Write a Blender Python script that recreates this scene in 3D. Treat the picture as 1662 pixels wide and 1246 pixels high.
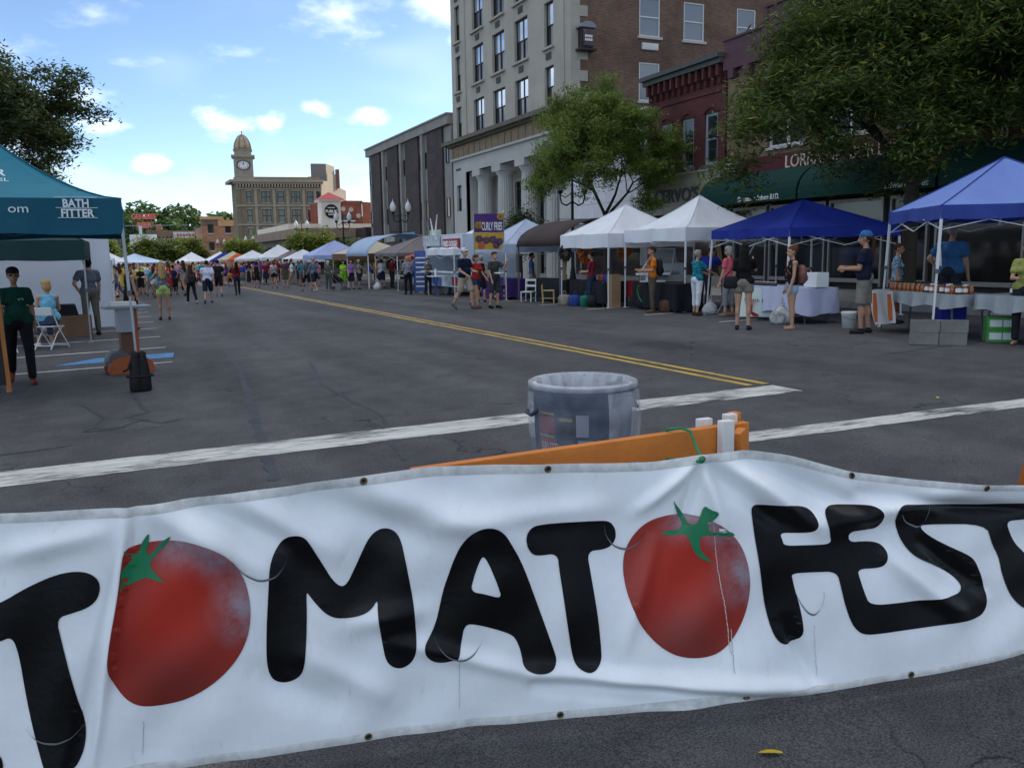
import bpy, bmesh, math, random
import numpy as np
from mathutils import Vector, Matrix
from mathutils.geometry import delaunay_2d_cdt
for o in list(bpy.data.objects): bpy.data.objects.remove(o)
R_=math.radians; rnd=random.Random(7); nrs=np.random.RandomState(11)
SC=bpy.context.scene; COL=SC.collection
# ---------------------------------------------------------------- camera
CH=1.60; YAW=R_(23.75); PITCH=R_(8.7); ROLL=R_(.9)
fw=Vector((math.sin(YAW)*math.cos(PITCH),math.cos(YAW)*math.cos(PITCH),-math.sin(PITCH)))
r0=Vector((math.cos(YAW),-math.sin(YAW),0)); u0=r0.cross(fw)
cr=r0*math.cos(ROLL)-u0*math.sin(ROLL); cu=u0*math.cos(ROLL)+r0*math.sin(ROLL)
cam=bpy.data.cameras.new('camera'); camo=bpy.data.objects.new('camera',cam); COL.objects.link(camo)
camo.matrix_world=Matrix(((cr.x,cu.x,-fw.x,0),(cr.y,cu.y,-fw.y,0),(cr.z,cu.z,-fw.z,CH),(0,0,0,1)))
cam.sensor_width=36; cam.lens=36*1400/1662; cam.clip_start=.05; cam.clip_end=6000
SC.camera=camo; SC.render.resolution_x=1024; SC.render.resolution_y=767
# ---------------------------------------------------------------- world + sun
SUN_AZ=50.; SUN_EL=23.
w=bpy.data.worlds.new('World'); SC.world=w; w.use_nodes=True
nt=w.node_tree; N=nt.nodes; N.clear(); LK=nt.links.new
def wn(t,**k):
    n=N.new(t)
    for a,b in k.items(): setattr(n,a,b)
    return n
sky=wn('ShaderNodeTexSky',sky_type='NISHITA'); sky.sun_disc=False; sky.sun_elevation=R_(SUN_EL); sky.sun_rotation=R_(SUN_AZ)
sky.air_density=.7; sky.dust_density=.12; sky.ozone_density=2.2; sky.altitude=200
tc=wn('ShaderNodeTexCoord')
def wmath(op,a,b=None,c=None):
    n=wn('ShaderNodeMath',operation=op)
    for i,v in enumerate((a,b,c)):
        if v is None: continue
        if isinstance(v,(int,float)): n.inputs[i].default_value=v
        else: LK(v,n.inputs[i])
    return n.outputs[0]
mp=wn('ShaderNodeMapping'); mp.inputs['Scale'].default_value=(1,1,2.0); LK(tc.outputs['Generated'],mp.inputs[0])
nz=wn('ShaderNodeTexNoise'); nz.inputs['Scale'].default_value=22; nz.inputs['Detail'].default_value=7; nz.inputs['Roughness'].default_value=.58; LK(mp.outputs[0],nz.inputs['Vector'])
nb=wn('ShaderNodeTexNoise'); nb.inputs['Scale'].default_value=5.5; nb.inputs['Detail'].default_value=2; LK(mp.outputs[0],nb.inputs['Vector'])
# cumulus puffs: centre direction (azimuth from +Y, elevation) and angular half sizes in degrees
PUFFS=[(-.9,7.6,1.5,.85),(1.9,5.4,1.3,.85),(6.0,8.0,2.2,.95),(9.0,8.1,1.3,.75),(11.9,9.0,1.1,.5),(15.0,8.6,1.6,.7),(-7.5,17.5,5.5,2.2),(-9.,11.5,3.,1.6),(24,13,4,1.4),(-22,9,3.5,1.4),(-30,15,5,1.8),(-45,8,4,1.5),(-70,11,6,2),(-100,9,5,1.6),(-130,14,7,2.4),(170,10,5,2),(140,16,6,2.4),(110,9,5,1.6),(85,14,5,2)]
acc=None
for az,el,ra,re in PUFFS:
    a,e=R_(az),R_(el); c=(math.sin(a)*math.cos(e),math.cos(a)*math.cos(e),math.sin(e))
    s=wn('ShaderNodeVectorMath',operation='SUBTRACT'); LK(tc.outputs['Generated'],s.inputs[0]); s.inputs[1].default_value=c
    m=wn('ShaderNodeVectorMath',operation='MULTIPLY'); LK(s.outputs[0],m.inputs[0]); m.inputs[1].default_value=(1/R_(ra),1/R_(ra),1/R_(re))
    l=wn('ShaderNodeVectorMath',operation='LENGTH'); LK(m.outputs[0],l.inputs[0])
    v=wmath('SUBTRACT',1.,l.outputs['Value'])
    acc=v if acc is None else wmath('MAXIMUM',acc,v)
dens=wmath('ADD',wmath('MAXIMUM',wmath('MULTIPLY',acc,1.5),-.9),wmath('MULTIPLY',wmath('SUBTRACT',nz.outputs['Fac'],.5),4.2))
cl=wn('ShaderNodeMapRange',interpolation_type='SMOOTHSTEP'); LK(dens,cl.inputs['Value']); cl.inputs['From Min'].default_value=.05; cl.inputs['From Max'].default_value=1.7
# thin high veil
# added cloud cover, mostly above view, to brighten the shaded street; thins towards horizon
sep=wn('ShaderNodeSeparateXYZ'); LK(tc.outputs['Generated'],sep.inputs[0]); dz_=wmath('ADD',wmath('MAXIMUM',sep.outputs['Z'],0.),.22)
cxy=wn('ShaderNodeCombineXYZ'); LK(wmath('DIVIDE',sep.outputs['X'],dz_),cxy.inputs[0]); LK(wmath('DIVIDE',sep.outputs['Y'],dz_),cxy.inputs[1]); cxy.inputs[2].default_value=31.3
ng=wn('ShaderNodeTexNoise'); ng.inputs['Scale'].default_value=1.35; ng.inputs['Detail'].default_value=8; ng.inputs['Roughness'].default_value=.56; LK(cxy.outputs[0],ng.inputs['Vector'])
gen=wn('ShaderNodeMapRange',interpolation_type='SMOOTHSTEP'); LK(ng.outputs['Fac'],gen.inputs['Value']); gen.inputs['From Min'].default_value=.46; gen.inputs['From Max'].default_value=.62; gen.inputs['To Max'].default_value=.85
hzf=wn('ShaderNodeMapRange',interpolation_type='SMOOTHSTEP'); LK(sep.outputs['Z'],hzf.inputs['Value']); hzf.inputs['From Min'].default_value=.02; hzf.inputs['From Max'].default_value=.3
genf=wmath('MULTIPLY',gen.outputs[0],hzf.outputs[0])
veil=wn('ShaderNodeMapRange',interpolation_type='SMOOTHSTEP'); LK(nb.outputs['Fac'],veil.inputs['Value']); veil.inputs['From Min'].default_value=.46; veil.inputs['From Max'].default_value=.8; veil.inputs['To Max'].default_value=.12
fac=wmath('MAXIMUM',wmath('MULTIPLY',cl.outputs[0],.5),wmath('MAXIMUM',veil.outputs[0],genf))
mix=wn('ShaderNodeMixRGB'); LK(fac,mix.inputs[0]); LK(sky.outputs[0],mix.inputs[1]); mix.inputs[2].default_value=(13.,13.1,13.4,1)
bg=wn('ShaderNodeBackground'); LK(mix.outputs[0],bg.inputs[0]); bg.inputs[1].default_value=.1
wo=wn('ShaderNodeOutputWorld'); LK(bg.outputs[0],wo.inputs[0])
sd=Vector((math.sin(R_(SUN_AZ))*math.cos(R_(SUN_EL)),math.cos(R_(SUN_AZ))*math.cos(R_(SUN_EL)),math.sin(R_(SUN_EL))))
sl=bpy.data.lights.new('sun','SUN'); sl.energy=3.0; sl.angle=R_(.55); sl.color=(1,.92,.8)
so=bpy.data.objects.new('sun',sl); COL.objects.link(so); so.rotation_euler=sd.to_track_quat('Z','Y').to_euler(); so.location=(30,30,60)
vs=SC.view_settings; vs.view_transform='Standard'; vs.look='None'; vs.exposure=.85; vs.gamma=1; vs.use_curve_mapping=False
SC.render.engine='CYCLES'
# ---------------------------------------------------------------- helpers
GA,GB=.0105,-.0085
def gz(x,y): return GA*max(-30,min(30,x))+GB*max(-30,min(170,y))
MATS={}
def mat(name,col,rough=.75,var=.12,vs_=3.,bump=0.,bs=80.,metal=0.,spec=.22,trans=0.,coat=0.):
    if name in MATS: return MATS[name]
    m=bpy.data.materials.new(name); m.use_nodes=True; MATS[name]=m
    t=m.node_tree; b=t.nodes['Principled BSDF']
    b.inputs['Roughness'].default_value=rough; b.inputs['Metallic'].default_value=metal; b.inputs['Specular IOR Level'].default_value=spec
    if coat: b.inputs['Coat Weight'].default_value=coat
    c4=(*col,1); b.inputs['Base Color'].default_value=c4
    tcn=None
    if var>0 or bump>0:
        tcn=t.nodes.new('ShaderNodeTexCoord')
    if var>0:
        n=t.nodes.new('ShaderNodeTexNoise'); n.inputs['Scale'].default_value=vs_; n.inputs['Detail'].default_value=5; n.inputs['Roughness'].default_value=.62; t.links.new(tcn.outputs['Object'],n.inputs['Vector'])
        r=t.nodes.new('ShaderNodeMapRange'); r.inputs['From Min'].default_value=.25; r.inputs['From Max'].default_value=.75; r.inputs['To Min'].default_value=1-var; r.inputs['To Max'].default_value=1+var; t.links.new(n.outputs['Fac'],r.inputs['Value'])
        mx=t.nodes.new('ShaderNodeMixRGB'); mx.blend_type='MULTIPLY'; mx.inputs[0].default_value=1; mx.inputs[1].default_value=c4; t.links.new(r.outputs[0],mx.inputs[2]); t.links.new(mx.outputs[0],b.inputs['Base Color'])
        m['colout']=1
    if bump>0:
        n=t.nodes.new('ShaderNodeTexNoise'); n.inputs['Scale'].default_value=bs; n.inputs['Detail'].default_value=3; t.links.new(tcn.outputs['Object'],n.inputs['Vector'])
        bp=t.nodes.new('ShaderNodeBump'); bp.inputs['Strength'].default_value=bump; bp.inputs['Distance'].default_value=.02; t.links.new(n.outputs['Fac'],bp.inputs['Height']); t.links.new(bp.outputs[0],b.inputs['Normal'])
    if trans>0:
        out=t.nodes['Material Output']; tr=t.nodes.new('ShaderNodeBsdfTranslucent'); tr.inputs[0].default_value=c4
        ms=t.nodes.new('ShaderNodeMixShader'); ms.inputs[0].default_value=trans; t.links.new(b.outputs[0],ms.inputs[1]); t.links.new(tr.outputs[0],ms.inputs[2]); t.links.new(ms.outputs[0],out.inputs[0])
    return m
def brick(name,c1,c2,mortar,axis,bw=.22,bh=.075,ms=.012,bump=.5):
    if name in MATS: return MATS[name]
    m=mat(name,c1,.88,0,spec=.25); t=m.node_tree; b=t.nodes['Principled BSDF']
    g=t.nodes.new('ShaderNodeNewGeometry'); s=t.nodes.new('ShaderNodeSeparateXYZ'); t.links.new(g.outputs['Position'],s.inputs[0])
    cb=t.nodes.new('ShaderNodeCombineXYZ'); t.links.new(s.outputs['Y' if axis=='x' else 'X'],cb.inputs[0]); t.links.new(s.outputs['Z'],cb.inputs[1])
    br=t.nodes.new('ShaderNodeTexBrick'); t.links.new(cb.outputs[0],br.inputs['Vector'])
    br.inputs['Color1'].default_value=(*c1,1); br.inputs['Color2'].default_value=(*c2,1); br.inputs['Mortar'].default_value=(*mortar,1)
    br.inputs['Scale'].default_value=1; br.inputs['Brick Width'].default_value=bw; br.inputs['Row Height'].default_value=bh; br.inputs['Mortar Size'].default_value=ms; br.inputs['Bias'].default_value=-.2
    n=t.nodes.new('ShaderNodeTexNoise'); n.inputs['Scale'].default_value=.55; n.inputs['Detail'].default_value=6; n.inputs['Roughness'].default_value=.65; t.links.new(cb.outputs[0],n.inputs['Vector'])
    r=t.nodes.new('ShaderNodeMapRange'); r.inputs['From Min'].default_value=.3; r.inputs['From Max'].default_value=.7; r.inputs['To Min'].default_value=.66; r.inputs['To Max'].default_value=1.3; t.links.new(n.outputs['Fac'],r.inputs['Value'])
    mx=t.nodes.new('ShaderNodeMixRGB'); mx.blend_type='MULTIPLY'; mx.inputs[0].default_value=1; t.links.new(br.outputs['Color'],mx.inputs[1]); t.links.new(r.outputs[0],mx.inputs[2]); t.links.new(mx.outputs[0],b.inputs['Base Color'])
    bp=t.nodes.new('ShaderNodeBump'); bp.inputs['Strength'].default_value=bump; bp.inputs['Distance'].default_value=.015; bp.invert=True; t.links.new(br.outputs['Fac'],bp.inputs['Height']); t.links.new(bp.outputs[0],b.inputs['Normal'])
    return m
def glass(name,col=(.02,.025,.03),rough=.06):
    if name in MATS: return MATS[name]
    m=mat(name,col,rough,0,spec=.9); return m
def tag(o,label=None,cat=None,group=None,kind=None):
    if label: o['label']=label
    if cat: o['category']=cat
    if group: o['group']=group
    if kind: o['kind']=kind
    return o
def empty(name,loc,rz=0.,label=None,cat=None,group=None):
    o=bpy.data.objects.new(name,None); COL.objects.link(o); o.location=loc; o.rotation_euler=(0,0,rz); o.empty_display_size=.2
    return tag(o,label,cat,group)
def ground_empty(name,x,y,rz=0.,label=None,cat=None,group=None,dz=0.): return empty(name,(x,y,gz(x,y)+dz),rz,label,cat,group)
class MB:
    def __init__(s): s.v=[]; s.f=[]; s.m=[]
    def add(s,vs,fs,mi=0):
        b=len(s.v); s.v+= [tuple(p) for p in vs]; s.f+=[tuple(i+b for i in f) for f in fs]; s.m+=[mi]*len(fs); return s
    def box(s,c,d,rz=0.,mi=0,rx=0.,ry=0.):
        hx,hy,hz=d[0]/2,d[1]/2,d[2]/2
        P=[Vector((a*hx,b*hy,e*hz)) for a in(-1,1) for b in(-1,1) for e in(-1,1)]
        if rz or rx or ry:
            M=Matrix.Rotation(rz,3,'Z')@Matrix.Rotation(ry,3,'Y')@Matrix.Rotation(rx,3,'X'); P=[M@p for p in P]
        c=Vector(c); return s.add([p+c for p in P],[(0,1,3,2),(4,6,7,5),(0,4,5,1),(2,3,7,6),(0,2,6,4),(1,5,7,3)],mi)
    def b2(s,lo,hi,mi=0): return s.box([(a+b)/2 for a,b in zip(lo,hi)],[b-a for a,b in zip(lo,hi)],0,mi)
    def bar(s,p0,p1,wx,wy,mi=0,up=(0,0,1)):
        p0=Vector(p0);p1=Vector(p1);d=(p1-p0).normalized(); u=Vector(up)
        if abs(d.dot(u))>.98: u=Vector((0,1,0))
        a=d.cross(u).normalized()*wx/2; b=a.cross(d).normalized()*wy/2
        P=[q+sa*a+sb*b for q in(p0,p1) for sa,sb in((-1,-1),(1,-1),(1,1),(-1,1))]
        return s.add(P,[(0,3,2,1),(4,5,6,7),(0,1,5,4),(1,2,6,5),(2,3,7,6),(3,0,4,7)],mi)
    def loft(s,rings,mi=0,cap=True,closed=False):
        n=len(rings[0]); V=[p for r in rings for p in r]; F=[]
        K=len(rings)
        for i in range(K-1 if not closed else K):
            j=(i+1)%K
            for k in range(n): F.append((i*n+k,i*n+(k+1)%n,j*n+(k+1)%n,j*n+k))
        if cap and not closed: F.append(tuple(range(n-1,-1,-1))); F.append(tuple((K-1)*n+k for k in range(n)))
        return s.add(V,F,mi)
    def tube(s,pts,rad,n=8,mi=0,cap=True):
        pts=[Vector(p) for p in pts]
        if isinstance(rad,(int,float)): rad=[rad]*len(pts)
        rings=[]; pa=None
        for i,p in enumerate(pts):
            d=(pts[min(i+1,len(pts)-1)]-pts[max(i-1,0)]).normalized()
            if pa is None:
                a=d.cross(Vector((0,0,1)) if abs(d.z)<.9 else Vector((1,0,0))).normalized()
            else:
                a=(pa-d*pa.dot(d)); a=a.normalized() if a.length>1e-6 else d.orthogonal().normalized()
            pa=a; b=d.cross(a)
            rings.append([p+rad[i]*(math.cos(t)*a+math.sin(t)*b) for t in [2*math.pi*k/n for k in range(n)]])
        return s.loft(rings,mi,cap)
    def cyl(s,c,r,h,n=16,mi=0,r2=None):
        c=Vector(c); r2=r if r2 is None else r2
        return s.loft([[c+Vector((q*math.cos(2*math.pi*k/n),q*math.sin(2*math.pi*k/n),z)) for k in range(n)] for q,z in((r,0),(r2,h))],mi)
    def lathe(s,c,prof,n=16,mi=0,cap=True):
        c=Vector(c); return s.loft([[c+Vector((q*math.cos(2*math.pi*k/n),q*math.sin(2*math.pi*k/n),z)) for k in range(n)] for q,z in prof],mi,cap)
    def ball(s,c,r,n=10,k=7,mi=0):
        if isinstance(r,(int,float)): r=(r,r,r)
        c=Vector(c); rings=[]
        for i in range(1,k):
            t=math.pi*i/k; rings.append([c+Vector((r[0]*math.sin(t)*math.cos(2*math.pi*j/n),r[1]*math.sin(t)*math.sin(2*math.pi*j/n),-r[2]*math.cos(t))) for j in range(n)])
        return s.loft(rings,mi)
    def prism(s,poly,z0,z1,mi=0):
        n=len(poly); return s.add([(x,y,z0) for x,y in poly]+[(x,y,z1) for x,y in poly],[tuple(range(n-1,-1,-1)),tuple(range(n,2*n))]+[(i,(i+1)%n,n+(i+1)%n,n+i) for i in range(n)],mi)
    def quad(s,a,b,c,d,mi=0): return s.add([a,b,c,d],[(0,1,2,3)],mi)
    def mesh(s,name,mats,smooth=False):
        me=bpy.data.meshes.new(name); me.from_pydata([tuple(p) for p in s.v],[],s.f)
        for m in (mats if isinstance(mats,(list,tuple)) else [mats]): me.materials.append(m)
        if any(s.m): me.polygons.foreach_set('material_index',s.m)
        if smooth: me.polygons.foreach_set('use_smooth',[True]*len(s.f))
        me.update(); return me
    def build(s,name,mats,parent=None,smooth=False,world=False,bevel=0.):
        o=bpy.data.objects.new(name,s.mesh(name,mats,smooth)); COL.objects.link(o)
        if parent: attach(o,parent,world)
        if bevel:
            bm=o.modifiers.new('bevel','BEVEL'); bm.width=bevel; bm.segments=2; bm.limit_method='ANGLE'
        return o
def attach(o,parent,world=False):
    o.parent=parent
    if world: o.matrix_parent_inverse=(Matrix.Translation(parent.location)@parent.rotation_euler.to_matrix().to_4x4()).inverted()
    return o
def place(name,me,parent=None,loc=(0,0,0),rz=0.,world=False):
    o=bpy.data.objects.new(name,me); COL.objects.link(o); o.location=loc; o.rotation_euler=(0,0,rz)
    if parent: attach(o,parent,world)
    return o
def copy_tree(o,parent=None):
    c=o.copy(); COL.objects.link(c); c.parent=parent
    for ch in o.children: copy_tree(ch,c)
    return c
def text_mesh(s,size,m,ext=.004,width=None,shear=0.,sp=1.,bold=0.,align='LEFT'):
    cu_=bpy.data.curves.new('lettering','FONT'); cu_.body=s; cu_.size=size; cu_.extrude=ext; cu_.shear=shear; cu_.space_character=sp; cu_.offset=bold; cu_.align_x=align; cu_.resolution_u=3
    o=bpy.data.objects.new('lettering',cu_); COL.objects.link(o)
    dg=bpy.context.evaluated_depsgraph_get(); me=bpy.data.meshes.new_from_object(o.evaluated_get(dg)); bpy.data.objects.remove(o)
    me.materials.clear(); me.materials.append(m)
    if width:
        xs=[v.co.x for v in me.vertices]
        k=width/(max(xs)-min(xs)); x0=min(xs) if align=='LEFT' else 0
        for v in me.vertices: v.co.x=(v.co.x-x0)*k
    return me
def text(name,s,size,m,loc,xdir,ydir,parent=None,world=True,**k):
    me=text_mesh(s,size,m,**k); o=bpy.data.objects.new(name,me); COL.objects.link(o)
    x=Vector(xdir).normalized(); y=Vector(ydir); y=(y-x*y.dot(x)).normalized(); z=x.cross(y)
    Mx=Matrix(((x.x,y.x,z.x,loc[0]),(x.y,y.y,z.y,loc[1]),(x.z,y.z,z.z,loc[2]),(0,0,0,1)))
    for v in me.vertices: v.co=Mx@v.co
    if parent: attach(o,parent,world)
    return o
def npmesh(name,V,F,mats,mi=None,smooth=False):
    me=bpy.data.meshes.new(name); V=np.asarray(V,np.float32); F=np.asarray(F,np.int32); k=F.shape[1]
    me.vertices.add(len(V)); me.vertices.foreach_set('co',V.ravel()); me.loops.add(F.size); me.loops.foreach_set('vertex_index',F.ravel())
    me.polygons.add(len(F)); me.polygons.foreach_set('loop_start',np.arange(0,F.size,k,dtype=np.int32))
    for m in (mats if isinstance(mats,(list,tuple)) else [mats]): me.materials.append(m)
    if mi is not None: me.polygons.foreach_set('material_index',np.asarray(mi,np.int32))
    if smooth: me.polygons.foreach_set('use_smooth',np.ones(len(F),bool))
    me.update(calc_edges=True); return me
# ---------------------------------------------------------------- ground
def asphalt():
    m=mat('asphalt',(.045,.046,.05),.85,0,spec=.16); t=m.node_tree; b=t.nodes['Principled BSDF']; L=t.links.new
    tcn=t.nodes.new('ShaderNodeNewGeometry'); P=tcn.outputs['Position']
    def noise(sc,det=4,ro=.6):
        n=t.nodes.new('ShaderNodeTexNoise'); n.inputs['Scale'].default_value=sc; n.inputs['Detail'].default_value=det; n.inputs['Roughness'].default_value=ro; L(P,n.inputs['Vector']); return n.outputs['Fac']
    def rng(v,a,b_,c,d,sm=False):
        r=t.nodes.new('ShaderNodeMapRange'); r.interpolation_type='SMOOTHSTEP' if sm else 'LINEAR'; L(v,r.inputs[0])
        for i,q in enumerate((a,b_,c,d)): r.inputs[i+1].default_value=q
        return r.outputs[0]
    def mul(a,c):
        x=t.nodes.new('ShaderNodeMath'); x.operation='MULTIPLY'; L(a,x.inputs[0]); L(c,x.inputs[1]) if not isinstance(c,float) else setattr(x.inputs[1],'default_value',c); return x.outputs[0]
    fine=mul(rng(noise(120,2,.75),.33,.68,.4,1.75),rng(noise(310,1,.6),.3,.7,.7,1.35)); big=rng(noise(.32,6,.7),.32,.68,.84,1.16); mid=rng(noise(2.6,6,.72),.3,.7,.8,1.22)
    mp_=t.nodes.new('ShaderNodeMapping'); mp_.inputs['Scale'].default_value=(1,.12,1); L(P,mp_.inputs[0])
    ns=t.nodes.new('ShaderNodeTexNoise'); ns.inputs['Scale'].default_value=.9; ns.inputs['Detail'].default_value=4; L(mp_.outputs[0],ns.inputs['Vector']); lane=rng(ns.outputs['Fac'],.35,.65,.8,1.18)
    # cracks
    wv=t.nodes.new('ShaderNodeTexNoise'); wv.inputs['Scale'].default_value=2.2; wv.inputs['Detail'].default_value=5; L(P,wv.inputs['Vector'])
    ad=t.nodes.new('ShaderNodeMixRGB'); ad.blend_type='ADD'; ad.inputs[0].default_value=.55; L(P,ad.inputs[1]); L(wv.outputs['Color'],ad.inputs[2])
    vo=t.nodes.new('ShaderNodeTexVoronoi'); vo.feature='DISTANCE_TO_EDGE'; vo.inputs['Scale'].default_value=.42; L(ad.outputs[0],vo.inputs['Vector'])
    ck=rng(vo.outputs['Distance'],.0,.006,1,0,True); ck=mul(ck,rng(noise(.5,3),.47,.6,0,1,True)); crk=rng(ck,0,1,1,.35)
    f=mul(mul(mul(fine,big),mul(mid,lane)),crk)
    mx=t.nodes.new('ShaderNodeMixRGB'); mx.blend_type='MULTIPLY'; mx.inputs[0].default_value=1; mx.inputs[1].default_value=(.068,.068,.070,1); L(f,mx.inputs[2]); L(mx.outputs[0],b.inputs['Base Color'])
    bp=t.nodes.new('ShaderNodeBump'); bp.inputs['Strength'].default_value=1.0; bp.inputs['Distance'].default_value=.006; L(noise(95,3,.7),bp.inputs['Height']); L(bp.outputs[0],b.inputs['Normal'])
    return m
ASPH=asphalt()
g=MB(); gx=[-1500,-30,30,1500]; gy=[-1200,-30,170,4000]
for j in range(4):
    for i in range(4): g.v.append((gx[i],gy[j],gz(gx[i],gy[j])))
g.f=[(j*4+i,j*4+i+1,j*4+i+5,j*4+i+4) for j in range(3) for i in range(3)]; g.m=[0]*9
tag(g.build('ground',ASPH),kind='structure')
def sheet(name,poly,dz,m,step=None):
    b=MB(); b.add([(x,y,gz(x,y)+dz) for x,y in poly],[tuple(range(len(poly)))]); return tag(b.build(name,m),kind='structure')
def worn(name,col,amt=.45,sc=(1,1,1)):
    m=mat(name,col,.7,0,spec=.3); t=m.node_tree; L=t.links.new; b=t.nodes['Principled BSDF']
    g_=t.nodes.new('ShaderNodeNewGeometry'); mp_=t.nodes.new('ShaderNodeMapping'); mp_.inputs['Scale'].default_value=sc; L(g_.outputs['Position'],mp_.inputs[0])
    n=t.nodes.new('ShaderNodeTexNoise'); n.inputs['Scale'].default_value=14; n.inputs['Detail'].default_value=8; n.inputs['Roughness'].default_value=.72; L(mp_.outputs[0],n.inputs['Vector'])
    n2=t.nodes.new('ShaderNodeTexNoise'); n2.inputs['Scale'].default_value=1.3; n2.inputs['Detail'].default_value=4; L(g_.outputs['Position'],n2.inputs['Vector'])
    a=t.nodes.new('ShaderNodeMath'); a.operation='MULTIPLY_ADD'; L(n2.outputs['Fac'],a.inputs[0]); a.inputs[1].default_value=.5; L(n.outputs['Fac'],a.inputs[2])
    r=t.nodes.new('ShaderNodeMapRange'); L(a.outputs[0],r.inputs[0]); r.inputs[1].default_value=.62+amt*.25; r.inputs[2].default_value=.72+amt*.3; 
    mx=t.nodes.new('ShaderNodeMixRGB'); L(r.outputs[0],mx.inputs[0]); mx.inputs[1].default_value=(*col,1); mx.inputs[2].default_value=(.075,.075,.078,1); 
    n3=t.nodes.new('ShaderNodeTexNoise'); n3.inputs['Scale'].default_value=5; n3.inputs['Detail'].default_value=6; L(mp_.outputs[0],n3.inputs['Vector'])
    r3=t.nodes.new('ShaderNodeMapRange'); L(n3.outputs['Fac'],r3.inputs[0]); r3.inputs[1].default_value=.3; r3.inputs[2].default_value=.7; r3.inputs[3].default_value=.72; r3.inputs[4].default_value=1.12
    m2=t.nodes.new('ShaderNodeMixRGB'); m2.blend_type='MULTIPLY'; m2.inputs[0].default_value=1; L(mx.outputs[0],m2.inputs[1]); L(r3.outputs[0],m2.inputs[2]); L(m2.outputs[0],b.inputs['Base Color'])
    return m
WPAINT=worn('worn_white_paint',(.56,.56,.52),.5,(.25,2.2,1)); SPAINT=worn('stripe_white_paint',(.62,.62,.6),.75); YPAINT=worn('worn_yellow_paint',(.50,.34,.07),.62,(2.,.25,1)); BPAINT=worn('blue_paint',(.05,.20,.42),.75)
def ragged(x0,x1,y0,y1,n,amp):
    a=[(x0+(x1-x0)*i/n,y0+rnd.uniform(-amp,amp)) for i in range(n+1)]; b=[(x0+(x1-x0)*i/n,y1+rnd.uniform(-amp,amp)) for i in range(n,-1,-1)]; return a,b
def long_line(name,x0,x1,yl0,yl1,yr0,yr1,m,dz=.004,n=90,amp=.018):
    b=MB(); 
    for i in range(n+1):
        t=i/n; x=x0+(x1-x0)*t; lo=yl0+(yr0-yl0)*t+rnd.uniform(-amp,amp)*rnd.random(); hi=yl1+(yr1-yl1)*t+rnd.uniform(-amp,amp)*rnd.random()
        b.v+=[(x,lo,gz(x,lo)+dz),(x,hi,gz(x,hi)+dz)]
    b.f=[(2*i,2*i+2,2*i+3,2*i+1) for i in range(n)]; b.m=[0]*n
    return tag(b.build(name,m),kind='structure')
long_line('stop_line',-6.2,6.83,7.13,7.72,7.42,7.92,WPAINT)
long_line('crosswalk_line',4.2,17,5.66,5.98,5.2,5.5,WPAINT)
for xo in (6.6,6.83):
    b=MB(); n=120
    for i in range(n+1):
        y=8.05+(i/n)**1.6*52; x=xo+.18*(i/n)+rnd.uniform(-.006,.006); wd=.055
        b.v+=[(x-wd,y,gz(x,y)+.004),(x+wd,y,gz(x,y)+.004)]
    b.f=[(2*i,2*i+1,2*i+3,2*i+2) for i in range(n)]; b.m=[0]*n
    tag(b.build('yellow_centre_line',YPAINT),kind='structure')
for k in range(13):
    y=12.3+k*2.78; y0=[15.25,15.25][0]+k*2.9 if k else 15.25
    yy=15.3+k*2.85
    sheet('parking_stripe',[(-5.6,yy-.55),(.58,yy),(.58,yy+.1),(-5.6,yy-.45)],.004,SPAINT)
for k in range(14):
    yy=15.55+k*3.05; sheet('parking_stripe',[(11.9,yy),(16.8,yy+.3),(16.8,yy+.4),(11.9,yy+.1)],.004,SPAINT)
sheet('accessible_bay_marking',[(-1.25,15.95),(.62,16.1),(.68,16.95),(-.6,16.85)],.005,BPAINT)
# tar seams and stains
TAR=mat('crack_sealer',(.036,.04,.05),.75,.3,3,.3,60,spec=.3)
def seam(pts,w0,name='tar_seam'):
    P=[Vector((x,y,0)) for x,y in pts]; Q=[]
    for i in range(len(P)-1):
        for k in range(8): Q.append(P[i].lerp(P[i+1],k/8)+Vector((rnd.gauss(0,.014),rnd.gauss(0,.014),0)))
    b=MB()
    for i in range(len(Q)-1):
        d=(Q[i+1]-Q[i]); nrm=Vector((-d.y,d.x,0)).normalized()*w0*rnd.uniform(.5,1.2)
        for q in (Q[i]-nrm,Q[i]+nrm): b.v.append((q.x,q.y,gz(q.x,q.y)+.0035))
    n=len(b.v)//2-1; b.f=[(2*i,2*i+2,2*i+3,2*i+1) for i in range(n)]; b.m=[0]*n
    return tag(b.build(name,TAR),kind='structure')
seam([(1.6,17),(1.45,13.5),(1.25,11.),(1.12,9.3),(1.0,8.),(.92,7.0),(.9,6.2)],.055)
seam([(2.6,14),(2.2,11.2),(2.25,9.6),(2.3,8.6),(2.0,7.2),(1.9,6.3)],.03)
seam([(-.6,11.2),(-.35,10.1),(-.5,9.3),(-.2,9.35),(.15,9.9)],.028); seam([(-.05,12.0),(.0,11.0),(.12,10.2),(-.12,10.0),(.2,9.4),(.5,9.6)],.028)
seam([(-3,8.5),(-1.4,8.45),(-.3,8.75)],.02); seam([(10,9.3),(13,9.7),(16.5,9.6)],.03)
def stain(cx,cy,rx,ry,seed,col):
    q=random.Random(seed); n=40; b=MB(); k1,k2,k3=q.random()*6,q.random()*6,q.random()*6
    pts=[]
    for i in range(n):
        a=2*math.pi*i/n; r=1+.25*math.sin(2*a+k1)+.18*math.sin(5*a+k2)+.1*math.sin(9*a+k3); x,y=cx+rx*r*math.cos(a),cy+ry*r*math.sin(a); pts.append((x,y))
    return sheet('oil_stain',pts,.003,mat('oil_stain',(.033,.034,.037),.6,.4,6,.5,95))
stain(8.3,12.5,.3,.8,4,0)
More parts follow.
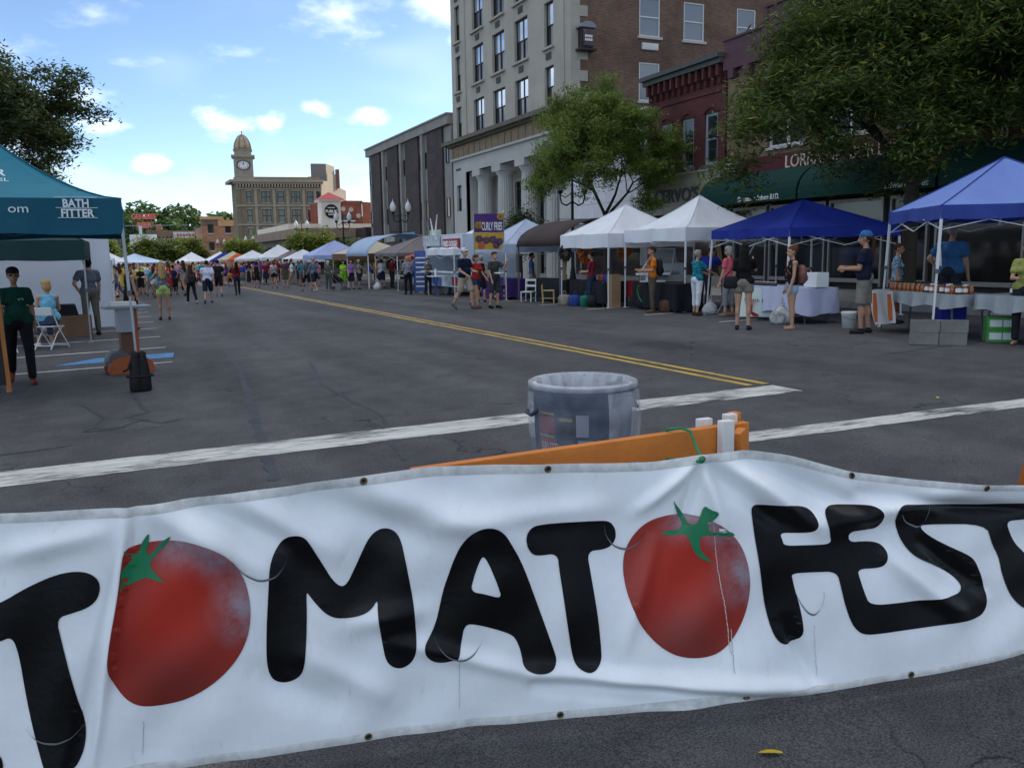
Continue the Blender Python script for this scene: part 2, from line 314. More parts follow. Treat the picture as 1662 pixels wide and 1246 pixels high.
# pavements
WALK=mat('concrete_pavement',(.27,.26,.24),.9,.2,1.2,.3,50); KERB=mat('granite_kerb',(.23,.23,.23),.85,.2,5,.2,40)
def walk(name,x0,x1,y0,y1,h=.14):
    b=MB(); V=[(x,y,gz(x,y)+z) for z in(-.05,h) for x,y in((x0,y0),(x1,y0),(x1,y1),(x0,y1))]
    b.add(V,[(4,5,6,7),(0,1,5,4),(1,2,6,5),(2,3,7,6),(3,0,4,7)]); return tag(b.build(name,WALK),kind='structure')
walk('pavement_right',17.2,24,3.,170); walk('pavement_left',-13,-6.8,9.,170)
for nm,xa,xb,ya in (('kerb_right',17.0,17.2,3.),('kerb_left',-6.8,-6.6,9.)):
    b=MB(); b.add([(x,y,gz(x,y)+z) for z in(-.05,.15) for x,y in((xa,ya),(xb,ya),(xb,170),(xa,170))],[(4,5,6,7),(0,1,5,4),(1,2,6,5),(2,3,7,6),(3,0,4,7)]); tag(b.build(nm,KERB),kind='structure')
# ---------------------------------------------------------------- facade tools
def wall_cells(b,f,a0,a1,z0,z1,ops,depth,mi=0,mr=None):
    A=sorted({a0,a1,*[q for o in ops for q in o[:2]]}); Z=sorted({z0,z1,*[q for o in ops for q in o[2:4]]})
    mr=mi if mr is None else mr
    for i in range(len(A)-1):
        for j in range(len(Z)-1):
            ac,zc=(A[i]+A[i+1])/2,(Z[j]+Z[j+1])/2
            if any(o[0]<ac<o[1] and o[2]<zc<o[3] for o in ops): continue
            b.quad(f(A[i],Z[j],0),f(A[i+1],Z[j],0),f(A[i+1],Z[j+1],0),f(A[i],Z[j+1],0),mi)
    for p,q,r,s in ops:
        c0=[(p,r),(q,r),(q,s),(p,s)]
        for k in range(4):
            u,v=c0[k],c0[(k+1)%4]; b.quad(f(*u,0),f(*u,depth),f(*v,depth),f(*v,0),mr)
FX=lambda X:(lambda a,z,d:(X+d,a,z))
FY=lambda Y:(lambda a,z,d:(a,Y+d,z))
WINC={}
def window(parent,axis,X,a0,a1,z0,z1,depth,frame,pane,style='sash',fw_=.07,name='window',blind=None):
    """sash window set in an opening; frame is the part, panes its sub-parts"""
    wd,ht=round(a1-a0,3),round(z1-z0,3); key=(axis,wd,ht,style,frame.name,pane.name,blind.name if blind else '')
    if key not in WINC:
        F=(lambda a,z,d:(d,a,z)) if axis=='x' else (lambda a,z,d:(a,d,z))
        def bx(b,p,q,r,s,d0,d1): 
            lo=F(p,r,d0);hi=F(q,s,d1); b.b2([min(u,v) for u,v in zip(lo,hi)],[max(u,v) for u,v in zip(lo,hi)])
        b=MB(); h=wd/2
        bx(b,-h,-h+fw_,0,ht,-.04,.05); bx(b,h-fw_,h,0,ht,-.04,.05); bx(b,-h+fw_,h-fw_,ht-fw_,ht,-.039,.05); bx(b,-h+fw_,h-fw_,0,fw_,-.039,.05)
        cols=[(-h+fw_,h-fw_)]
        if style=='pair': bx(b,-.06,.06,fw_,ht-fw_,-.03,.05); cols=[(-h+fw_,-.06),(.06,h-fw_)]
        sashes=[]
        for p,q in cols:
            if style in('sash','pair'): bx(b,p,q,ht*.5-.03,ht*.5+.03,-.025,.05); sashes+= [(p,q,fw_,ht*.5-.03,.02),(p,q,ht*.5+.03,ht-fw_,-.005)]
            else: sashes+=[(p,q,fw_,ht-fw_,.01)]
        ps=[]
        for p,q,r,s,d in sashes:
            c=MB(); bx(c,p,q,r,s,d,d+.012); ps.append(c.mesh('pane',GLR if (d<0 and frame.name=='dark_bronze_frame' and pane.name=='window_glass') else pane))
        if blind:
            c=MB(); bx(c,cols[0][0],cols[-1][1],ht*.55,ht-fw_,.06,.07); ps.append(c.mesh('blind',blind))
        WINC[key]=(b.mesh(name,frame),ps)
    me,ps=WINC[key]; ac=(a0+a1)/2
    loc=(X+depth,ac,z0) if axis=='x' else (ac,X+depth,z0)
    o=place(name,me,parent,loc,0,True)
    for q in ps: place(q.name.split('.')[0],q,o)
    return o
def part(name,m,parent,fn,smooth=False,bevel=0.):
    b=MB(); fn(b); return b.build(name,m,parent,smooth,True,bevel)
DKFR=mat('dark_bronze_frame',(.022,.02,.02),.5,.1); WHFR=mat('white_window_frame',(.62,.63,.63),.6,.08); GL=glass('window_glass'); GLD=glass('shop_glass',(.008,.009,.01),.08)
GLR=mat('reflective_glass',(.50,.56,.64),.05,0,metal=.75,spec=.8); GLB=glass('curtained_glass',(.16,.19,.22),.12); BLIND=mat('cream_blind',(.55,.48,.34),.8,.05); CREAMW=glass('blind_glass',(.42,.36,.24),.25)
# ---------------------------------------------------------------- bank tower
BX=22.; BY0,BY1=41.7,59.7; BTOP=34.  # height above the view stretched so the tower shades the near street
LIME=mat('limestone',(.36,.345,.30),.85,.16,.5,.25,9); LIME2=mat('limestone_smooth',(.43,.43,.41),.8,.12,.6,.15,12); FRZ=mat('brown_frieze',(.25,.19,.125),.8,.22,2.,.3,14)
BBR=brick('bank_brick',(.17,.085,.055),(.09,.05,.038),(.15,.13,.11),'y',.22,.075,.012)
bank=empty('bank_building',(BX,BY0,gz(BX,BY0)),0,'tall grey stone bank with fluted columns below and brown brick side wall','building')
cols=[(57.98,58.95,'sash'),(53.78,55.65,'pair'),(50.35,52.3,'pair'),(47.,48.87,'pair'),(43.72,44.84,'sash')]
rows=[(9.5,11.62),(12.62,14.98),(15.92,18.28),(19.2,21.55),(22.5,24.8),(25.8,28.1)]
ops=[(c[0],c[1],r[0],r[1]) for c in cols for r in rows]
b=MB(); wall_cells(b,FX(BX),42.6,BY1,8.6,BTOP,ops,.28); b.build('upper_wall',LIME,bank,False,True)
low=[(58.2,59.12,4.5,6.3),(43.,57.3,gz(22,50),7.1)]
b=MB(); wall_cells(b,FX(BX-.05),BY0+.01,BY1,gz(22,60)-.2,8.12,low,.3); b.build('lower_wall',LIME2,bank,False,True)
part('recess_wall',LIME2,bank,lambda b:(wall_cells(b,FX(BX+2.2),42.9,57.4,-.5,7.15,[(53.,54.,.2,6.2),(49.4,50.4,.2,6.2),(45.8,46.8,.2,6.2)],.3),b.quad((BX,42.9,7.1),(BX+2.2,42.9,7.1),(BX+2.2,57.4,7.1),(BX,57.4,7.1)),b.quad((BX,57.3,-.5),(BX+2.2,57.3,-.5),(BX+2.2,57.3,7.1),(BX,57.3,7.1))))
for a in (53.,49.4,45.8): window(bank,'x',BX+2.2,a,a+1.,.2,6.2,.2,DKFR,GLD,'sash')
def fluted(cy):
    b=MB(); n=40; rings=[]
    for z,r in ((-.25,.56),(2.,.55),(4.5,.52),(6.35,.475)):
        rings.append([(BX+.62+(r*(1-.075*(k%2)))*math.cos(2*math.pi*k/n),cy+(r*(1-.075*(k%2)))*math.sin(2*math.pi*k/n),z) for k in range(n)])
    b.loft(rings); c=b.build('column',LIME2,bank,False,True)
    d=MB(); d.lathe((BX+.62,cy,6.35),[(.49,0),(.5,.06),(.62,.25),(.66,.34)],24); d.box((BX+.62,cy,6.9),(1.36,1.36,.42)); k=d.build('capital',LIME2); k.parent=c; k.matrix_parent_inverse=c.matrix_parent_inverse.copy(); k.matrix_parent_inverse=Matrix.Identity(4)
for cy in (55.4,51.95,48.3,44.8): fluted(cy)
window(bank,'x',BX-.05,58.2,59.12,4.5,6.3,.2,DKFR,GL,'sash',blind=BLIND)
part('frieze',FRZ,bank,lambda b:[b.b2((BX-.16,BY0-.05,8.12),(BX+.1,BY1+.08,8.95))]+[b.b2((BX-.2,BY0+.3+i*1.02,8.18),(BX-.16,BY0+.42+i*1.02,8.9)) for i in range(18)])
part('cornice',mat('cornice_stone',(.13,.12,.1),.85,.25,1.5),bank,lambda b:[b.b2((BX-.45,BY0-.25,8.95),(BX+.1,BY1+.35,9.08)),b.b2((BX-.75,BY0-.5,9.08),(BX+.1,BY1+.6,9.2)),b.b2((BX-.7,BY0-.45,9.2),(BX+.1,BY1+.55,9.34))])
for i in range(40): part('dentil',LIME2,bank,lambda b:b.b2((BX-.42,BY0-.1+i*.455,9.0),(BX-.16,BY0+.1+i*.455,9.075))) if i%1==0 else None
part('frieze_moulding',LIME2,bank,lambda b:b.b2((BX-.24,BY0-.08,8.0),(BX-.055,BY1+.1,8.14)))
part('inscription',mat('bronze_letters',(.05,.045,.04),.6,0),bank,lambda b:[b.b2((BX-.07,58.2+i*.14,7.3),(BX-.052,58.27+i*.14,7.46)) for i in range(7)])
for c in cols:
    for r in rows:
        window(bank,'x',BX,c[0],c[1],r[0],r[1],.2,DKFR,GL,c[2])
sills=MB().box((-.06,0,0),(.22,2.2,.12)); sm1=sills.mesh('sill',LIME); sm2=MB().box((-.06,0,0),(.22,1.3,.12)).mesh('sill',LIME)
for c in cols:
    for r in rows: place('sill',sm1 if c[2]=='pair' else sm2,bank,(BX,(c[0]+c[1])/2,r[0]-.07),0,True)
VENT=mat('vent_grille',(.10,.095,.085),.6,.1); vm=MB(); vm.box((0,0,0),(.05,.62,.36))
for i in range(5): vm.box((-.035,0,-.13+i*.065),(.03,.58,.02))
vme=vm.mesh('vent_grille',VENT)
for c in cols:
    for z in (12.15,15.45,18.75): place('vent_grille',vme,bank,(BX-.02,(c[0]+c[1])/2,z),0,True)
part('pilaster',LIME,bank,lambda b:[b.b2((BX-.09,42.35,9.34),(BX+.3,42.75,BTOP)),b.b2((BX-.07,56.9,9.34),(BX+.2,57.1,BTOP))])
# quoined corner
for k in range(40):
    z=9.34+k*.54; wdt=.52 if k%2 else .98
    part('quoin',LIME,bank,lambda b:b.b2((BX-.03,BY0-.04,z),(BX+wdt,42.35,z+.535)))
# brick side wall facing the camera
W2=[]; wx=[(26.15,27.45),(29.0,30.35),(32.6,33.9),(37,38.3),(41,42.3)]
sops=[(p,q,r[0]+.5,r[1]-.05+.0) for p,q in wx for r in rows]
sops=[(p,q,z0,z0+2.0) for p,q in wx for z0 in (9.62,12.98,16.3,19.6,22.9,26.2)]
b=MB(); wall_cells(b,FY(BY0),BX+.4,46.,6.,BTOP,sops,.15); b.build('side_wall',BBR,bank,False,True)
for p,q,z0,z1 in sops:
    window(bank,'y',BY0,p,q,z0,z1,.06,WHFR,GLB,'sash',.06)
    part('sill',LIME2,bank,lambda b:b.b2((p-.12,BY0-.12,z0-.14),(q+.12,BY0+.1,z0-.01)))
for z in (12.45,15.8):
    part('air_conditioner',WHFR,bank,lambda b:[b.b2((26.3,BY0-.12,z-.17),(27.3,BY0+.05,z+.17))]+[b.b2((26.38+i*.1,BY0-.14,z-.12),(26.44+i*.1,BY0-.12,z+.12)) for i in range(9)])
part('roof_and_rear',BBR,bank,lambda b:[b.quad((BX,BY1,0),(46,BY1,0),(46,BY1,BTOP),(BX,BY1,BTOP)),b.quad((46,BY0,0),(46,BY1,0),(46,BY1,BTOP),(46,BY0,BTOP)),b.quad((BX,BY0,BTOP),(46,BY0,BTOP),(46,BY1,BTOP),(BX,BY1,BTOP))])  # unseen rear depth stretched too, to widen the shadow on the street
lan=empty('hanging_sign_box',(22.72,BY0-.3,12.5),0,'dark lantern shaped sign box with arched top on brick wall','sign')
part('case',mat('sign_case',(.035,.028,.032),.5,.1),lan,lambda b:[b.b2((22.4,BY0-.5,12.02),(23.05,BY0-.02,13.),),b.b2((22.24,BY0-.6,11.88),(23.22,BY0-.02,11.97))])
part('arched_top',mat('zinc_cap',(.22,.23,.27),.45,.1),lan,lambda b:b.loft([[(22.73+.48*math.cos(t),y,13.+.3*math.sin(t)) for t in [math.pi*k/10 for k in range(11)]] for y in (BY0-.58,BY0-.02)]))
part('sign_face',mat('sign_face',(.09,.07,.075),.5,.5,5),lan,lambda b:b.b2((22.44,BY0-.57,12.1),(23.03,BY0-.551,12.9)))
part('lettering',mat('sign_white',(.7,.68,.66),.6,.1),lan,lambda b:[b.b2((22.52+i*.115,BY0-.585,z),(22.61+i*.115,BY0-.572,z+.12)) for z in (12.5,12.32) for i in range(4)])
# ---------------------------------------------------------------- dark brick office block beyond the bank
DBR=brick('dark_brick',(.075,.06,.06),(.045,.038,.04),(.05,.045,.045),'x',.22,.07,.01); CONC=mat('grey_concrete',(.24,.235,.22),.88,.2,.8,.2,20)
ob=empty('office_block',(BX,60.2,gz(BX,60.2)),0,'dark brick office block with pale vertical strips and slit windows','building')
part('parapet',CONC,ob,lambda b:[b.b2((BX-.25,60.25,10.75),(BX+.3,83.6,11.45)),b.b2((BX-.35,60.2,11.4),(BX+.35,83.7,11.52))])
part('rear_wall',CONC,ob,lambda b:[b.b2((BX+.4,60.3,-1),(44,83.5,11.2))])
panels=[(79.1,82.2),(73.5,76.7),(67.7,71.2),(61.9,65.4)]
for p,q in panels: part('brick_panel',DBR,ob,lambda b:b.b2((BX-.12,p,2.6),(BX+.35,q,10.7)))
part('ground_storey',mat('plinth_grey',(.13,.13,.125),.85,.15,1),ob,lambda b:b.b2((BX+.05,60.3,-1),(BX+.4,83.5,2.6)))
for p,q in ((82.2,83.5),(76.7,79.1),(71.2,73.5),(65.4,67.7),(60.3,61.9)):
    n=2 if q-p>2 else 1
    part('concrete_strip',CONC,ob,lambda b:[b.b2((BX+.05,p,2.6),(BX+.38,q,10.7))]+([b.b2((BX-.2,(p+q)/2-.22,2.6),(BX+.05,(p+q)/2+.22,10.75))] if n==2 else []))
    for c in ([p+.5,q-.5] if n==2 else [(p+q)/2]):
        for k,(z0,z1) in enumerate(((8.1,9.35),(4.2,5.6))): window(ob,'x',BX,c-.3,c+.3,z0,z1,.02,DKFR,CREAMW if (k and c<73) else GL,'fixed',.04)
for i,(p,q,c) in enumerate(((62.5,65.2,(.45,.52,.40)),(69.,72.,(.10,.28,.36)),(75.,78.,(.3,.3,.28)))):
    part('shop_window',GLD,ob,lambda b:b.b2((BX-.0,p-.6,.2),(BX+.06,q+.6,2.3)))
    part('fascia_sign',mat('fascia_%d'%i,c,.6,.5,2.5),ob,lambda b:b.b2((BX-.15,p,2.65),(BX-.121,q,3.35)))
# ---------------------------------------------------------------- white panelled shop
ws=empty('white_panel_shop',(BX,34.3,gz(BX,34.3)),0,'low white panelled shop front behind the street tree','building')
WP=mat('white_panel',(.60,.61,.66),.6,.08,.8)
part('core',mat('panel_joint',(.2,.2,.21),.9,0),ws,lambda b:b.b2((BX+.02,34.3,-1),(36,41.6,7.75)))
pm=MB().box((0,0,0),(.06,1.2,.94)).mesh('wall_panel',WP)
for j in range(5):
    for i in range(6): place('wall_panel',pm,ws,(BX-.01,34.93+i*1.215,3.45+j*.955),0,True)
part('shop_window',GLD,ws,lambda b:b.b2((BX-.02,34.8,.4),(BX+.015,41.2,2.7)))
part('cornice',WP,ws,lambda b:b.b2((BX-.12,34.3,7.75),(BX+.4,41.65,7.95)))
# ---------------------------------------------------------------- maroon brick shop
cv=empty('maroon_brick_shop',(BX,28.7,gz(BX,28.7)),0,'maroon brick two storey shop with bracketed cornice and pale sign band','building')
MBR=brick('maroon_brick',(.115,.035,.035),(.085,.028,.03),(.07,.03,.03),'x',.22,.075,.008,.3)
cw=[(29.2,30.05),(30.8,31.65),(32.4,33.25)]
b=MB(); wall_cells(b,FX(BX),28.7,34.2,4.75,8.75,[(p,q,4.97,7.0) for p,q in cw],.22); b.build('wall',MBR,cv,False,True)
part('side_and_roof',mat('tar_roof',(.05,.05,.05),.9,.1),cv,lambda b:[b.b2((BX+.35,28.72,-1),(38,34.18,8.6))])
for p,q in cw:
    wo_=window(cv,'x',BX,p,q,4.97,7.0,.1,mat('pale_blue_frame',(.28,.33,.40),.6,.1),GL,'sash',.11)
    part('arched_head',MBR,cv,lambda b:b.loft([[(x,p-.08+(q-p+.16)*k/8,6.98+ (.22*math.sin(math.pi*k/8) if t else .0)) for k in range(9)]+[(x,q+.08-(q-p+.16)*k/8,7.06+.26*math.sin(math.pi*k/8)) for k in range(9)] for x in(BX-.05,BX+.1) for t in (1,)]))
    part('sill',mat('painted_sill',(.12,.14,.16),.8,.1),cv,lambda b:b.b2((BX-.12,p-.12,4.84),(BX+.12,q+.12,4.96)))
part('string_course',MBR,cv,lambda b:b.b2((BX-.06,28.7,7.75),(BX+.02,34.2,7.85)))
CRN=mat('slate_green_cornice',(.075,.085,.085),.7,.2,2)
part('cornice',CRN,cv,lambda b:[b.b2((BX-.5,28.65,8.95),(BX+.3,34.3,9.12)),b.b2((BX-.35,28.68,8.75),(BX+.3,34.25,8.95))])
bm_=MB(); bm_.b2((-.3,-.07,-.45),(0,.07,0)); bm_.b2((-.16,-.055,-.7),(0,.055,-.45)); bme=bm_.mesh('bracket',MBR)
for i in range(12): place('bracket',bme,cv,(BX,28.95+i*.455,8.75),0,True)
part('sign_band',mat('stucco_band',(.33,.32,.27),.9,.22,1.3,.3,30),cv,lambda b:b.b2((BX-.14,28.7,3.1),(BX+.3,34.2,4.74)))
part('band_cap',mat('pale_cap',(.45,.45,.42),.8,.2,3),cv,lambda b:b.b2((BX-.2,28.66,4.74),(BX+.02,34.22,4.8)))
text('lettering',"CERVO'S",.78,mat('dark_letters',(.075,.075,.08),.6,.1),(BX-.17,33.45,3.62),(0,-1,0),(0,0,1),cv,ext=.03,width=3.3,bold=.012)
part('shop_window',GLD,cv,lambda b:[b.b2((BX+.05,29.0,.5),(BX+.1,33.9,3.0))]); part('stall_riser',CONC,cv,lambda b:b.b2((BX-.02,28.8,-.5),(BX+.2,34.1,.5)))
# ---------------------------------------------------------------- tan brick building with purple parapet and green awnings
lo=empty('tan_brick_building',(BX,28.6,gz(BX,28.6)),0,'tan brick building with purple parapet and green awnings behind big tree','building')
TBR=brick('tan_brick',(.22,.15,.09),(.17,.115,.07),(.12,.09,.06),'x',.24,.08,.012,.4); PURP=mat('purple_paint',(.085,.042,.055),.65,.12,1.5); RBAND=mat('oxblood_band',(.085,.022,.026),.6,.12,1.5)
lw=[(24.3,26.2),(21.3,23.2),(18.2,20.1),(15.,16.9),(11.8,13.7),(8.6,10.5),(5.4,7.3)]
b=MB(); wall_cells(b,FX(BX),4.,28.6,4.97,8.4,[(p,q,5.25,7.9) for p,q in lw],.25); b.build('wall',TBR,lo,False,True)
for i,(p,q) in enumerate(lw):
    window(lo,'x',BX,p,q,5.25,7.9,.15,WHFR,GL,'pair',.07); part('sill',LIME2,lo,lambda b:b.b2((BX-.1,p-.1,5.13),(BX+.1,q+.1,5.24)))
part('parapet',PURP,lo,lambda b:[b.b2((BX-.18,26.1,8.84),(BX+.3,28.64,9.5)),b.b2((BX-.26,4.,8.84),(BX+.3,26.1,10.12)),b.b2((BX-.24,26.1,9.5),(BX+.34,28.7,9.58)),b.b2((BX-.34,4.,10.12),(BX+.34,26.14,10.22)),b.b2((BX-.24,4.,8.4),(BX+.25,28.62,8.84)),b.b2((BX-.3,26.05,8.84),(BX-.1,26.3,10.22))])
for y in (28.1,27.2): part('corbel',PURP,lo,lambda b:b.b2((BX-.3,y-.16,8.05),(BX,y+.16,8.4)))
part('core',TBR,lo,lambda b:[b.b2((BX+.4,4.05,-1),(40,28.55,9.4)),b.b2((BX+.5,-12,9.4),(40,21.5,14.2))])  # upper box is added unseen height, there to shade the near street
for k in range(4): part('stone_course',LIME2,lo,lambda b:b.b2((BX-.05,27.75,4.35+k*.16),(BX+.02,28.58,4.43+k*.16)))
part('fascia_band',RBAND,lo,lambda b:b.b2((BX-.1,4.,4.0),(BX+.28,27.75,4.95)))
GOLD=mat('pale_gilt_letters',(.58,.5,.42),.45,.1)
text('lettering','LORRAINE  BUILDING',.62,GOLD,(BX-.13,25.05,4.42),(0,-1,0),(0,0,1),lo,ext=.02,width=5.6)
text('lettering','20',.5,GOLD,(BX-.13,16.9,4.42),(0,-1,0),(0,0,1),lo,ext=.02)
part('shop_front',mat('dark_shopfront',(.03,.028,.026),.7,.2),lo,lambda b:[b.b2((BX+.12,4.,-.6),(BX+.4,28.6,4.0))])
for p,q in ((26.2,28.),(23.2,25.9),(20.7,22.9),(19.,20.3),(15.9,18.6),(12.8,15.4),(9.6,12.3),(6.,9.)):
    part('shop_window',GLD,lo,lambda b:b.b2((BX+.06,p,.55),(BX+.115,q,3.05)))
    part('shop_window_frame',mat('aluminium',(.30,.30,.29),.4,.05,metal=.6),lo,lambda b:[b.b2((BX-.02,p-.07,.3),(BX+.11,p,3.15)),b.b2((BX-.02,q,.3),(BX+.11,q+.07,3.15)),b.b2((BX-.02,p,3.05),(BX+.11,q,3.15)),b.b2((BX-.02,p,.42),(BX+.11,q,.55))])
AWN=mat('green_awning_canvas',(.004,.04,.034),.8,.12,1.2,.1,200,trans=.08)
def awning(y0,y1,nm):
    prof=[(BX-.12-1.25*math.sin(t),3.42+.98*math.cos(t)) for t in [math.pi/2*k/8 for k in range(9)]]+[(BX-1.37,3.2)]
    def f(b):
        for (x0,z0),(x1,z1) in zip(prof,prof[1:]): b.quad((x0,y0,z0),(x1,y0,z1),(x1,y1,z1),(x0,y1,z0))
        for y in (y0,y1): b.add([(x,y,z) for x,z in prof]+[(BX-.12,y,3.2)],[tuple(range(len(prof)+1))])
    return part('awning',AWN,lo,f,True)
for k,(p,q) in enumerate(((23.1,28.55),(17.6,23.0),(12.,17.5),(5.,11.9))): awning(p,q,k)
WL=mat('white_lettering',(.72,.74,.72),.6,.05)
text('lettering','Downtown Auburn B.I.D.',.25,WL,(BX-1.385,26.1,3.27),(0,-1,0),(0,0,1),lo,ext=.004,width=2.2,shear=.15,bold=.004)
text('lettering','Edward Jones',.26,WL,(BX-1.385,19.35,3.27),(0,-1,0),(0,0,1),lo,ext=.004,width=1.55,shear=.12)
# ---------------------------------------------------------------- street wall on the left and the block behind the camera (out of the frame)
# ---------------------------------------------------------------- clock tower building at the far end
SAND=mat('sandstone',(.20,.168,.115),.9,.24,.3,.2,6); SANDL=mat('pale_sandstone',(.32,.285,.225),.9,.2,.4); SBR=mat('stucco_side',(.45,.36,.26),.9,.14,.25)
cb=empty('clock_tower_building',(17.3,150,gz(17.3,150)),R_(-8),'tan stone corner building with domed clock tower at street end','building')
# local frame: x right along front (0..14.4), y back, z up from street
CT=MB(); CW=13.6; CZ=13.6
wz=[(.2,3.0),(4.4,6.5),(7.45,9.35),(10.3,12.0)]
wxs=[(1.55,2.3,1),(3.9,5.3,2),(6.5,7.5,1),(8.7,10.1,2),(11.3,12.3,1),(12.75,13.35,1)]
def cwins(row):
    sh=(0,.5,-.35)[row%3]; return [(p,q,n) for p,q,n in wxs]
F0=lambda a,z,d:(a,d,z)
cops=[]
for r,(z0,z1) in enumerate(wz):
    for p,q,n in wxs:
        if n==1: cops.append((p,q,z0,z1))
        else: m_=(p+q)/2; cops+= [(p,m_-.08,z0,z1),(m_+.08,q,z0,z1)]
wall_cells(CT,F0,0,CW,-1,CZ,cops,.25)
CT.quad((0,0,-1),(-.9,6.,-1),(-.9,6.,CZ),(0,0,CZ)); CT.quad((-.9,6.,-1),(-.6,14,-1),(-.6,14,CZ),(-.9,6.,CZ)); CT.add([(0,0,CZ),(CW,0,CZ),(CW,14,CZ),(-.6,14,CZ),(-.9,6.,CZ)],[(0,1,2,3,4)])
CT.build('wall',SAND,cb)
for p,q,z0,z1 in cops:
    o=MB().b2((p,.12,z0),(q,.2,z1)).build('window',GL,cb); k=MB(); k.b2((p,.06,(z0+z1)/2-.05),(q,.12,(z0+z1)/2+.05)); k.b2((p,.06,z1-.08),(q,.12,z1)); k.b2((p,.06,z0),(p+.08,.12,z1)); k.b2((q-.08,.06,z0),(q,.12,z1)); k.build('sash_frame',DKFR,o)
    MB().b2((p-.12,-.14,z0-.16),(q+.12,.1,z0)).build('sill',SANDL,cb); MB().b2((p-.12,-.1,z1),(q+.12,.1,z1+.22)).build('lintel',SANDL,cb)
for x in (.35,3.0,5.9,8.1,10.7,12.55): MB().b2((x-.22,-.12,-.8),(x+.22,.05,12.3)).build('pilaster',SANDL if x>.5 else SAND,cb)
b=MB()
for z,h in ((3.6,.28),(6.95,.25),(9.75,.25)): b.b2((-.1,-.2,z),(CW+.1,.05,z+h))
b.build('string_course',SANDL,cb)
b=MB(); b.b2((-.5,-.55,13.05),(CW+.3,.3,13.3)); b.b2((-.75,-.85,13.3),(CW+.4,.3,13.65)); b.b2((-.1,-.2,12.25),(CW+.05,.1,12.5)); b.build('cornice',SANDL,cb)
b=MB(); b.bar((-.3,-.3,13.47),(-1.3,6.,13.47),1.2,.4); b.build('corner_cornice',SANDL,cb)
cbm=MB().b2((-.11,-.6,-.5),(.11,0,0)).mesh('cornice_bracket',SANDL)
for i in range(30): place('cornice_bracket',cbm,cb,(.2+i*.46,-.05,13.05))
MB().b2((.2,.6,13.6),(CW-.1,.9,14.15)).build('parapet',mat('rust_parapet',(.30,.2,.14),.9,.2),cb)
# right side wall, tall pale stucco
b=MB(); b.add([(CW,0,-1),(CW+5.2,12,-1),(CW+5.2,12,12.9),(CW+3.9,9,13.1),(CW+3.9,9,15.1),(CW+1.3,3,15.1),(CW+1.3,3,13.7),(CW,0,13.7)],[tuple(range(8))]); b.build('side_wall',SBR,cb)
b=MB(); b.b2((CW-1.3,3.2,13.6),(CW+1.2,4.6,16.4)); b.b2((CW-1.9,2.8,13.6),(CW-1.2,4.,14.4)); b.build('lift_housing',mat('grey_render',(.20,.19,.175),.9,.15,.4),cb)
MB().add([(CW+1.21,3.2,13.5),(CW+2.9,7.,13.5),(CW+2.9,7.,16.3),(CW+1.21,3.2,16.4)],[(0,1,2,3)]).build('housing_side',SBR,cb)
MB().b2((CW+3.1,7.1,13),(CW+3.75,8,15.9)).build('chimney',mat('brick_chimney',(.24,.13,.09),.9,.2),cb)
# tower
T=MB(); tx,ty=1.35,2.2
T.b2((tx-1.7,ty-1.7,13.5),(tx+1.7,ty+1.7,14.3)); T.b2((tx-1.45,ty-1.45,14.3),(tx+1.45,ty+1.45,18.9))
for sx in(-1,1):
    for sy in(-1,1): T.b2((tx+sx*1.3-.22,ty+sy*1.3-.22,14.4),(tx+sx*1.3+.22,ty+sy*1.3+.22,18.7))
T.b2((tx-1.85,ty-1.85,18.75),(tx+1.85,ty+1.85,19.2)); T.b2((tx-1.6,ty-1.6,18.5),(tx+1.6,ty+1.6,18.75)); T.b2((tx-1.35,ty-1.35,19.2),(tx+1.35,ty+1.35,20.3)); T.b2((tx-1.5,ty-1.5,20.3),(tx+1.5,ty+1.5,20.5))
tw=T.build('clock_tower',SANDL,cb); tw.location=(0,0,13.6*(1-.66)); tw.scale=(1,1,.66)
D=MB(); D.lathe((tx,ty,20.5),[(1.42,0),(1.38,.7),(1.25,1.5),(.98,2.3),(.62,2.95),(.22,3.3),(.08,3.42),(.08,3.9)],16); D.ball((tx,ty,4.0+20.5),.16); D.build('dome',mat('dome_stone',(.36,.29,.2),.85,.25,1.),tw,True)
for k in range(8):
    a=2*math.pi*(k+.5)/8; MB().tube([(tx+r*math.cos(a),ty+r*math.sin(a),20.5+z) for r,z in ((1.45,0),(1.41,.7),(1.28,1.5),(1.0,2.3),(.64,2.95),(.2,3.35))],.09,5).build('dome_rib',SAND,tw)
cf=MB(); cf.v=[(tx+.95*math.cos(2*math.pi*k/24),ty-1.49,17.+.95*math.sin(2*math.pi*k/24)) for k in range(24)]; cf.f=[tuple(range(24))]; cf.m=[0]; clk=cf.build('clock_face',mat('clock_white',(.72,.74,.76),.6,.05),tw)
b=MB()
for k in range(24):
    a,c=2*math.pi*k/24,2*math.pi*(k+1)/24; b.add([(tx+r*math.cos(t),y,17.+r*math.sin(t)) for r,y in((.9,-1.5+ty),(1.12,-1.6+ty)) for t in(a,c)],[(0,1,3,2)])
b.build('bezel',mat('bezel',(.10,.10,.10),.6,0),tw)
b=MB()
for k in range(12):
    a=2*math.pi*k/12; b.bar((tx+.62*math.sin(a),ty-1.51,17+.62*math.cos(a)),(tx+.85*math.sin(a),ty-1.51,17+.85*math.cos(a)),.09,.02,0,(0,1,0))
b.bar((tx,ty-1.53,17),(tx-.06,ty-1.53,17.5),.1,.02,0,(0,1,0)); b.bar((tx,ty-1.53,17),(tx+.02,ty-1.53,17.75),.07,.02,0,(0,1,0)); b.build('hands_and_numerals',DKFR,clk)
cb.scale=(1,1,1.1)
